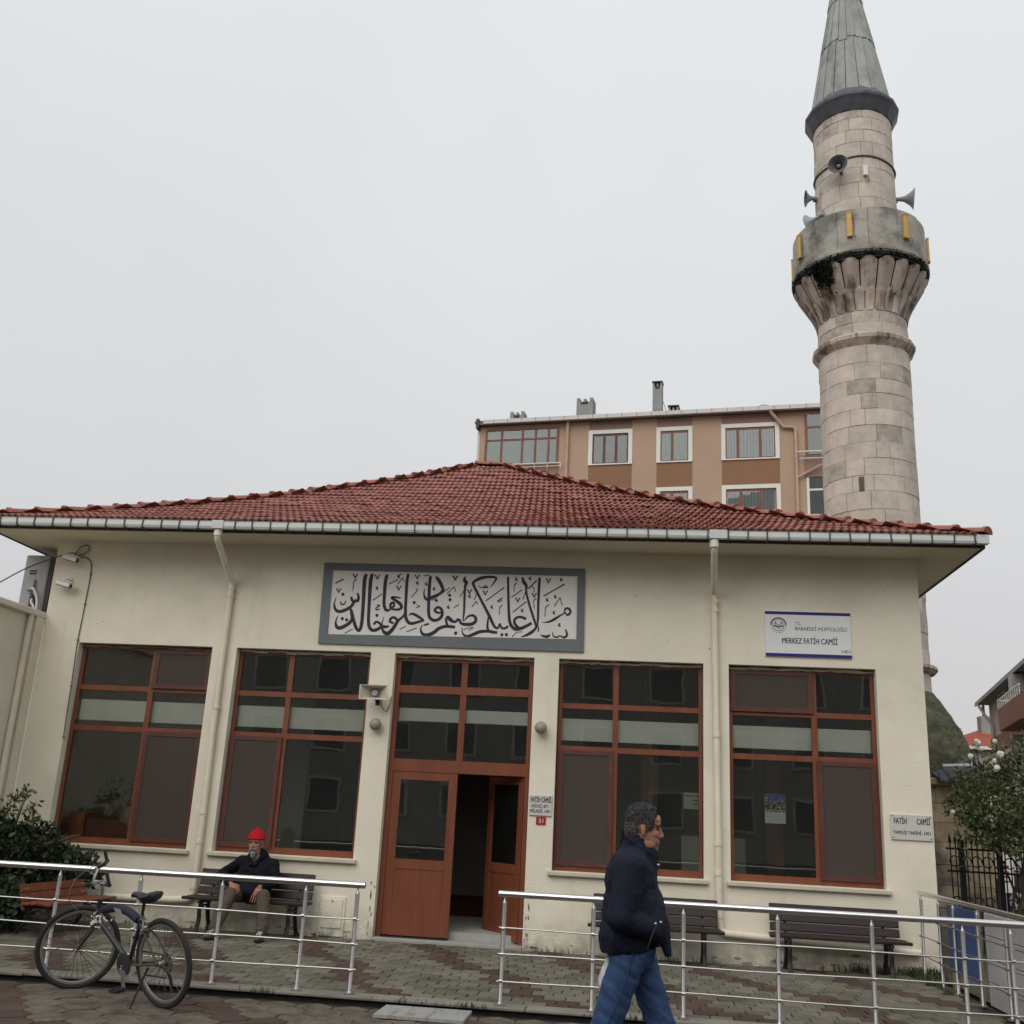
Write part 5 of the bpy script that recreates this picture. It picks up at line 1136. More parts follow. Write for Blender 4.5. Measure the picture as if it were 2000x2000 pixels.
tube_obj('branch_pipe', curve_pts([A(17.2, .16, 18.75), A(17.5, .18, 18.9), A(18.4, .3, 19.35)]), .05, mp, apt)
def chimney(u, w, z1, kind):
    c = apart('chimney', M_CHIM, u-w/2, u+w/2, -.5-w, -.5, EV+.3, z1)
    for k, (a, b) in enumerate(((-.5, -.28), (.28, .5)) if kind == 0 else ((-.5, -.3), (-.08, .1), (.3, .5))):
        apart('chimney_horn', M_CHIM, u+w*a, u+w*b, -.5-w*.98, -.51, z1+.001, z1+(.24 if kind else .3)-.06*(k == 1), parent=c)
    if kind == 2: apart('cap', M_BLACK, u-w*.56, u+w*.56, -.5-w*1.04, -.46, z1+.245, z1+.31, parent=c)
    apart('flue', M_BLACK, u-w*.22, u+w*.2, -.505, -.49, z1-.15, z1, parent=c)
    return c
chimney(1.95, .80, EV+.82, 1); chimney(5.85, .92, EV+1.42, 1); chimney(9.9, .52, EV+2.1, 2); chimney(10.78, .55, EV+.62, 2)
tube_obj('stay_wire', [A(10.1, -1.4, EV+1.6), A(10.5, -1, EV+.3)], .015, M_CABLE, apt)
sdish = MB(); sdish.ell(A(15.6, -.8, EV+.38), (.55, .2, .45), None, 16, 8); o = sdish.build('satellite_dish', M_CHIM, apt, True)
apart('roof_box', M_CHIM, 16.6, 18.2, -1.6, -.8, EV+.3, EV+.62)

# ------------------------------------------------------------------ buildings far right
B0 = Vector((17.4, 33, 0)); BD = (Vector((24, 21, 0))-B0).normalized(); BN = Vector((BD.y, -BD.x, 0))
B0 = at_y(1937, 1450, 33); B0.z = 0
BD = (at_y(2000, 1294, 22)-at_y(1921, 1368, 32)); BD.z = 0; BD.normalize(); BN = Vector((BD.y, -BD.x, 0))
def Bp(u, d, z): return B0+BD*u+BN*d+Vector((0, 0, z))
rb = thing('apartment_block', 'mauve apartment house with brown balconies at the far right edge', 'apartment block', tuple(B0))
def bbox(mb, u0, u1, d0, d1, z0, z1):
    q = [Bp(u, d, z) for u in (u0, u1) for d in (d0, d1) for z in (z0, z1)]; return mb.add(q, [(0, 1, 3, 2), (4, 6, 7, 5), (0, 4, 5, 1), (2, 3, 7, 6), (0, 2, 6, 4), (1, 5, 7, 3)])
def bpart(name, m, *b, parent=None): mb = MB(); bbox(mb, *b); return mb.build(name, m, parent or rb)
ZR = 7.1
mm = mat('mauve_wall', (.40, .33, .295), .92, .06, .6); mbr = mat('balcony_brown', (.20, .10, .075), .85, .08)
bpart('wall', mm, 0, 16, -9, 0, -.4, ZR)
mb = MB(); q = [Bp(-.35, .45, ZR-.02), Bp(16.5, .45, ZR-.02), Bp(16.5, -9.5, ZR-.02), Bp(-.35, -9.5, ZR-.02), Bp(3, -4.5, ZR+1.5), Bp(13, -4.5, ZR+1.5)]
mb.add(q, [(0, 1, 5, 4), (1, 2, 5), (2, 3, 4, 5), (3, 0, 4), (0, 3, 2, 1)]); mb.build('roof', mat('grey_soffit_roof', (.28, .26, .25), .9), rb)
bpart('eave_board', M_CHIM, -.4, 16.5, .45, .51, ZR-.08, ZR+.07)
bpart('chimney', M_CHIM, .25, 1.1, -1.6, -.8, ZR, ZR+1.25)
tube_obj('downpipe', [Bp(.5, .5, ZR-.1), Bp(1.4, .1, ZR-1.1), Bp(1.4, .1, 0)], .06, M_CHIM, rb)
for k in range(2):
    z = 5.15-3*k
    bl = bpart('balcony', mbr, 8.8, 13.4, .003, .9, z, z+.75)
    mb = MB(); mb.tube([Bp(8.8, .88, z+1.05), Bp(13.4, .88, z+1.05)], .03, 6); mb.tube([Bp(8.8, 0, z+1.05), Bp(8.8, .88, z+1.05)], .03, 6)
    for i in range(12): mb.tube([Bp(8.83+.41*i, .88, z+.75), Bp(8.83+.41*i, .88, z+1.05)], .018, 5)
    mb.build('balcony_rail', M_APTW, bl, True)
    for u0 in (3.0, 14.2):
        w = bpart('window', M_APTW, u0, u0+1.9, .003, .06, z+.5, z+2.0); bpart('pane', M_DARKIN, u0+.15, u0+1.75, .061, .066, z+.65, z+1.85, parent=w)
    w = bpart('window', M_APTW, 10.4, 11.6, .003, .04, z-.1, z+1.9); bpart('pane', M_DARKIN, 10.5, 11.5, .041, .046, z, z+1.8, parent=w)
    bpart('air_unit', M_GREYP, 9.2, 10.0, .2, .55, z+1.25, z+1.85); bpart('brown_band', mbr, 0, 8.7, .003, .03, z-.2, z+.45)
    bpart('air_unit', M_GREYP, 8.3, 8.75, .04, .5, z-.7, z-.1)
hs_ = thing('red_roof_house', 'low cream house with a red roof between the mossy minaret base and the apartment house', 'house', tuple(at_y(1910, 1600, 39)))
c = at_y(1908, 1500, 39); cx = c.x
mb = MB(); mb.box((cx-1.3, 39, -.3), (cx+3.5, 44, 5.75)); mb.build('wall', mat('house_cream', (.50, .45, .34), .9), hs_)
mb = MB(); mb.add([(cx-1.6, 38.6, 5.75), (cx+3.8, 38.6, 5.75), (cx+3.8, 44.4, 5.75), (cx-1.6, 44.4, 5.75), (cx+1.9, 41.5, 7.1), (cx+2.3, 41.5, 7.1)], [(0, 1, 5, 4), (1, 2, 5), (2, 3, 4, 5), (3, 0, 4), (0, 3, 2, 1)]); mb.build('roof', mat('far_red_roof', (.30, .075, .05), .85, .15, 6, aniso=(1, 1, 1)), hs_)
mb = MB(); mb.box((cx-1.62, 38.55, 5.60), (cx+3.82, 38.62, 5.745)); mb.build('eave_board', M_WHITE, hs_)
mb = MB(); mb.box((cx+.75, 40.2, 6.3), (cx+1.35, 40.8, 7.35)); mb.build('chimney', M_CHIM, hs_); tube_obj('flue', [(cx+1.0, 40.5, 7.3), (cx+1.0, 40.5, 8.0)], .07, M_IRON, hs_)
mb = MB(); mb.box((cx+.4, 38.95, 3.6), (cx+1.3, 38.998, 4.8)); mb.build('window', M_DARKIN, hs_)

# ------------------------------------------------------------------ right side: boards, fence, rose bush, street
XB = 5.77
bo = thing('blue_board', 'blue board leaning behind the side railing next to the mosque corner', 'board', (XB, -1.5, 0))
mb = MB(); mb.box((XB, -1.93, .12), (XB+.012, -.98, .80)); mb.build('panel', mat('board_blue', (.055, .10, .27), .6, .08, 2), bo)
mb = MB(); mb.box((XB-.006, -1.93, .52), (XB-.001, -.98, .532)); mb.build('seam', M_CABLE, bo)
for y in (-1.0, -1.9):
    mb = MB(); mb.box((XB+.013, y-.03, -.08), (XB+.05, y+.03, .80)); mb.build('batten', mat('old_timber', (.22, .18, .11), .9, .2, 6), bo)
wb = thing('white_board', 'dirty white board of wide horizontal panels behind the side railing', 'board', (XB, -3, 0))
for k in range(4):
    mb = MB(); z0 = -.045+.215*k; mb.box((XB+.02+.004*k, -4.35, z0), (XB+.035+.004*k, -2.12-.015*(3-k), z0+.207), .003); mb.build('panel', mat('board_white', (.50, .49, .47), .7, .1, 3, col2=(.33, .31, .28), c2lo=.55, c2hi=.75), wb)
mb = MB(); mb.box((XB+.06, -4.3, -.05), (XB+.075, -2.2, .78)); mb.build('backing', M_IRON, wb)
gp = thing('timber_post', 'old timber post at the wall foot behind the side railing', 'post', (5.98, -.5, 0))
mb = MB(); mb.box((5.99, -.62, -.12), (6.06, -.55, .62), .006); mb.build('post', mat('old_timber', (.22, .18, .11)), gp); mb = MB(); mb.box((5.985, -.55, .50), (6.065, -.1, .58), .006); mb.build('crosspiece', mat('old_timber', (.22, .18, .11)), gp)
def grass(name, spots, n, h, label=None):
    mb = MB()
    for _ in range(n):
        cx, cy, rx, ry = rnd.choice(spots); x, y = rnd.gauss(cx, rx), rnd.gauss(cy, ry); L = h*rnd.uniform(.4, 1.2); a = rnd.uniform(0, 2*PI); w = .006; lean = rnd.uniform(.1, .7)*L; z = zt(y)-.01
        dx, dy = math.cos(a), math.sin(a); mb.add([(x-dy*w, y+dx*w, z), (x+dy*w, y-dx*w, z), (x+dx*lean*.4-dy*w*.7, y+dy*lean*.4+dx*w*.7, z+L*.6), (x+dx*lean*.4+dy*w*.7, y+dy*lean*.4-dx*w*.7, z+L*.6), (x+dx*lean, y+dy*lean, z+L*.95)], [(0, 1, 3, 2), (2, 3, 4)])
    return tag(mb.build(name, M_GRASS, None), kind='stuff')
grass('grass', [(5.75, -.08, .12, .05), (5.6, -.5, .03, .4), (5.3, -.05, .3, .02)], 700, .13)
grass('weeds', [(-1.45, -.09, .16, .03), (-1.62, -.10, .05, .03), (-3.3, -.03, .12, .02), (-4.1, -.03, .2, .02), (1.4, -.03, .2, .02), (2.9, -.05, .25, .02)], 110, .075)
grass('kerb_weeds', [(-.83, -4.50, .05, .02), (.55, -4.50, .2, .012), (.98, -4.51, .06, .02), (2.3, -4.50, .2, .012), (-4.3, -4.50, .3, .012)], 130, .05)
gd = MB(); gd.add([(6.0, -4.2, -.115), (30, -4.2, -.115), (30, 10.4, -.115), (6.0, 10.4, -.115)], [(0, 1, 2, 3)]); tag(gd.build('garden_soil', M_GROUND), kind='structure')

fc = thing('iron_fence', 'black wrought iron fence with scrolls below the white rose bush', 'fence', (7.9, 3.2, 0))
YF = 3.2
for z in (.18, 1.02, 1.34):
    mb = MB(); mb.box((7.0, YF-.012, z), (11.5, YF+.012, z+.03)); mb.build('rail', M_BLACK, fc)
x = 7.06; k = 0
while x < 11.4:
    mb = MB(); thick = .036 if k % 7 == 2 else .008
    mb.box((x-thick, YF-thick, -.1), (x+thick, YF+thick, 1.5 if k % 7 == 2 else 1.44+.05*(k % 2)))
    mb.lathe([(.02, 1.44), (.026, 1.47), (.004, 1.58)], 6, c=(x, YF)); mb.build('upright', M_BLACK, fc)
    if k % 2 == 0:
        for zc_, rr in ((1.18, .075), (.62, .06)):
            mb = MB(); mb.tube([(x+.055+rr*math.cos(a), YF-.016, zc_+rr*math.sin(a)) for a in [i*2*PI/16 for i in range(15)]], .010, 5); mb.build('scroll', M_BLACK, fc)
    x += .078; k += 1
# rose bush
rs = thing('rose_bush', 'tall leafy rose bush with white roses hanging over the iron fence', 'bush', (7.7, 2.4, 0))
mb = MB()
for _ in range(16):
    bx, by = rnd.uniform(7.5, 8.4), rnd.uniform(2.3, 2.8); tx, ty, tz = rnd.uniform(6.7, 9.2), rnd.uniform(1.7, 3.0), rnd.uniform(1.9, 2.95)
    mb.tube(curve_pts([(bx, by, -.1), (bx+(tx-bx)*.2, by, .9), (bx+(tx-bx)*.6, (by+ty)/2, 1.7), (tx, ty, tz)], 4), [.02]*5+[.013]*4+[.007]*4, 5)
mb.build('stems', M_STEM, rs)
mb = MB()
for c, r, n in (((7.35, 2.2, 2.05), (.55, .5, .45), 1500), ((7.9, 2.2, 1.55), (.9, .4, .28), 1500), ((8.0, 2.3, 2.3), (.6, .6, .42), 1500), ((8.8, 2.4, 2.3), (.7, .6, .5), 1200), ((7.0, 2.1, 1.95), (.30, .4, .25), 420), ((7.6, 2.2, 1.75), (.6, .5, .25), 800), ((8.4, 2.3, 1.75), (.6, .5, .3), 700), ((7.75, 2.2, 2.62), (.40, .4, .26), 260), ((7.2, 2.1, 2.42), (.3, .35, .2), 160), ((8.1, 2.2, 2.85), (.4, .4, .25), 160), ((9.5, 2.6, 2.0), (.6, .6, .6), 700)): leafy(mb, c, r, int(n*.85), .075)
tag(mb.build('foliage', M_LEAF, rs), kind='stuff')
sprig = MB(); lf_ = MB()
for px, py in ((1905, 1450), (1945, 1446), (1956, 1470), (1893, 1478), (1975, 1440), (1862, 1580), (1870, 1640), (1990, 1455), (1920, 1490)):
    t = at_y(px, py, 1.85); b = Vector((t.x+.25, 2.2, t.z-.55)); m_ = (t+b)/2+Vector((-.05, 0, .06)); sprig.tube(curve_pts([b, m_, t], 4), .006, 5)
    for w_ in (.35, .6, .85): leafy(lf_, b*(1-w_)+t*w_, (.09, .09, .07), 10, .07)
sprig.build('sprig', M_STEM, rs); tag(lf_.build('sprig_leaves', M_LEAF, rs), kind='stuff')
for px, py, rr in ((1908, 1450, .075), (1915, 1462, .06), (1943, 1448, .06), (1954, 1474, .085), (1946, 1500, .085), (1895, 1477, .065), (1860, 1586, .055), (1942, 1486, .055)):
    p = at_y(px, py, 1.75); mb = MB(); rr *= .82
    for q in range(22):
        a = q*2.4; t = q/16; d = Vector((math.cos(a)*(1-t*.6), -.45-.7*t, math.sin(a)*(1-t*.6))).normalized(); d = (d+Vector((rnd.gauss(0, .5), rnd.gauss(0, .5), rnd.gauss(0, .5)))).normalized(); c = p+d*rr*rnd.uniform(.25, .7); b = d.orthogonal().normalized(); e2 = d.cross(b); s_ = rr*rnd.uniform(.3, .55)
        mb.add([c+b*s_, c+(b+e2)*s_*.7+d*s_*.2, c+e2*s_, c+(e2-b)*s_*.7+d*s_*.2, c-b*s_, c-(b+e2)*s_*.7, c-e2*s_, c+(b-e2)*s_*.7], [tuple(range(8))])
    mb.build('rose', M_ROSE, rs)
# the street beyond: signboard, parked car, kerb
sb = thing('roadside_signboard', 'narrow white standing signboard with red marks seen through the iron fence', 'signboard', (10.5, 11.6, -.1))
a = at_y(1953, 1648, 11.6); b = at_y(1977, 1745, 11.6)
mb = MB(); mb.box((a.x, 11.6, b.z), (a.x+.24, 11.66, a.z), .01); mb.build('board', M_WHITE, sb)
for k, (dz, w) in enumerate(((.42, .06), (.5, .1), (.62, .09), (.72, .1), (.82, .08))):
    mb = MB(); z = a.z-dz; mb.add([(a.x+.03, 11.597, z), (a.x+.03+w, 11.597, z), (a.x+.03+w*1.4, 11.597, z+.02), (a.x+.03+w, 11.597, z+.045), (a.x+.03, 11.597, z+.04)], [(0, 1, 2, 3, 4)]); mb.build('red_mark', M_RED, sb)
for x in (a.x+.04, a.x+.20): tube_obj('leg', [(x, 11.63, b.z), (x, 11.63, -.1)], .02, M_GREYP, sb)
kb = MB(); kb.box((9.2, 10.3, -.12), (16, 10.5, .03), .01); tag(kb.build('yellow_kerb', mat('kerb_yellow', (.36, .26, .09), .85, .2, 5)), kind='structure')
def parked_car(x, y, paint, label, rz):
    c = thing('parked_car', label, 'car', (x, y, -.1), None, rz); L, Wd = 4.1, 1.7
    prof = [(-2.05, .35), (-2.0, .62), (-1.55, .86), (-.95, .93), (-.35, 1.38), (.75, 1.42), (1.55, 1.0), (2.0, .92), (2.05, .4), (1.75, .25), (-1.75, .25)]
    n = len(prof); mb = MB(); mb.prism(prof, -Wd/2, Wd/2); mb.v = [(px, py*(.86 if pz > 1.0 else 1), pz) for px, py, pz in mb.v]; mb.build('body', paint, c, local=True)
    for sy in (-1, 1):
        mb = MB(); mb.add([(-.80, sy*.80, .97), (-.30, sy*.752, 1.32), (.70, sy*.752, 1.35), (1.25, sy*.80, 1.02)], [(0, 1, 2, 3)] if sy < 0 else [(3, 2, 1, 0)]); mb.build('side_window', M_BLACK, c, local=True)
        for wx in (-1.3, 1.3):
            w = MB(); w.lathe([(.2, -.09), (.30, -.09), (.315, -.05), (.315, .05), (.30, .09), (.2, .09)], 20, rot=Matrix.Rotation(PI/2, 3, 'X'), org=(wx, sy*.79, .31)); wo_ = w.build('wheel', M_BLACK, c, True, local=True)
            w = MB(); w.lathe([(.02, -.1), (.19, -.092), (.19, .092), (.02, .1)], 12, rot=Matrix.Rotation(PI/2, 3, 'X'), org=(wx, sy*.79, .31)); w.build('rim', M_GREYP, wo_, True, local=True)
    mb = MB(); mb.add([(-.97, -.70, .95), (-.97, .70, .95), (-.38, .66, 1.36), (-.38, -.66, 1.36)], [(0, 1, 2, 3)][::-1]); mb.build('windscreen', M_GREYLAMP, c, local=True)
    for sy in (-.6, .6):
        mb = MB(); mb.obox((-1.99, sy, .66), (.04, .16, .06), None, .02); mb.build('headlight', M_WHITE, c, local=True)
p = at_z(1993, 1745, -.1); parked_car(12.1, 12.9, mat('dark_car_paint', (.03, .03, .04), .3), 'dark parked car glimpsed through the iron fence at the right edge', R(8))

# left shrub and sapling beside the worn bench
sh = thing('evergreen_shrub', 'dense dark evergreen shrub against the left corner behind the bench', 'shrub', (-5.45, -.9, -.08))
mb = MB()
for _ in range(10): mb.tube(curve_pts([(-5.5+rnd.gauss(0, .1), -.9+rnd.gauss(0, .1), -.1), (-5.5+rnd.gauss(0, .3), -.9+rnd.gauss(0, .3), .5), (-5.4+rnd.gauss(0, .5), -.9+rnd.gauss(0, .4), 1.0)], 3), .015, 5)
mb.build('stems', M_STEM, sh)
mb = MB()
for c, r, n in (((-5.55, -1.1, .55), (.62, .60, .62), 3200), ((-5.15, -.75, .62), (.45, .5, .40), 1700), ((-4.75, -.55, .56), (.35, .35, .24), 700), ((-5.7, -1.3, .95), (.45, .5, .32), 1200), ((-5.25, -.7, .98), (.22, .3, .18), 300), ((-5.05, -1.75, .18), (.38, .62, .34), 1800), ((-5.5, -2.2, .35), (.5, .6, .5), 2200), ((-5.35, -3.1, .3), (.5, .6, .45), 1800)): leafy(mb, c, r, n, .085)
tag(mb.build('foliage', M_LEAFD, sh), kind='stuff')
sp_ = thing('sapling', 'thin young tree with sparse small leaves rising above the dark shrub', 'sapling', (-5.4, -1.0, -.08))
mb = MB(); tips = []
stem = curve_pts([(-5.42, -1.0, -.1), (-5.40, -1.0, .7), (-5.36, -1.0, 1.1), (-5.27, -1.0, 1.50)], 4); mb.tube(stem, [.012]*(len(stem)-3)+[.008, .006, .004], 6)
for k, (z0, px, py) in enumerate(((.9, 70, 1568), (1.0, 15, 1570), (1.1, 50, 1545), (1.05, 5, 1600), (1.2, 30, 1550), (.95, 55, 1600))):
    t = at_y(px, py, -1.0); b = Vector((-5.40, -1.0, z0)); m_ = (b+t)/2+Vector((0, 0, -.06)); mb.tube(curve_pts([b, m_, t], 4), .005, 5); tips += [t, m_*.4+t*.6, b*.2+t*.8]
mb.build('trunk', M_STEM, sp_, True)
mb = MB()
for t in tips+[Vector(stem[-1])]: leafy(mb, t, (.07, .07, .06), 11, .065)
tag(mb.build('foliage', M_LEAF, sp_), kind='stuff')

# ------------------------------------------------------------------ the building across the street (seen mirrored in the window glass)
ob = thing('opposite_building', 'pale apartment house across the street, mirrored dimly in the window panes', 'apartment block', (0, -38, 0))
mb = MB(); mb.box((-22, -50, -.15), (24, -38, 13)); mb.build('wall', mat('opposite_wall', (.44, .42, .385), .9, .08), ob)
for k in range(4):
    for i in range(13):
        x = -20.5+3.4*i; z = 1.2+3.0*k
        w = MB(); w.box((x, -37.98, z), (x+1.7, -37.94, z+1.7)); wq = w.build('window', M_APTW, ob)
        w = MB(); w.box((x+.12, -37.935, z+.12), (x+1.58, -37.93, z+1.58)); w.build('pane', mat('opposite_pane', (.17, .18, .18), .4), wq)
mb = MB(); mb.box((-22.3, -38.6, 13), (24.3, -37.4, 13.3)); mb.build('eave', M_CHIM, ob)

# ------------------------------------------------------------------ bicycle on its kickstand
rc_, fc_ = at_z(318, 1970, ZS), at_z(131, 1927, ZS); hd = (fc_-rc_); WBASE = min(1.12, max(.98, hd.length)); hd.normalize()
bk = thing('bicycle', 'old dark bicycle with a padded frame tube standing on its kickstand by the railing', 'bicycle', tuple(rc_))
LEAN = R(9); bk.rotation_euler = (Matrix.Rotation(math.atan2(hd.y, hd.x), 3, 'Z')@Matrix.Rotation(-LEAN, 3, 'X')).to_euler()
M_TYRE = mat('tyre', (.022, .021, .020), .85, .2, 9); M_BKF = mat('bike_frame', (.022, .024, .029), .4, .25, 6, col2=(.12, .075, .05), c2lo=.55, c2hi=.7, c2scale=9)
M_FORK = mat('rusty_fork', (.065, .045, .036), .55, .25, 8); M_RIM = mat('dull_rim', (.34, .33, .31), .38, .1, 8, metal=.8); M_SAD = mat('saddle_vinyl', (.018, .020, .027), .42, .2, 8)
M_CHROME = mat('worn_chrome', (.40, .39, .37), .3, .2, 12, metal=.9); M_SPOKE = mat('tarnished_spoke', (.07, .065, .06), .5, metal=.3); M_PAD = mat('foam_pad', (.018, .021, .034), .75, .2, 8)
RW = .335
def bpart_(mbf, name, m, parent=None, smooth=True): return mbf.build(name, m, parent or bk, smooth, local=True)
def wheel(parent, c, yaw=0.):
    """wheel in its own plane; children local to the bicycle, the steered one turned about its axle"""
    w = MB(); n = 44; prof = [(RW-.022+.022*math.cos(a), .020*math.sin(a)) for a in [2*PI*i/8 for i in range(8)]]; vs = []
    for i in range(n):
        t = 2*PI*i/n; vs += [(r*math.cos(t), y, r*math.sin(t)) for r, y in prof]
    w.add(vs, [(i*8+j, i*8+(j+1) % 8, ((i+1) % n)*8+(j+1) % 8, ((i+1) % n)*8+j) for i in range(n) for j in range(8)])
    o = w.build('wheel', M_TYRE, parent, True, local=True); o.location = c; o.rotation_euler = (0, 0, yaw)
    w = MB(); pr_ = [(RW-.042, -.012), (RW-.060, -.010), (RW-.064, 0), (RW-.060, .010), (RW-.042, .012)]; vs = []
    for i in range(n): t = 2*PI*i/n; vs += [(r*math.cos(t), y, r*math.sin(t)) for r, y in pr_]
    w.add(vs, [(i*5+j, i*5+(j+1) % 5, ((i+1) % n)*5+(j+1) % 5, ((i+1) % n)*5+j) for i in range(n) for j in range(5)]); w.build('rim', M_RIM, o, True, local=True)
    w = MB(); w.tube([(0, -.055, 0), (0, -.03, 0), (0, .03, 0), (0, .055, 0)], [.02, .022, .022, .02], 12); w.build('hub', M_CHROME, o, True, local=True)
    for i in range(32):
        t = 2*PI*i/32; t2 = t+(.9 if i % 4 < 2 else -.9)*.5; y = .028*(1 if i % 2 else -1); w = MB(); w.tube([(.02*math.cos(t2), y, .02*math.sin(t2)), ((RW-.06)*math.cos(t), 0, (RW-.06)*math.sin(t))], .0021, 4); w.build('spoke', M_SPOKE, o, local=True)
    return o
rw = wheel(bk, (0, 0, RW)); FA = (WBASE, 0, RW); fw_ = wheel(bk, FA, R(57))
def bt(name, pts, r, m, n=9, parent=None, cv=0): mb = MB(); mb.tube(curve_pts(pts, cv) if cv else pts, r, n); return bpart_(mb, name, m, parent)
BB = (.43, 0, .285); HT, HB = (WBASE-.295, 0, .745), (WBASE-.255, 0, .60); ST = (.275, 0, .645)
fr = bt('frame', [HB, (HB[0]-.08, 0, .54), (BB[0]+.07, 0, .34), BB], .024, M_BKF, 10, cv=4)
bt('seat_tube', [BB, ST], .017, M_BKF); bt('head_tube', [HB, HT], .021, M_BKF)
bt('top_tube', [(HT[0]-.0, 0, HT[2]-.085), (.60, 0, .685), (.45, 0, .675), (ST[0]+.01, 0, ST[2]-.03)], .017, M_BKF, cv=5)
pd = bt('tube_pad', [(HT[0]-.04, 0, HT[2]-.085), (.62, 0, .690), (.46, 0, .680), (ST[0]+.045, 0, ST[2]-.02)], [.030]+[.034]*14+[.030], M_PAD, 12, cv=5)
mb = MB(); mb.add([(.48, .0365, .662), (.57, .0365, .668), (.595, .0365, .705), (.505, .0365, .699)], [(0, 1, 2, 3)]); bpart_(mb, 'pad_emblem', mat('emblem_grey', (.26, .25, .24), .6), pd, False)
for sy in (-1, 1):
    bt('chain_stay', [(BB[0], sy*.02, BB[2]), (.25, sy*.045, .30), (0, sy*.06, RW)], .010, M_FORK, 7); bt('seat_stay', [(ST[0]-.005, sy*.02, ST[2]-.04), (.14, sy*.05, .50), (0, sy*.06, RW)], .008, M_FORK, 7)
    q = Matrix.Rotation(R(57), 3, 'Z'); fo = Vector(FA); ax = lambda x, y, z: tuple(Vector((HB[0]+.02, 0, 0))+q@Vector((x, y, 0))+Vector((0, 0, z)))
    e2 = fo-Vector((HB[0]+.02, 0, 0)); L_ = e2.x
    tip = fo+q@Vector((0, sy*.055, 0)); bt('fork_leg', [ax(.0, sy*.045, .60), ax(.03, sy*.05, .50), tuple(tip)], [.014, .015, .012], M_FORK, 8)
mb = MB(); mb.obox((HB[0]+.02, 0, .60), (.03, .06, .018), Matrix.Rotation(R(57), 3, 'Z'), .008); bpart_(mb, 'fork_crown', M_FORK, None, False)
bt('seat_post', [(ST[0]+.01, 0, ST[2]-.03), (.24, 0, .80)], .0125, M_IRON); bt('seat_clamp', [(ST[0], 0, ST[2]-.01), (ST[0]-.004, 0, ST[2]+.02)], .021, M_CHROME); bt('quick_release', [(ST[0]-.02, .02, ST[2]), (ST[0]-.07, .045, ST[2]-.005), (ST[0]-.085, .05, ST[2]-.07)], .006, M_CHROME, 6)
mb = MB(); vs = []; nS = 10; secs = [(.40, .016, .830, .022), (.37, .030, .846, .030), (.30, .040, .842, .036), (.24, .062, .830, .044), (.19, .090, .838, .054), (.14, .098, .852, .060), (.112, .080, .858, .050), (.095, .03, .852, .035)]
for x, hw_, z, th in secs:
    for i in range(nS): a = 2*PI*i/nS; vs.append((x, hw_*math.cos(a), z-.02+(th*.45 if math.sin(a) > 0 else th)*math.sin(a)))
mb.add(vs, [(i*nS+j, i*nS+(j+1) % nS, (i+1)*nS+(j+1) % nS, (i+1)*nS+j) for i in range(len(secs)-1) for j in range(nS)]+[tuple(range(nS))[::-1], tuple(range(len(vs)-nS, len(vs)))]); bpart_(mb, 'saddle', M_SAD)
# bars, turned with the fork
qs = Matrix.Rotation(R(57), 3, 'Z'); SP = Vector((HT[0]-.005, 0, 0))
def hb(x, y, z): return tuple(SP+qs@Vector((x, y, 0))+Vector((0, 0, z)))
bt('stem', [hb(0, 0, .74), hb(-.01, 0, .86), hb(.06, 0, .89)], .014, M_CHROME, 9, cv=3)
bar_ = bt('handlebar', [hb(-.05, .28, .895), hb(.01, .18, .90), hb(.05, .08, .885), hb(.06, 0, .89), hb(.05, -.08, .915), hb(.01, -.18, .975), hb(-.05, -.28, 1.0)], .011, M_CHROME, 8, cv=4)
for sy in (-1, 1):
    zg = .897 if sy > 0 else .985; bt('grip', [hb(-.02, sy*.20, zg), hb(-.055, sy*.31, zg+.015*(sy < 0))], .0165, M_IRON, 10, bar_); bt('bar_end', [hb(-.05, sy*.30, zg+.01), hb(-.03, sy*.30, zg+.10)], .014, M_IRON, 8, bar_); bt('brake_lever', [hb(0, sy*.17, zg), hb(.05, sy*.19, zg-.02), hb(.03, sy*.27, zg-.03)], .006, M_CHROME, 6, bar_, cv=3)
    mb = MB(); mb.obox(hb(.01, sy*.16, zg), (.022, .016, .016), qs, .006); bpart_(mb, 'lever_clamp', M_IRON, bar_, False)
    bt('brake_cable', [hb(.06, sy*.17, zg), hb(.20, sy*.12, .90), hb(.24, sy*.02, .76), hb(.12, 0, .62), hb(.04, 0, .56)], .003, M_CABLE, 5, cv=5)
bt('gear_cable', [hb(.05, .12, .89), hb(.14, .05, .80), hb(.02, .04, .66), (.7, .03, .56)], .003, M_CABLE, 5, cv=5)
mb = MB()
for i in range(26):
    c = Vector(hb(.04+rnd.gauss(0, .035), 0.03+rnd.gauss(0, .02), .585+rnd.gauss(0, .028))); d = Vector((rnd.gauss(0, 1), rnd.gauss(0, 1), rnd.gauss(0, 1))).normalized(); b = d.orthogonal().normalized(); s_ = rnd.uniform(.012, .03); mb.add([c+d*s_, c+b*s_*.35, c-d*s_, c-b*s_*.35+d.cross(b)*.006], [(0, 1, 2, 3)])
tag(bpart_(mb, 'torn_plastic', M_WHITE, None, False), kind='stuff')
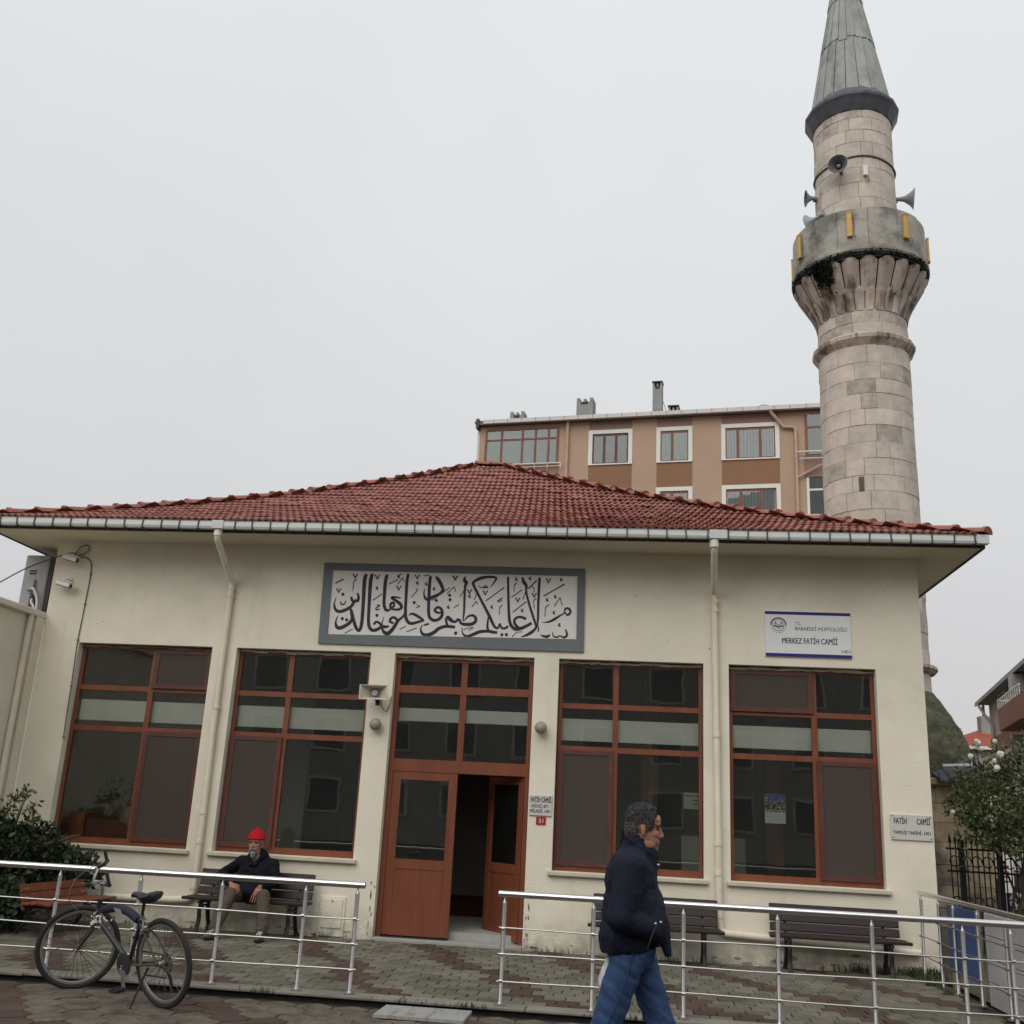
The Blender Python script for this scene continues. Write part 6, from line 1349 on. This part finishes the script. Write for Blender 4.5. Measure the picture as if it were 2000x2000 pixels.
# drive
mb = MB(); mb.lathe([(.02, -.058), (.085, -.056), (.09, -.053), (.085, -.05), (.02, -.048)], 28, rot=Matrix.Rotation(PI/2, 3, 'X')@Matrix.Identity(3), org=(BB[0], -.002, BB[2])); bpart_(mb, 'chainring', M_IRON)
bt('bottom_bracket', [(BB[0], -.045, BB[2]), (BB[0], .045, BB[2])], .022, M_BKF, 12)
for sy, sg in ((1, -1), (-1, 1)):
    ang = R(-102) if sg < 0 else R(78); e_ = (BB[0]+.17*math.cos(ang), sy*.075, BB[2]+.17*math.sin(ang))
    mb = MB(); mb.bar((BB[0], sy*.065, BB[2]), e_, .014, .028, (0, 1, 0), .004); bpart_(mb, 'crank_arm', M_CHROME, None, False)
    mb = MB()
    for dx in (-.04, .04): mb.obox((e_[0]+dx, e_[1]+sy*.055, e_[2]), (.010, .045, .012), None, .003)
    for dy in (.012, .055, .098): mb.obox((e_[0], e_[1]+sy*dy, e_[2]), (.04, .007, .011), None, .003)
    tag(bpart_(mb, 'pedal', M_IRON, None, False), kind='thing') if False else bpart_(mb, 'pedal', M_IRON, None, False)
mb = MB(); mb.bar((BB[0]+.0, .055, BB[2]-.02), (BB[0]-.07, .055, BB[2]-.11), .004, .085, (0, 1, 0)); bpart_(mb, 'chain_guard', M_RIM, None, False)
mb = MB()
for a, b in (((BB[0], -.055, BB[2]+.088), (0, -.055, RW+.04)), ((BB[0], -.055, BB[2]-.088), (.03, -.055, RW-.13))): mb.bar(a, b, .006, .010)
bpart_(mb, 'chain', M_FORK, None, False)
mb = MB()
for k in range(6): r = .045-.005*k; mb.lathe([(.02, 0), (r, .001), (r, .003), (.02, .004)], 20, rot=Matrix.Rotation(PI/2, 3, 'X'), org=(0, -.030-.005*k+0, RW))
bpart_(mb, 'cassette', M_FORK); mb = MB(); mb.lathe([(.02, .046), (.066, .046), (.07, .048), (.02, .05)], 28, rot=Matrix.Rotation(-PI/2, 3, 'X')@Matrix.Identity(3), org=(0, -.075, RW)); bpart_(mb, 'spoke_guard', mat('guard_clear', (.10, .10, .095), .35))
mb = MB(); mb.bar((0, -.07, RW-.02), (.03, -.07, RW-.10), .02, .03); mb.bar((.03, -.075, RW-.09), (-.01, -.075, RW-.19), .012, .03); bpart_(mb, 'rear_derailleur', M_IRON, None, False)
mb = MB(); mb.obox((ST[0]-.09, 0, .58), (.02, .05, .02), None, .006); bpart_(mb, 'rear_brake', M_CHROME, None, False)
ks_ = at_z(253, 1971, ZS); M_ = bk.rotation_euler.to_matrix(); tip = M_.inverted()@(ks_-rc_)
bt('kickstand', [(.10, .065, RW-.03), (.12, .09, .24), tuple(tip)], [.011, .009, .008], M_IRON, 8)

# ------------------------------------------------------------------ people
M_SKIN = mat('skin_tan', (.30, .145, .095), .6, .10, 14, .12, 120, spec=.35); M_SKIN2 = mat('skin_weathered', (.34, .165, .115), .65, .14, 16, .2, 120, spec=.3)
M_HAIR = mat('grey_black_hair', (.030, .029, .030), .8, .3, 60, .7, 160, col2=(.085, .083, .082), c2lo=.50, c2hi=.68, c2scale=95, aniso=(1, 1, .45)); M_HAIRG = mat('white_beard', (.36, .34, .31), .85, .2, 70, .8, 160, col2=(.25, .22, .2), c2lo=.5, c2hi=.65, c2scale=50)
M_JACK = mat('navy_quilted_jacket', (.0075, .0095, .022), .78, .25, 14, .3, 240, spec=.22); M_JEAN = mat('blue_jeans', (.034, .066, .145), .85, .22, 16, .35, 260, col2=(.065, .11, .20), c2lo=.55, c2hi=.75, c2scale=9, spec=.2)
M_COAT = mat('navy_coat', (.0065, .0075, .012), .85, .2, 12, .35, 200, spec=.2); M_TROU = mat('brown_trousers', (.088, .070, .054), .9, .15, 10, .35, 200, spec=.2); M_BEAN = mat('red_beanie', (.46, .014, .022), .92, .10, 20, .8, 160, spec=.15)
M_SHOE = mat('grey_trainer', (.10, .095, .09), .7, .3, 20); M_EYE = mat('eye_dark', (.035, .024, .02), .25); M_LIP = mat('lip', (.20, .075, .06), .6)
def blob(name, mb, vox, m, parent, sm=3, disp=None, cut=None, fac=.5):
    me = mb.mesh(name+'_src', m); o = bpy.data.objects.new(name+'_src', me); COL.objects.link(o)
    r = o.modifiers.new('r', 'REMESH'); r.mode = 'VOXEL'; r.voxel_size = vox
    q = o.modifiers.new('s', 'SMOOTH'); q.factor = fac; q.iterations = sm
    dg = bpy.context.evaluated_depsgraph_get(); me2 = bpy.data.meshes.new_from_object(o.evaluated_get(dg)); bpy.data.objects.remove(o); bpy.data.meshes.remove(me)
    n = len(me2.vertices); co = np.empty(n*3); me2.vertices.foreach_get('co', co); co = co.reshape(-1, 3); no = np.empty(n*3); me2.vertices.foreach_get('normal', no); no = no.reshape(-1, 3)
    if disp is not None: co = co+no*np.array([disp(c, k) for c, k in zip(co, no)])[:, None]
    off = wloc(parent); me2.vertices.foreach_set('co', (co-np.array(off)).ravel())
    if cut is not None:
        import bmesh
        bm = bmesh.new(); bm.from_mesh(me2); dead = [v for v, c in zip(bm.verts, co) if cut(c)]; bmesh.ops.delete(bm, geom=dead, context='VERTS'); bm.to_mesh(me2); bm.free()
    me2.name = name; me2.materials.clear(); mm_ = m if isinstance(m, (list, tuple)) else [m]
    for x in mm_: me2.materials.append(x)
    me2.polygons.foreach_set('use_smooth', [True]*len(me2.polygons)); me2.update()
    return link(name, me2, parent)
NZ = lambda x, y, z: mnoise.noise(Vector((x, y, z)))
def head_prims(mb, O, Rm, s=(1, 1, 1)):
    O = Vector(O); P = lambda x, y, z: O+Rm@Vector((x*s[0], y*s[1], z*s[2])); E = lambda c, r: mb.ell(P(*c), (r[0]*s[0], r[1]*s[1], r[2]*s[2]), Rm, 18, 12)
    E((-.012, 0, .035), (.095, .076, .088)); E((.030, 0, -.03), (.062, .060, .085)); E((.042, 0, -.083), (.042, .046, .034)); E((.072, 0, -.100), (.020, .024, .017))
    mb.capsule(P(.082, 0, .016), P(.104, 0, -.026), .010, .0130); E((.098, .012, -.032), (.011, .009, .009)); E((.098, -.012, -.032), (.011, .009, .009)); E((.072, 0, -.062), (.022, .034, .032)); E((.050, .030, -.052), (.034, .028, .034)); E((.050, -.030, -.052), (.034, .028, .034)); E((.074, 0, .050), (.020, .050, .030))
    mb.capsule(P(.078, -.036, .030), P(.080, .036, .030), .012, .012)
    for y in (-1, 1):
        E((.058, y*.040, -.022), (.027, .021, .024)); E((-.012, y*.077, -.010), (.015, .0075, .028)); E((-.005, y*.074, -.032), (.009, .007, .010)); E((.03, y*.046, -.075), (.040, .014, .024))
    E((.086, 0, -.060), (.012, .024, .0065)); E((.083, 0, -.072), (.012, .022, .0075)); mb.capsule(P(-.02, 0, -.05), P(-.045, 0, -.18), .052, .062)
    return P, E
def eyes(parent, P, Rm, sx=1.):
    for y in (-.031, .031):
        mb = MB(); mb.ell(P(.0755, y, .0075), (.010*sx, .013, .0075), Rm, 12, 8); mb.build('eye', M_EYE, parent, True)
        mb = MB(); mb.capsule(P(.088, y-.016, .0265), P(.086, y+.016, .0275), .0045, .0045); mb.build('eyebrow', M_HAIR, parent, True)
def hand(mb, w, d, n, s=1., curl=(.35, .5), flip=1, spread=.16):
    """palm, four fingers of unequal length and a thumb; d: fingers, n: back of the hand"""
    w = Vector(w); d = Vector(d).normalized(); n = Vector(n); n = (n-d*n.dot(d)).normalized(); sd_ = d.cross(n)*flip
    rot = Matrix((d, sd_, n)).transposed()
    if rot.determinant() < 0: rot = Matrix((d, -sd_, n)).transposed()
    mb.ell(w+d*.045*s, (.054*s, .042*s, .017*s), rot, 14, 10)
    for i, (o_, L) in enumerate(((-.033, .036), (-.0115, .044), (.0115, .047), (.033, .042))):
        b = w+d*.082*s+sd_*o_*s; f1 = (d+sd_*o_*spread*30*s-n*curl[0]*(1+.12*i)).normalized(); m_ = b+f1*L*s; f2 = (f1-n*curl[1]).normalized(); m2 = m_+f2*L*.62*s; f3 = (f2-n*curl[1]*.7).normalized()
        mb.capsule(b-d*.02*s, m_, .0095*s, .0088*s, 8); mb.capsule(m_, m2, .0088*s, .0080*s, 8); mb.capsule(m2, m2+f3*L*.45*s, .0080*s, .0068*s, 8)
    b = w+d*.022*s-sd_*.030*s; t1 = (d*.65-sd_*.75-n*.25).normalized(); m_ = b+t1*.042*s; mb.capsule(b, m_, .0135*s, .0105*s, 8); mb.capsule(m_, m_+(d*.9-sd_*.25-n*.3).normalized()*.034*s, .0105*s, .0085*s, 8)

# the walking man ------------------------------------------------------------
YM = -8.25
wm = thing('person', 'man with short grey hair in a navy quilted jacket and blue jeans walking right', 'person', (2.24, YM, ZS))
I3 = Matrix.Identity(3); HO = (2.284, YM, 1.487); HS = (.84, .90, .93)
HR = Matrix.Rotation(R(3), 3, 'Z')@Matrix.Rotation(R(4), 3, 'Y')
mb = MB(); P, E_ = head_prims(mb, HO, HR, HS)
mb.capsule((2.235, YM, 1.32), (2.235, YM, 1.05), .10, .10); mb.capsule((2.235, YM-.13, 1.31), (2.235, YM+.13, 1.31), .055, .055); mb.ell((2.235, YM, .93), (.10, .14, .10))
sh_n, el_n, wr_n = (2.225, YM-.185, 1.30), (2.175, YM-.235, 1.085), (2.315, YM-.175, 1.035); sh_f, el_f, wr_f = (2.235, YM+.185, 1.30), (2.185, YM+.24, 1.09), (2.150, YM+.225, .965)
for a, b, c in ((sh_n, el_n, wr_n), (sh_f, el_f, wr_f)): mb.capsule(a, b, .042, .036); mb.capsule(b, c, .036, .026)
hand(mb, (2.300, YM-.150, 1.03), (.35, .45, -.8), (.3, -.9, .2), .9, (.35, .4)); hand(mb, wr_f, (-.10, 0, -1), (0, 1, 0), .90, (1.0, 1.3), -1)
hn_, kn_, an_ = (2.215, YM-.085, .90), (2.070, YM-.085, .47), (1.80, YM-.085, .14); hf_, kf_, af_ = (2.255, YM+.085, .90), (2.425, YM+.085, .47), (2.50, YM+.085, .06)
for h_, k_, a_ in ((hn_, kn_, an_), (hf_, kf_, af_)): mb.capsule(h_, k_, .065, .045); mb.capsule(k_, a_, .045, .03)
body = blob('body', mb, .0042, M_SKIN, wm, 3)
eyes(wm, P, HR, .8)
mb = MB(); mb.ell(P(.0925, 0, -.066), (.008, .020, .0022), HR, 12, 6); mb.build('mouth', M_LIP, wm, True)
mb = MB(); P, E_ = head_prims(MB(), HO, HR, HS); hm = MB()
for c, r in (((-.020, 0, .050), (.098, .081, .084)), ((-.055, 0, .0), (.060, .074, .075)), ((.006, 0, .094), (.066, .058, .034)), ((.040, 0, .084), (.034, .052, .024)), ((.018, .062, .035), (.036, .017, .042)), ((.018, -.062, .035), (.036, .017, .042)), ((-.06, 0, -.05), (.035, .055, .04))):
    hm.ell(P(*c), (r[0]*HS[0], r[1]*HS[1], r[2]*HS[2]), HR, 16, 10)
ear0 = P(-.012, -.077, -.012)
blob('hair', hm, .0038, M_HAIR, wm, 2, lambda c, k: 0.0016*NZ(c[0]*60, c[1]*60, c[2]*40)+.0022*NZ(c[0]*170, c[1]*170, c[2]*120), lambda c: (Vector(c)-ear0).length < .030)
M_TEMP = mat('temple_grey', (.085, .083, .080), .8, .3, 70, .6, 160, col2=(.055, .053, .052), c2lo=.48, c2hi=.66, c2scale=95)
def strands(src, name, m, n, L, flow, lift, parent, ok=None, m2=None, grey=None):
    """short hairs standing off a hair mass, each a thin blade"""
    off = wloc(parent); vs_ = src.data.vertices; mb = MB(); k = 0
    while k < n:
        v = vs_[rnd.randrange(len(vs_))]; p = v.co+off; nn = v.normal
        if ok and not ok(p): k += .2; continue
        d = Vector(flow); d = d-nn*d.dot(nn); d = (d.normalized() if d.length > 1e-3 else nn.orthogonal())+nn*lift+Vector((rnd.gauss(0, .3), rnd.gauss(0, .3), rnd.gauss(0, .3))); d.normalize(); s_ = d.cross(nn); s_ = s_.normalized() if s_.length > 1e-3 else nn.orthogonal()
        q = p-nn*.002; l_ = L*rnd.uniform(.5, 1.2); w = .0016; mb.mi = 1 if (grey and rnd.random() < grey(p)) else 0
        mb.add([q-s_*w, q+s_*w, q+d*l_*.6+s_*w*.7+nn*.001, q+d*l_-nn*.002], [(0, 1, 2, 3)]); k += 1
    return tag(mb.build(name, [m, m2 or m], parent), kind='stuff')
hair = [o for o in wm.children if o.name.startswith('hair')][0]
HRI = HR.inverted()
gz = lambda p: max(0, min(1, (.062-(HRI@(Vector(p)-Vector(HO))).z)/.07))
hair.data.materials.append(M_TEMP)
for pl_ in hair.data.polygons:
    if rnd.random() < gz(pl_.center+wloc(wm))*1.1: pl_.material_index = 1
strands(hair, 'hair_strands', M_HAIR, 5200, .015, (-.6, 0, -.7), .40, wm, None, M_TEMP, gz)
jk = MB()
jk.capsule((2.225, YM-.150, 1.322), (2.225, YM+.150, 1.322), .078, .078); jk.ell((2.222, YM, 1.235), (.132, .205, .17)); jk.ell((2.238, YM, 1.09), (.160, .212, .20)); jk.ell((2.212, YM, .985), (.146, .205, .14)); jk.ell((2.175, YM, .96), (.105, .18, .12)); jk.ell((2.245, YM, 1.35), (.085, .11, .075))
jk.capsule(sh_n, el_n, .082, .070); jk.capsule(el_n, wr_n, .070, .050); jk.capsule((2.235, YM, 1.35), (2.250, YM, 1.425), .098, .060); jk.capsule((2.285, YM, 1.30), (2.308, YM, 1.365), .075, .050); jk.ell((2.33, YM-.10, 1.05), (.075, .09, .10)); jk.capsule(sh_f, el_f, .082, .070); jk.capsule(el_f, wr_f, .068, .050)
jk.capsule((2.345, YM-.10, 1.12), (2.398, YM-.09, .925), .045, .016); jk.capsule((2.34, YM+.03, 1.12), (2.392, YM+.02, .94), .045, .018); jk.capsule((2.385, YM-.05, 1.05), (2.412, YM-.04, .915), .030, .010)
for i in range(12):
    a0, a1 = 2*PI*i/12, 2*PI*(i+1)/12; cp = lambda a: (2.262+.066*math.cos(a), YM+.070*math.sin(a), 1.402-.045*math.cos(a)); jk.capsule(cp(a0), cp(a1), .017, .017, 8)
def quilt(c, k):
    u, v = (c[0]+abs(c[1]-YM)*.5+c[2]*.9)/.050, (c[0]+abs(c[1]-YM)*.5-c[2]*.9)/.050
    g_ = min(abs((u % 1)-.5), abs((v % 1)-.5)); return -.0022*max(0, 1-g_/.10)+.0035*NZ(c[0]*9, c[1]*9, c[2]*16)
blob('jacket', jk, .0065, M_JACK, wm, 4, quilt, lambda c: c[2] < .905+.10*(c[0]-2.06)-(.12 if c[0] > 2.36 else 0))
def rim(mbx, pts, r): mbx.tube(curve_pts(pts, 4), r, 6)
for p in ((2.352, YM-.082, 1.322), (2.338, YM-.208, 1.066), (2.362, YM-.19, 1.072)):
    b_ = MB(); b_.ell(p, (.008, .006, .008), None, 8, 6); b_.build('snap_button', M_CHROME, wm, True)
rim_ = MB(); rim(rim_, [(2.345, YM-.205, 1.07), (2.318, YM-.245, 1.01), (2.30, YM-.240, .955)], .0045); rim_.build('pocket_edge', mat('pocket_trim', (.010, .010, .016), .6), wm, True)
jn = MB(); jn.ell((2.232, YM, .93), (.122, .172, .115))
for h_, k_, a_, w_ in ((hn_, kn_, an_, .089), (hf_, kf_, af_, .087)):
    jn.capsule(h_, k_, w_, .066); jn.capsule(k_, a_, .066, .052)
def denim(c, k):
    f_ = NZ(c[0]*7, c[1]*7, c[2]*26+c[0]*14); return .0065*f_*(1+.8*(c[2] < .62))+.003*NZ(c[0]*13, c[1]*13, c[2]*44+c[0]*34)
blob('jeans', jn, .0065, M_JEAN, wm, 3, denim)
mb = MB(); mb.tube(curve_pts([(2.232, YM-.178, .93), (2.20, YM-.178, .80), (2.115, YM-.164, .60), (2.05, YM-.155, .47)], 4), .0028, 5); mb.build('side_seam', mat('jean_seam', (.022, .045, .115), .8), wm, True)
for a_, tilt, dx in ((an_, R(48), .03), (af_, R(-6), .06)):
    rot = Matrix.Rotation(tilt, 3, 'Y'); s_ = MB(); c = Vector(a_)+rot@Vector((dx, 0, -.045)); s_.ell(c, (.135, .048, .045), rot, 14, 8); s_.ell(c+rot@Vector((-.06, 0, .03)), (.06, .045, .05), rot); blob('shoe', s_, .006, M_SHOE, wm, 3)
bagm = MB(); c = Vector((2.112, YM+.235, .725)); bagm.ell(c, (.040, .10, .10), None, 16, 12); bagm.capsule(c+Vector((.0, 0, .08)), c+Vector((.010, -.01, .15)), .03, .012)
bg_ = thing('carrier_bag', 'white plastic carrier bag held behind the leg of the walking man', 'bag', tuple(c))
blob('bag', bagm, .006, mat('bag_white', (.50, .50, .49), .5, .08, 20), bg_, 2, lambda c_, k: .012*NZ(c_[0]*28, c_[1]*22, c_[2]*14)+.005*NZ(c_[0]*70, c_[1]*70, c_[2]*40))

# the old man on the bench -----------------------------------------------------
om = thing('person', 'old man in a red knitted hat with a white beard sitting on the bench', 'person', (-2.45, -.45, -.07))
YO = -.47; ho = at_y(500, 1647, YO); HS2 = (1.06, 1.10, 1.04)
FR = Matrix.Rotation(R(-92), 3, 'Z')@Matrix.Rotation(R(3), 3, 'Y')        # faces the street
mb = MB(); P, E_ = head_prims(mb, ho, FR, HS2); hx, hz_ = ho.x, ho.z
nk = Vector((hx+.01, -.40, hz_-.20)); SZ = hz_-.255
SL_, SR_ = Vector((hx-.19, -.37, SZ+.015)), Vector((hx+.215, -.37, SZ+.0))
EL_ = at_y(433, 1708, -.26); HL_ = at_y(452, 1727, -.78); ER_ = at_y(538, 1722, -.42); HR_ = at_y(507, 1733, -.80)
KL_ = at_y(449, 1748, -.86); KR_ = at_y(514, 1752, -.86); FL_ = at_y(413, 1832, -1.12); FR_ = at_y(507, 1838, -1.06); FL_.z = FR_.z = zt(-1.1)
HPL, HPR = Vector((hx-.11, -.40, .40)), Vector((hx+.10, -.40, .40))
mb.capsule(nk, (hx, -.36, .45), .09, .11); mb.capsule(SL_, SR_, .05, .05)
for a, b, c in ((SL_, EL_, HL_), (SR_, ER_, HR_)): mb.capsule(a, b, .042, .036); mb.capsule(b, c, .036, .027)
for h_, k_, f_ in ((HPL, KL_, FL_), (HPR, KR_, FR_)): mb.capsule(h_, k_, .07, .05); mb.capsule(k_, f_+Vector((0, .05, .09)), .05, .035)
hand(mb, HL_+Vector((.0, -.01, 0)), (.62, -.55, -.30), (-.1, -.45, 1), 1.0, (.3, .35), 1); hand(mb, HR_, (-.28, -.35, -1), (-.15, -1, .25), 1.08, (.12, .18), 1)
blob('body', mb, .0042, M_SKIN2, om, 3)
eyes(om, P, FR)
hatm = MB(); hE = lambda c, r: hatm.ell(P(*c), (r[0]*HS2[0], r[1]*HS2[1], r[2]*HS2[2]), FR, 18, 12)
hE((-.010, 0, .060), (.110, .097, .088)); hE((-.012, 0, .095), (.090, .080, .068)); hE((-.012, 0, .135), (.048, .044, .042)); hatm.capsule(P(-.012, 0, .155), P(-.012, 0, .168), .022, .014)
def knit(c, k): return .0025*math.sin((math.atan2(c[1]-ho.y, c[0]-ho.x))*36)+.002*NZ(c[0]*40, c[1]*40, c[2]*40)
blob('knitted_hat', hatm, .0045, M_BEAN, om, 3, knit, lambda c: (FR.inverted()@(Vector(c)-ho)).z < .050)
bandm = MB()
for i in range(20):
    a0, a1 = 2*PI*i/20, 2*PI*(i+1)/20; q_ = lambda a: P(-.010+.106*math.cos(a), .093*math.sin(a), .060); bandm.capsule(q_(a0), q_(a1), .0135, .0135, 8)
blob('hat_brim', bandm, .0045, M_BEAN, om, 2, knit)
bm_ = MB(); bE = lambda c, r: bm_.ell(P(*c), (r[0], r[1], r[2]), FR, 14, 10)
bE((.072, 0, -.105), (.028, .036, .034)); bE((.070, 0, -.132), (.022, .026, .026)); bE((.045, .050, -.092), (.026, .009, .022)); bE((.045, -.050, -.092), (.026, .009, .022)); bm_.capsule(P(.098, -.004, -.051), P(.084, -.034, -.070), .0095, .008); bm_.capsule(P(.098, .004, -.051), P(.084, .034, -.070), .0095, .008)
bE((.012, .074, .022), (.013, .008, .018)); bE((.012, -.074, .022), (.013, .008, .018))
beard = blob('beard', bm_, .0038, M_HAIRG, om, 1, lambda c, k: .005*NZ(c[0]*70, c[1]*70, c[2]*45))
strands(beard, 'beard_strands', M_HAIRG, 1500, .016, (0, -.2, -1), .45, om)
mb = MB(); mb.ell(P(.0945, 0, -.0665), (.010, .021, .0045), FR, 12, 6); mb.build('mouth', M_LIP, om, True)
ct = MB(); ct.capsule(SL_, SR_, .088, .088); ct.ell((hx+.01, -.385, SZ-.12), (.235, .15, .20)); ct.ell((hx+.01, -.40, SZ-.29), (.235, .165, .19)); ct.ell((hx+.0, -.52, .44), (.21, .18, .11)); ct.ell((hx+.01, -.35, SZ+.075), (.155, .095, .10)); ct.ell((hx+.02, -.37, SZ+.12), (.125, .075, .075))
ct.ell(nk+Vector((0, .02, -.01)), (.115, .085, .075)); ct.capsule(SL_, EL_, .080, .066); ct.capsule(EL_, HL_+(EL_-HL_)*.14, .066, .048); ct.capsule(SR_, ER_, .082, .068); ct.capsule(ER_, HR_+(ER_-HR_)*.16, .068, .050)
for sx in (-1, 1):
    ct.capsule(nk+Vector((sx*.085, -.02, .055)), nk+Vector((sx*.022, -.118, -.05)), .030, .024); ct.capsule(nk+Vector((sx*.085, -.02, .055)), nk+Vector((sx*.05, .07, .075)), .024, .024)
ct.capsule(nk+Vector((-.05, .07, .075)), nk+Vector((.05, .07, .075)), .024, .024); ct.capsule((hx+.01, -.525, SZ-.06), (hx+.02, -.60, .46), .014, .014)
blob('coat', ct, .007, M_COAT, om, 3, lambda c, k: .008*NZ(c[0]*8, c[1]*8, c[2]*13)+.003*NZ(c[0]*24, c[1]*24, c[2]*30))
mb = MB(); mb.ell(nk+Vector((-.0, -.080, .015)), (.026, .025, .035), None, 12, 8); mb.build('shirt_collar', mat('grey_shirt', (.12, .13, .14), .9), om, True)
tr = MB(); tr.ell((hx, -.42, .41), (.19, .15, .095))
for h_, k_, f_ in ((HPL, KL_, FL_), (HPR, KR_, FR_)): tr.capsule(h_, k_, .105, .086); tr.capsule(k_, f_+Vector((0, .05, .13)), .086, .072)
blob('trousers', tr, .007, M_TROU, om, 3, lambda c, k: .008*NZ(c[0]*11, c[1]*11, c[2]*20)+.003*NZ(c[0]*35, c[1]*35, c[2]*50))
for f_, yw_ in ((FL_, -.25), (FR_, .05)):
    rot = Matrix.Rotation(yw_, 3, 'Z'); s_ = MB(); c = f_+Vector((0, -.03, .048)); s_.ell(c, (.048, .135, .045), rot, 14, 8); s_.ell(c+rot@Vector((0, .07, .035)), (.047, .065, .055), rot); sh1 = blob('shoe', s_, .006, M_SHOE, om, 3)
    for k in range(4):
        l_ = MB(); q = c+rot@Vector((0, -.045+.03*k, .046+.012*k)); l_.capsule(q+rot@Vector((-.026, .005, -.008)), q+rot@Vector((.026, -.005, -.008)), .0045, .0045, 6); l_.build('lace', M_WHITE, sh1, True)
    s_ = MB(); s_.ell(c+Vector((0, 0, -.034)), (.050, .138, .014), rot, 14, 6); s_.build('sole', M_BLACK, sh1, True)
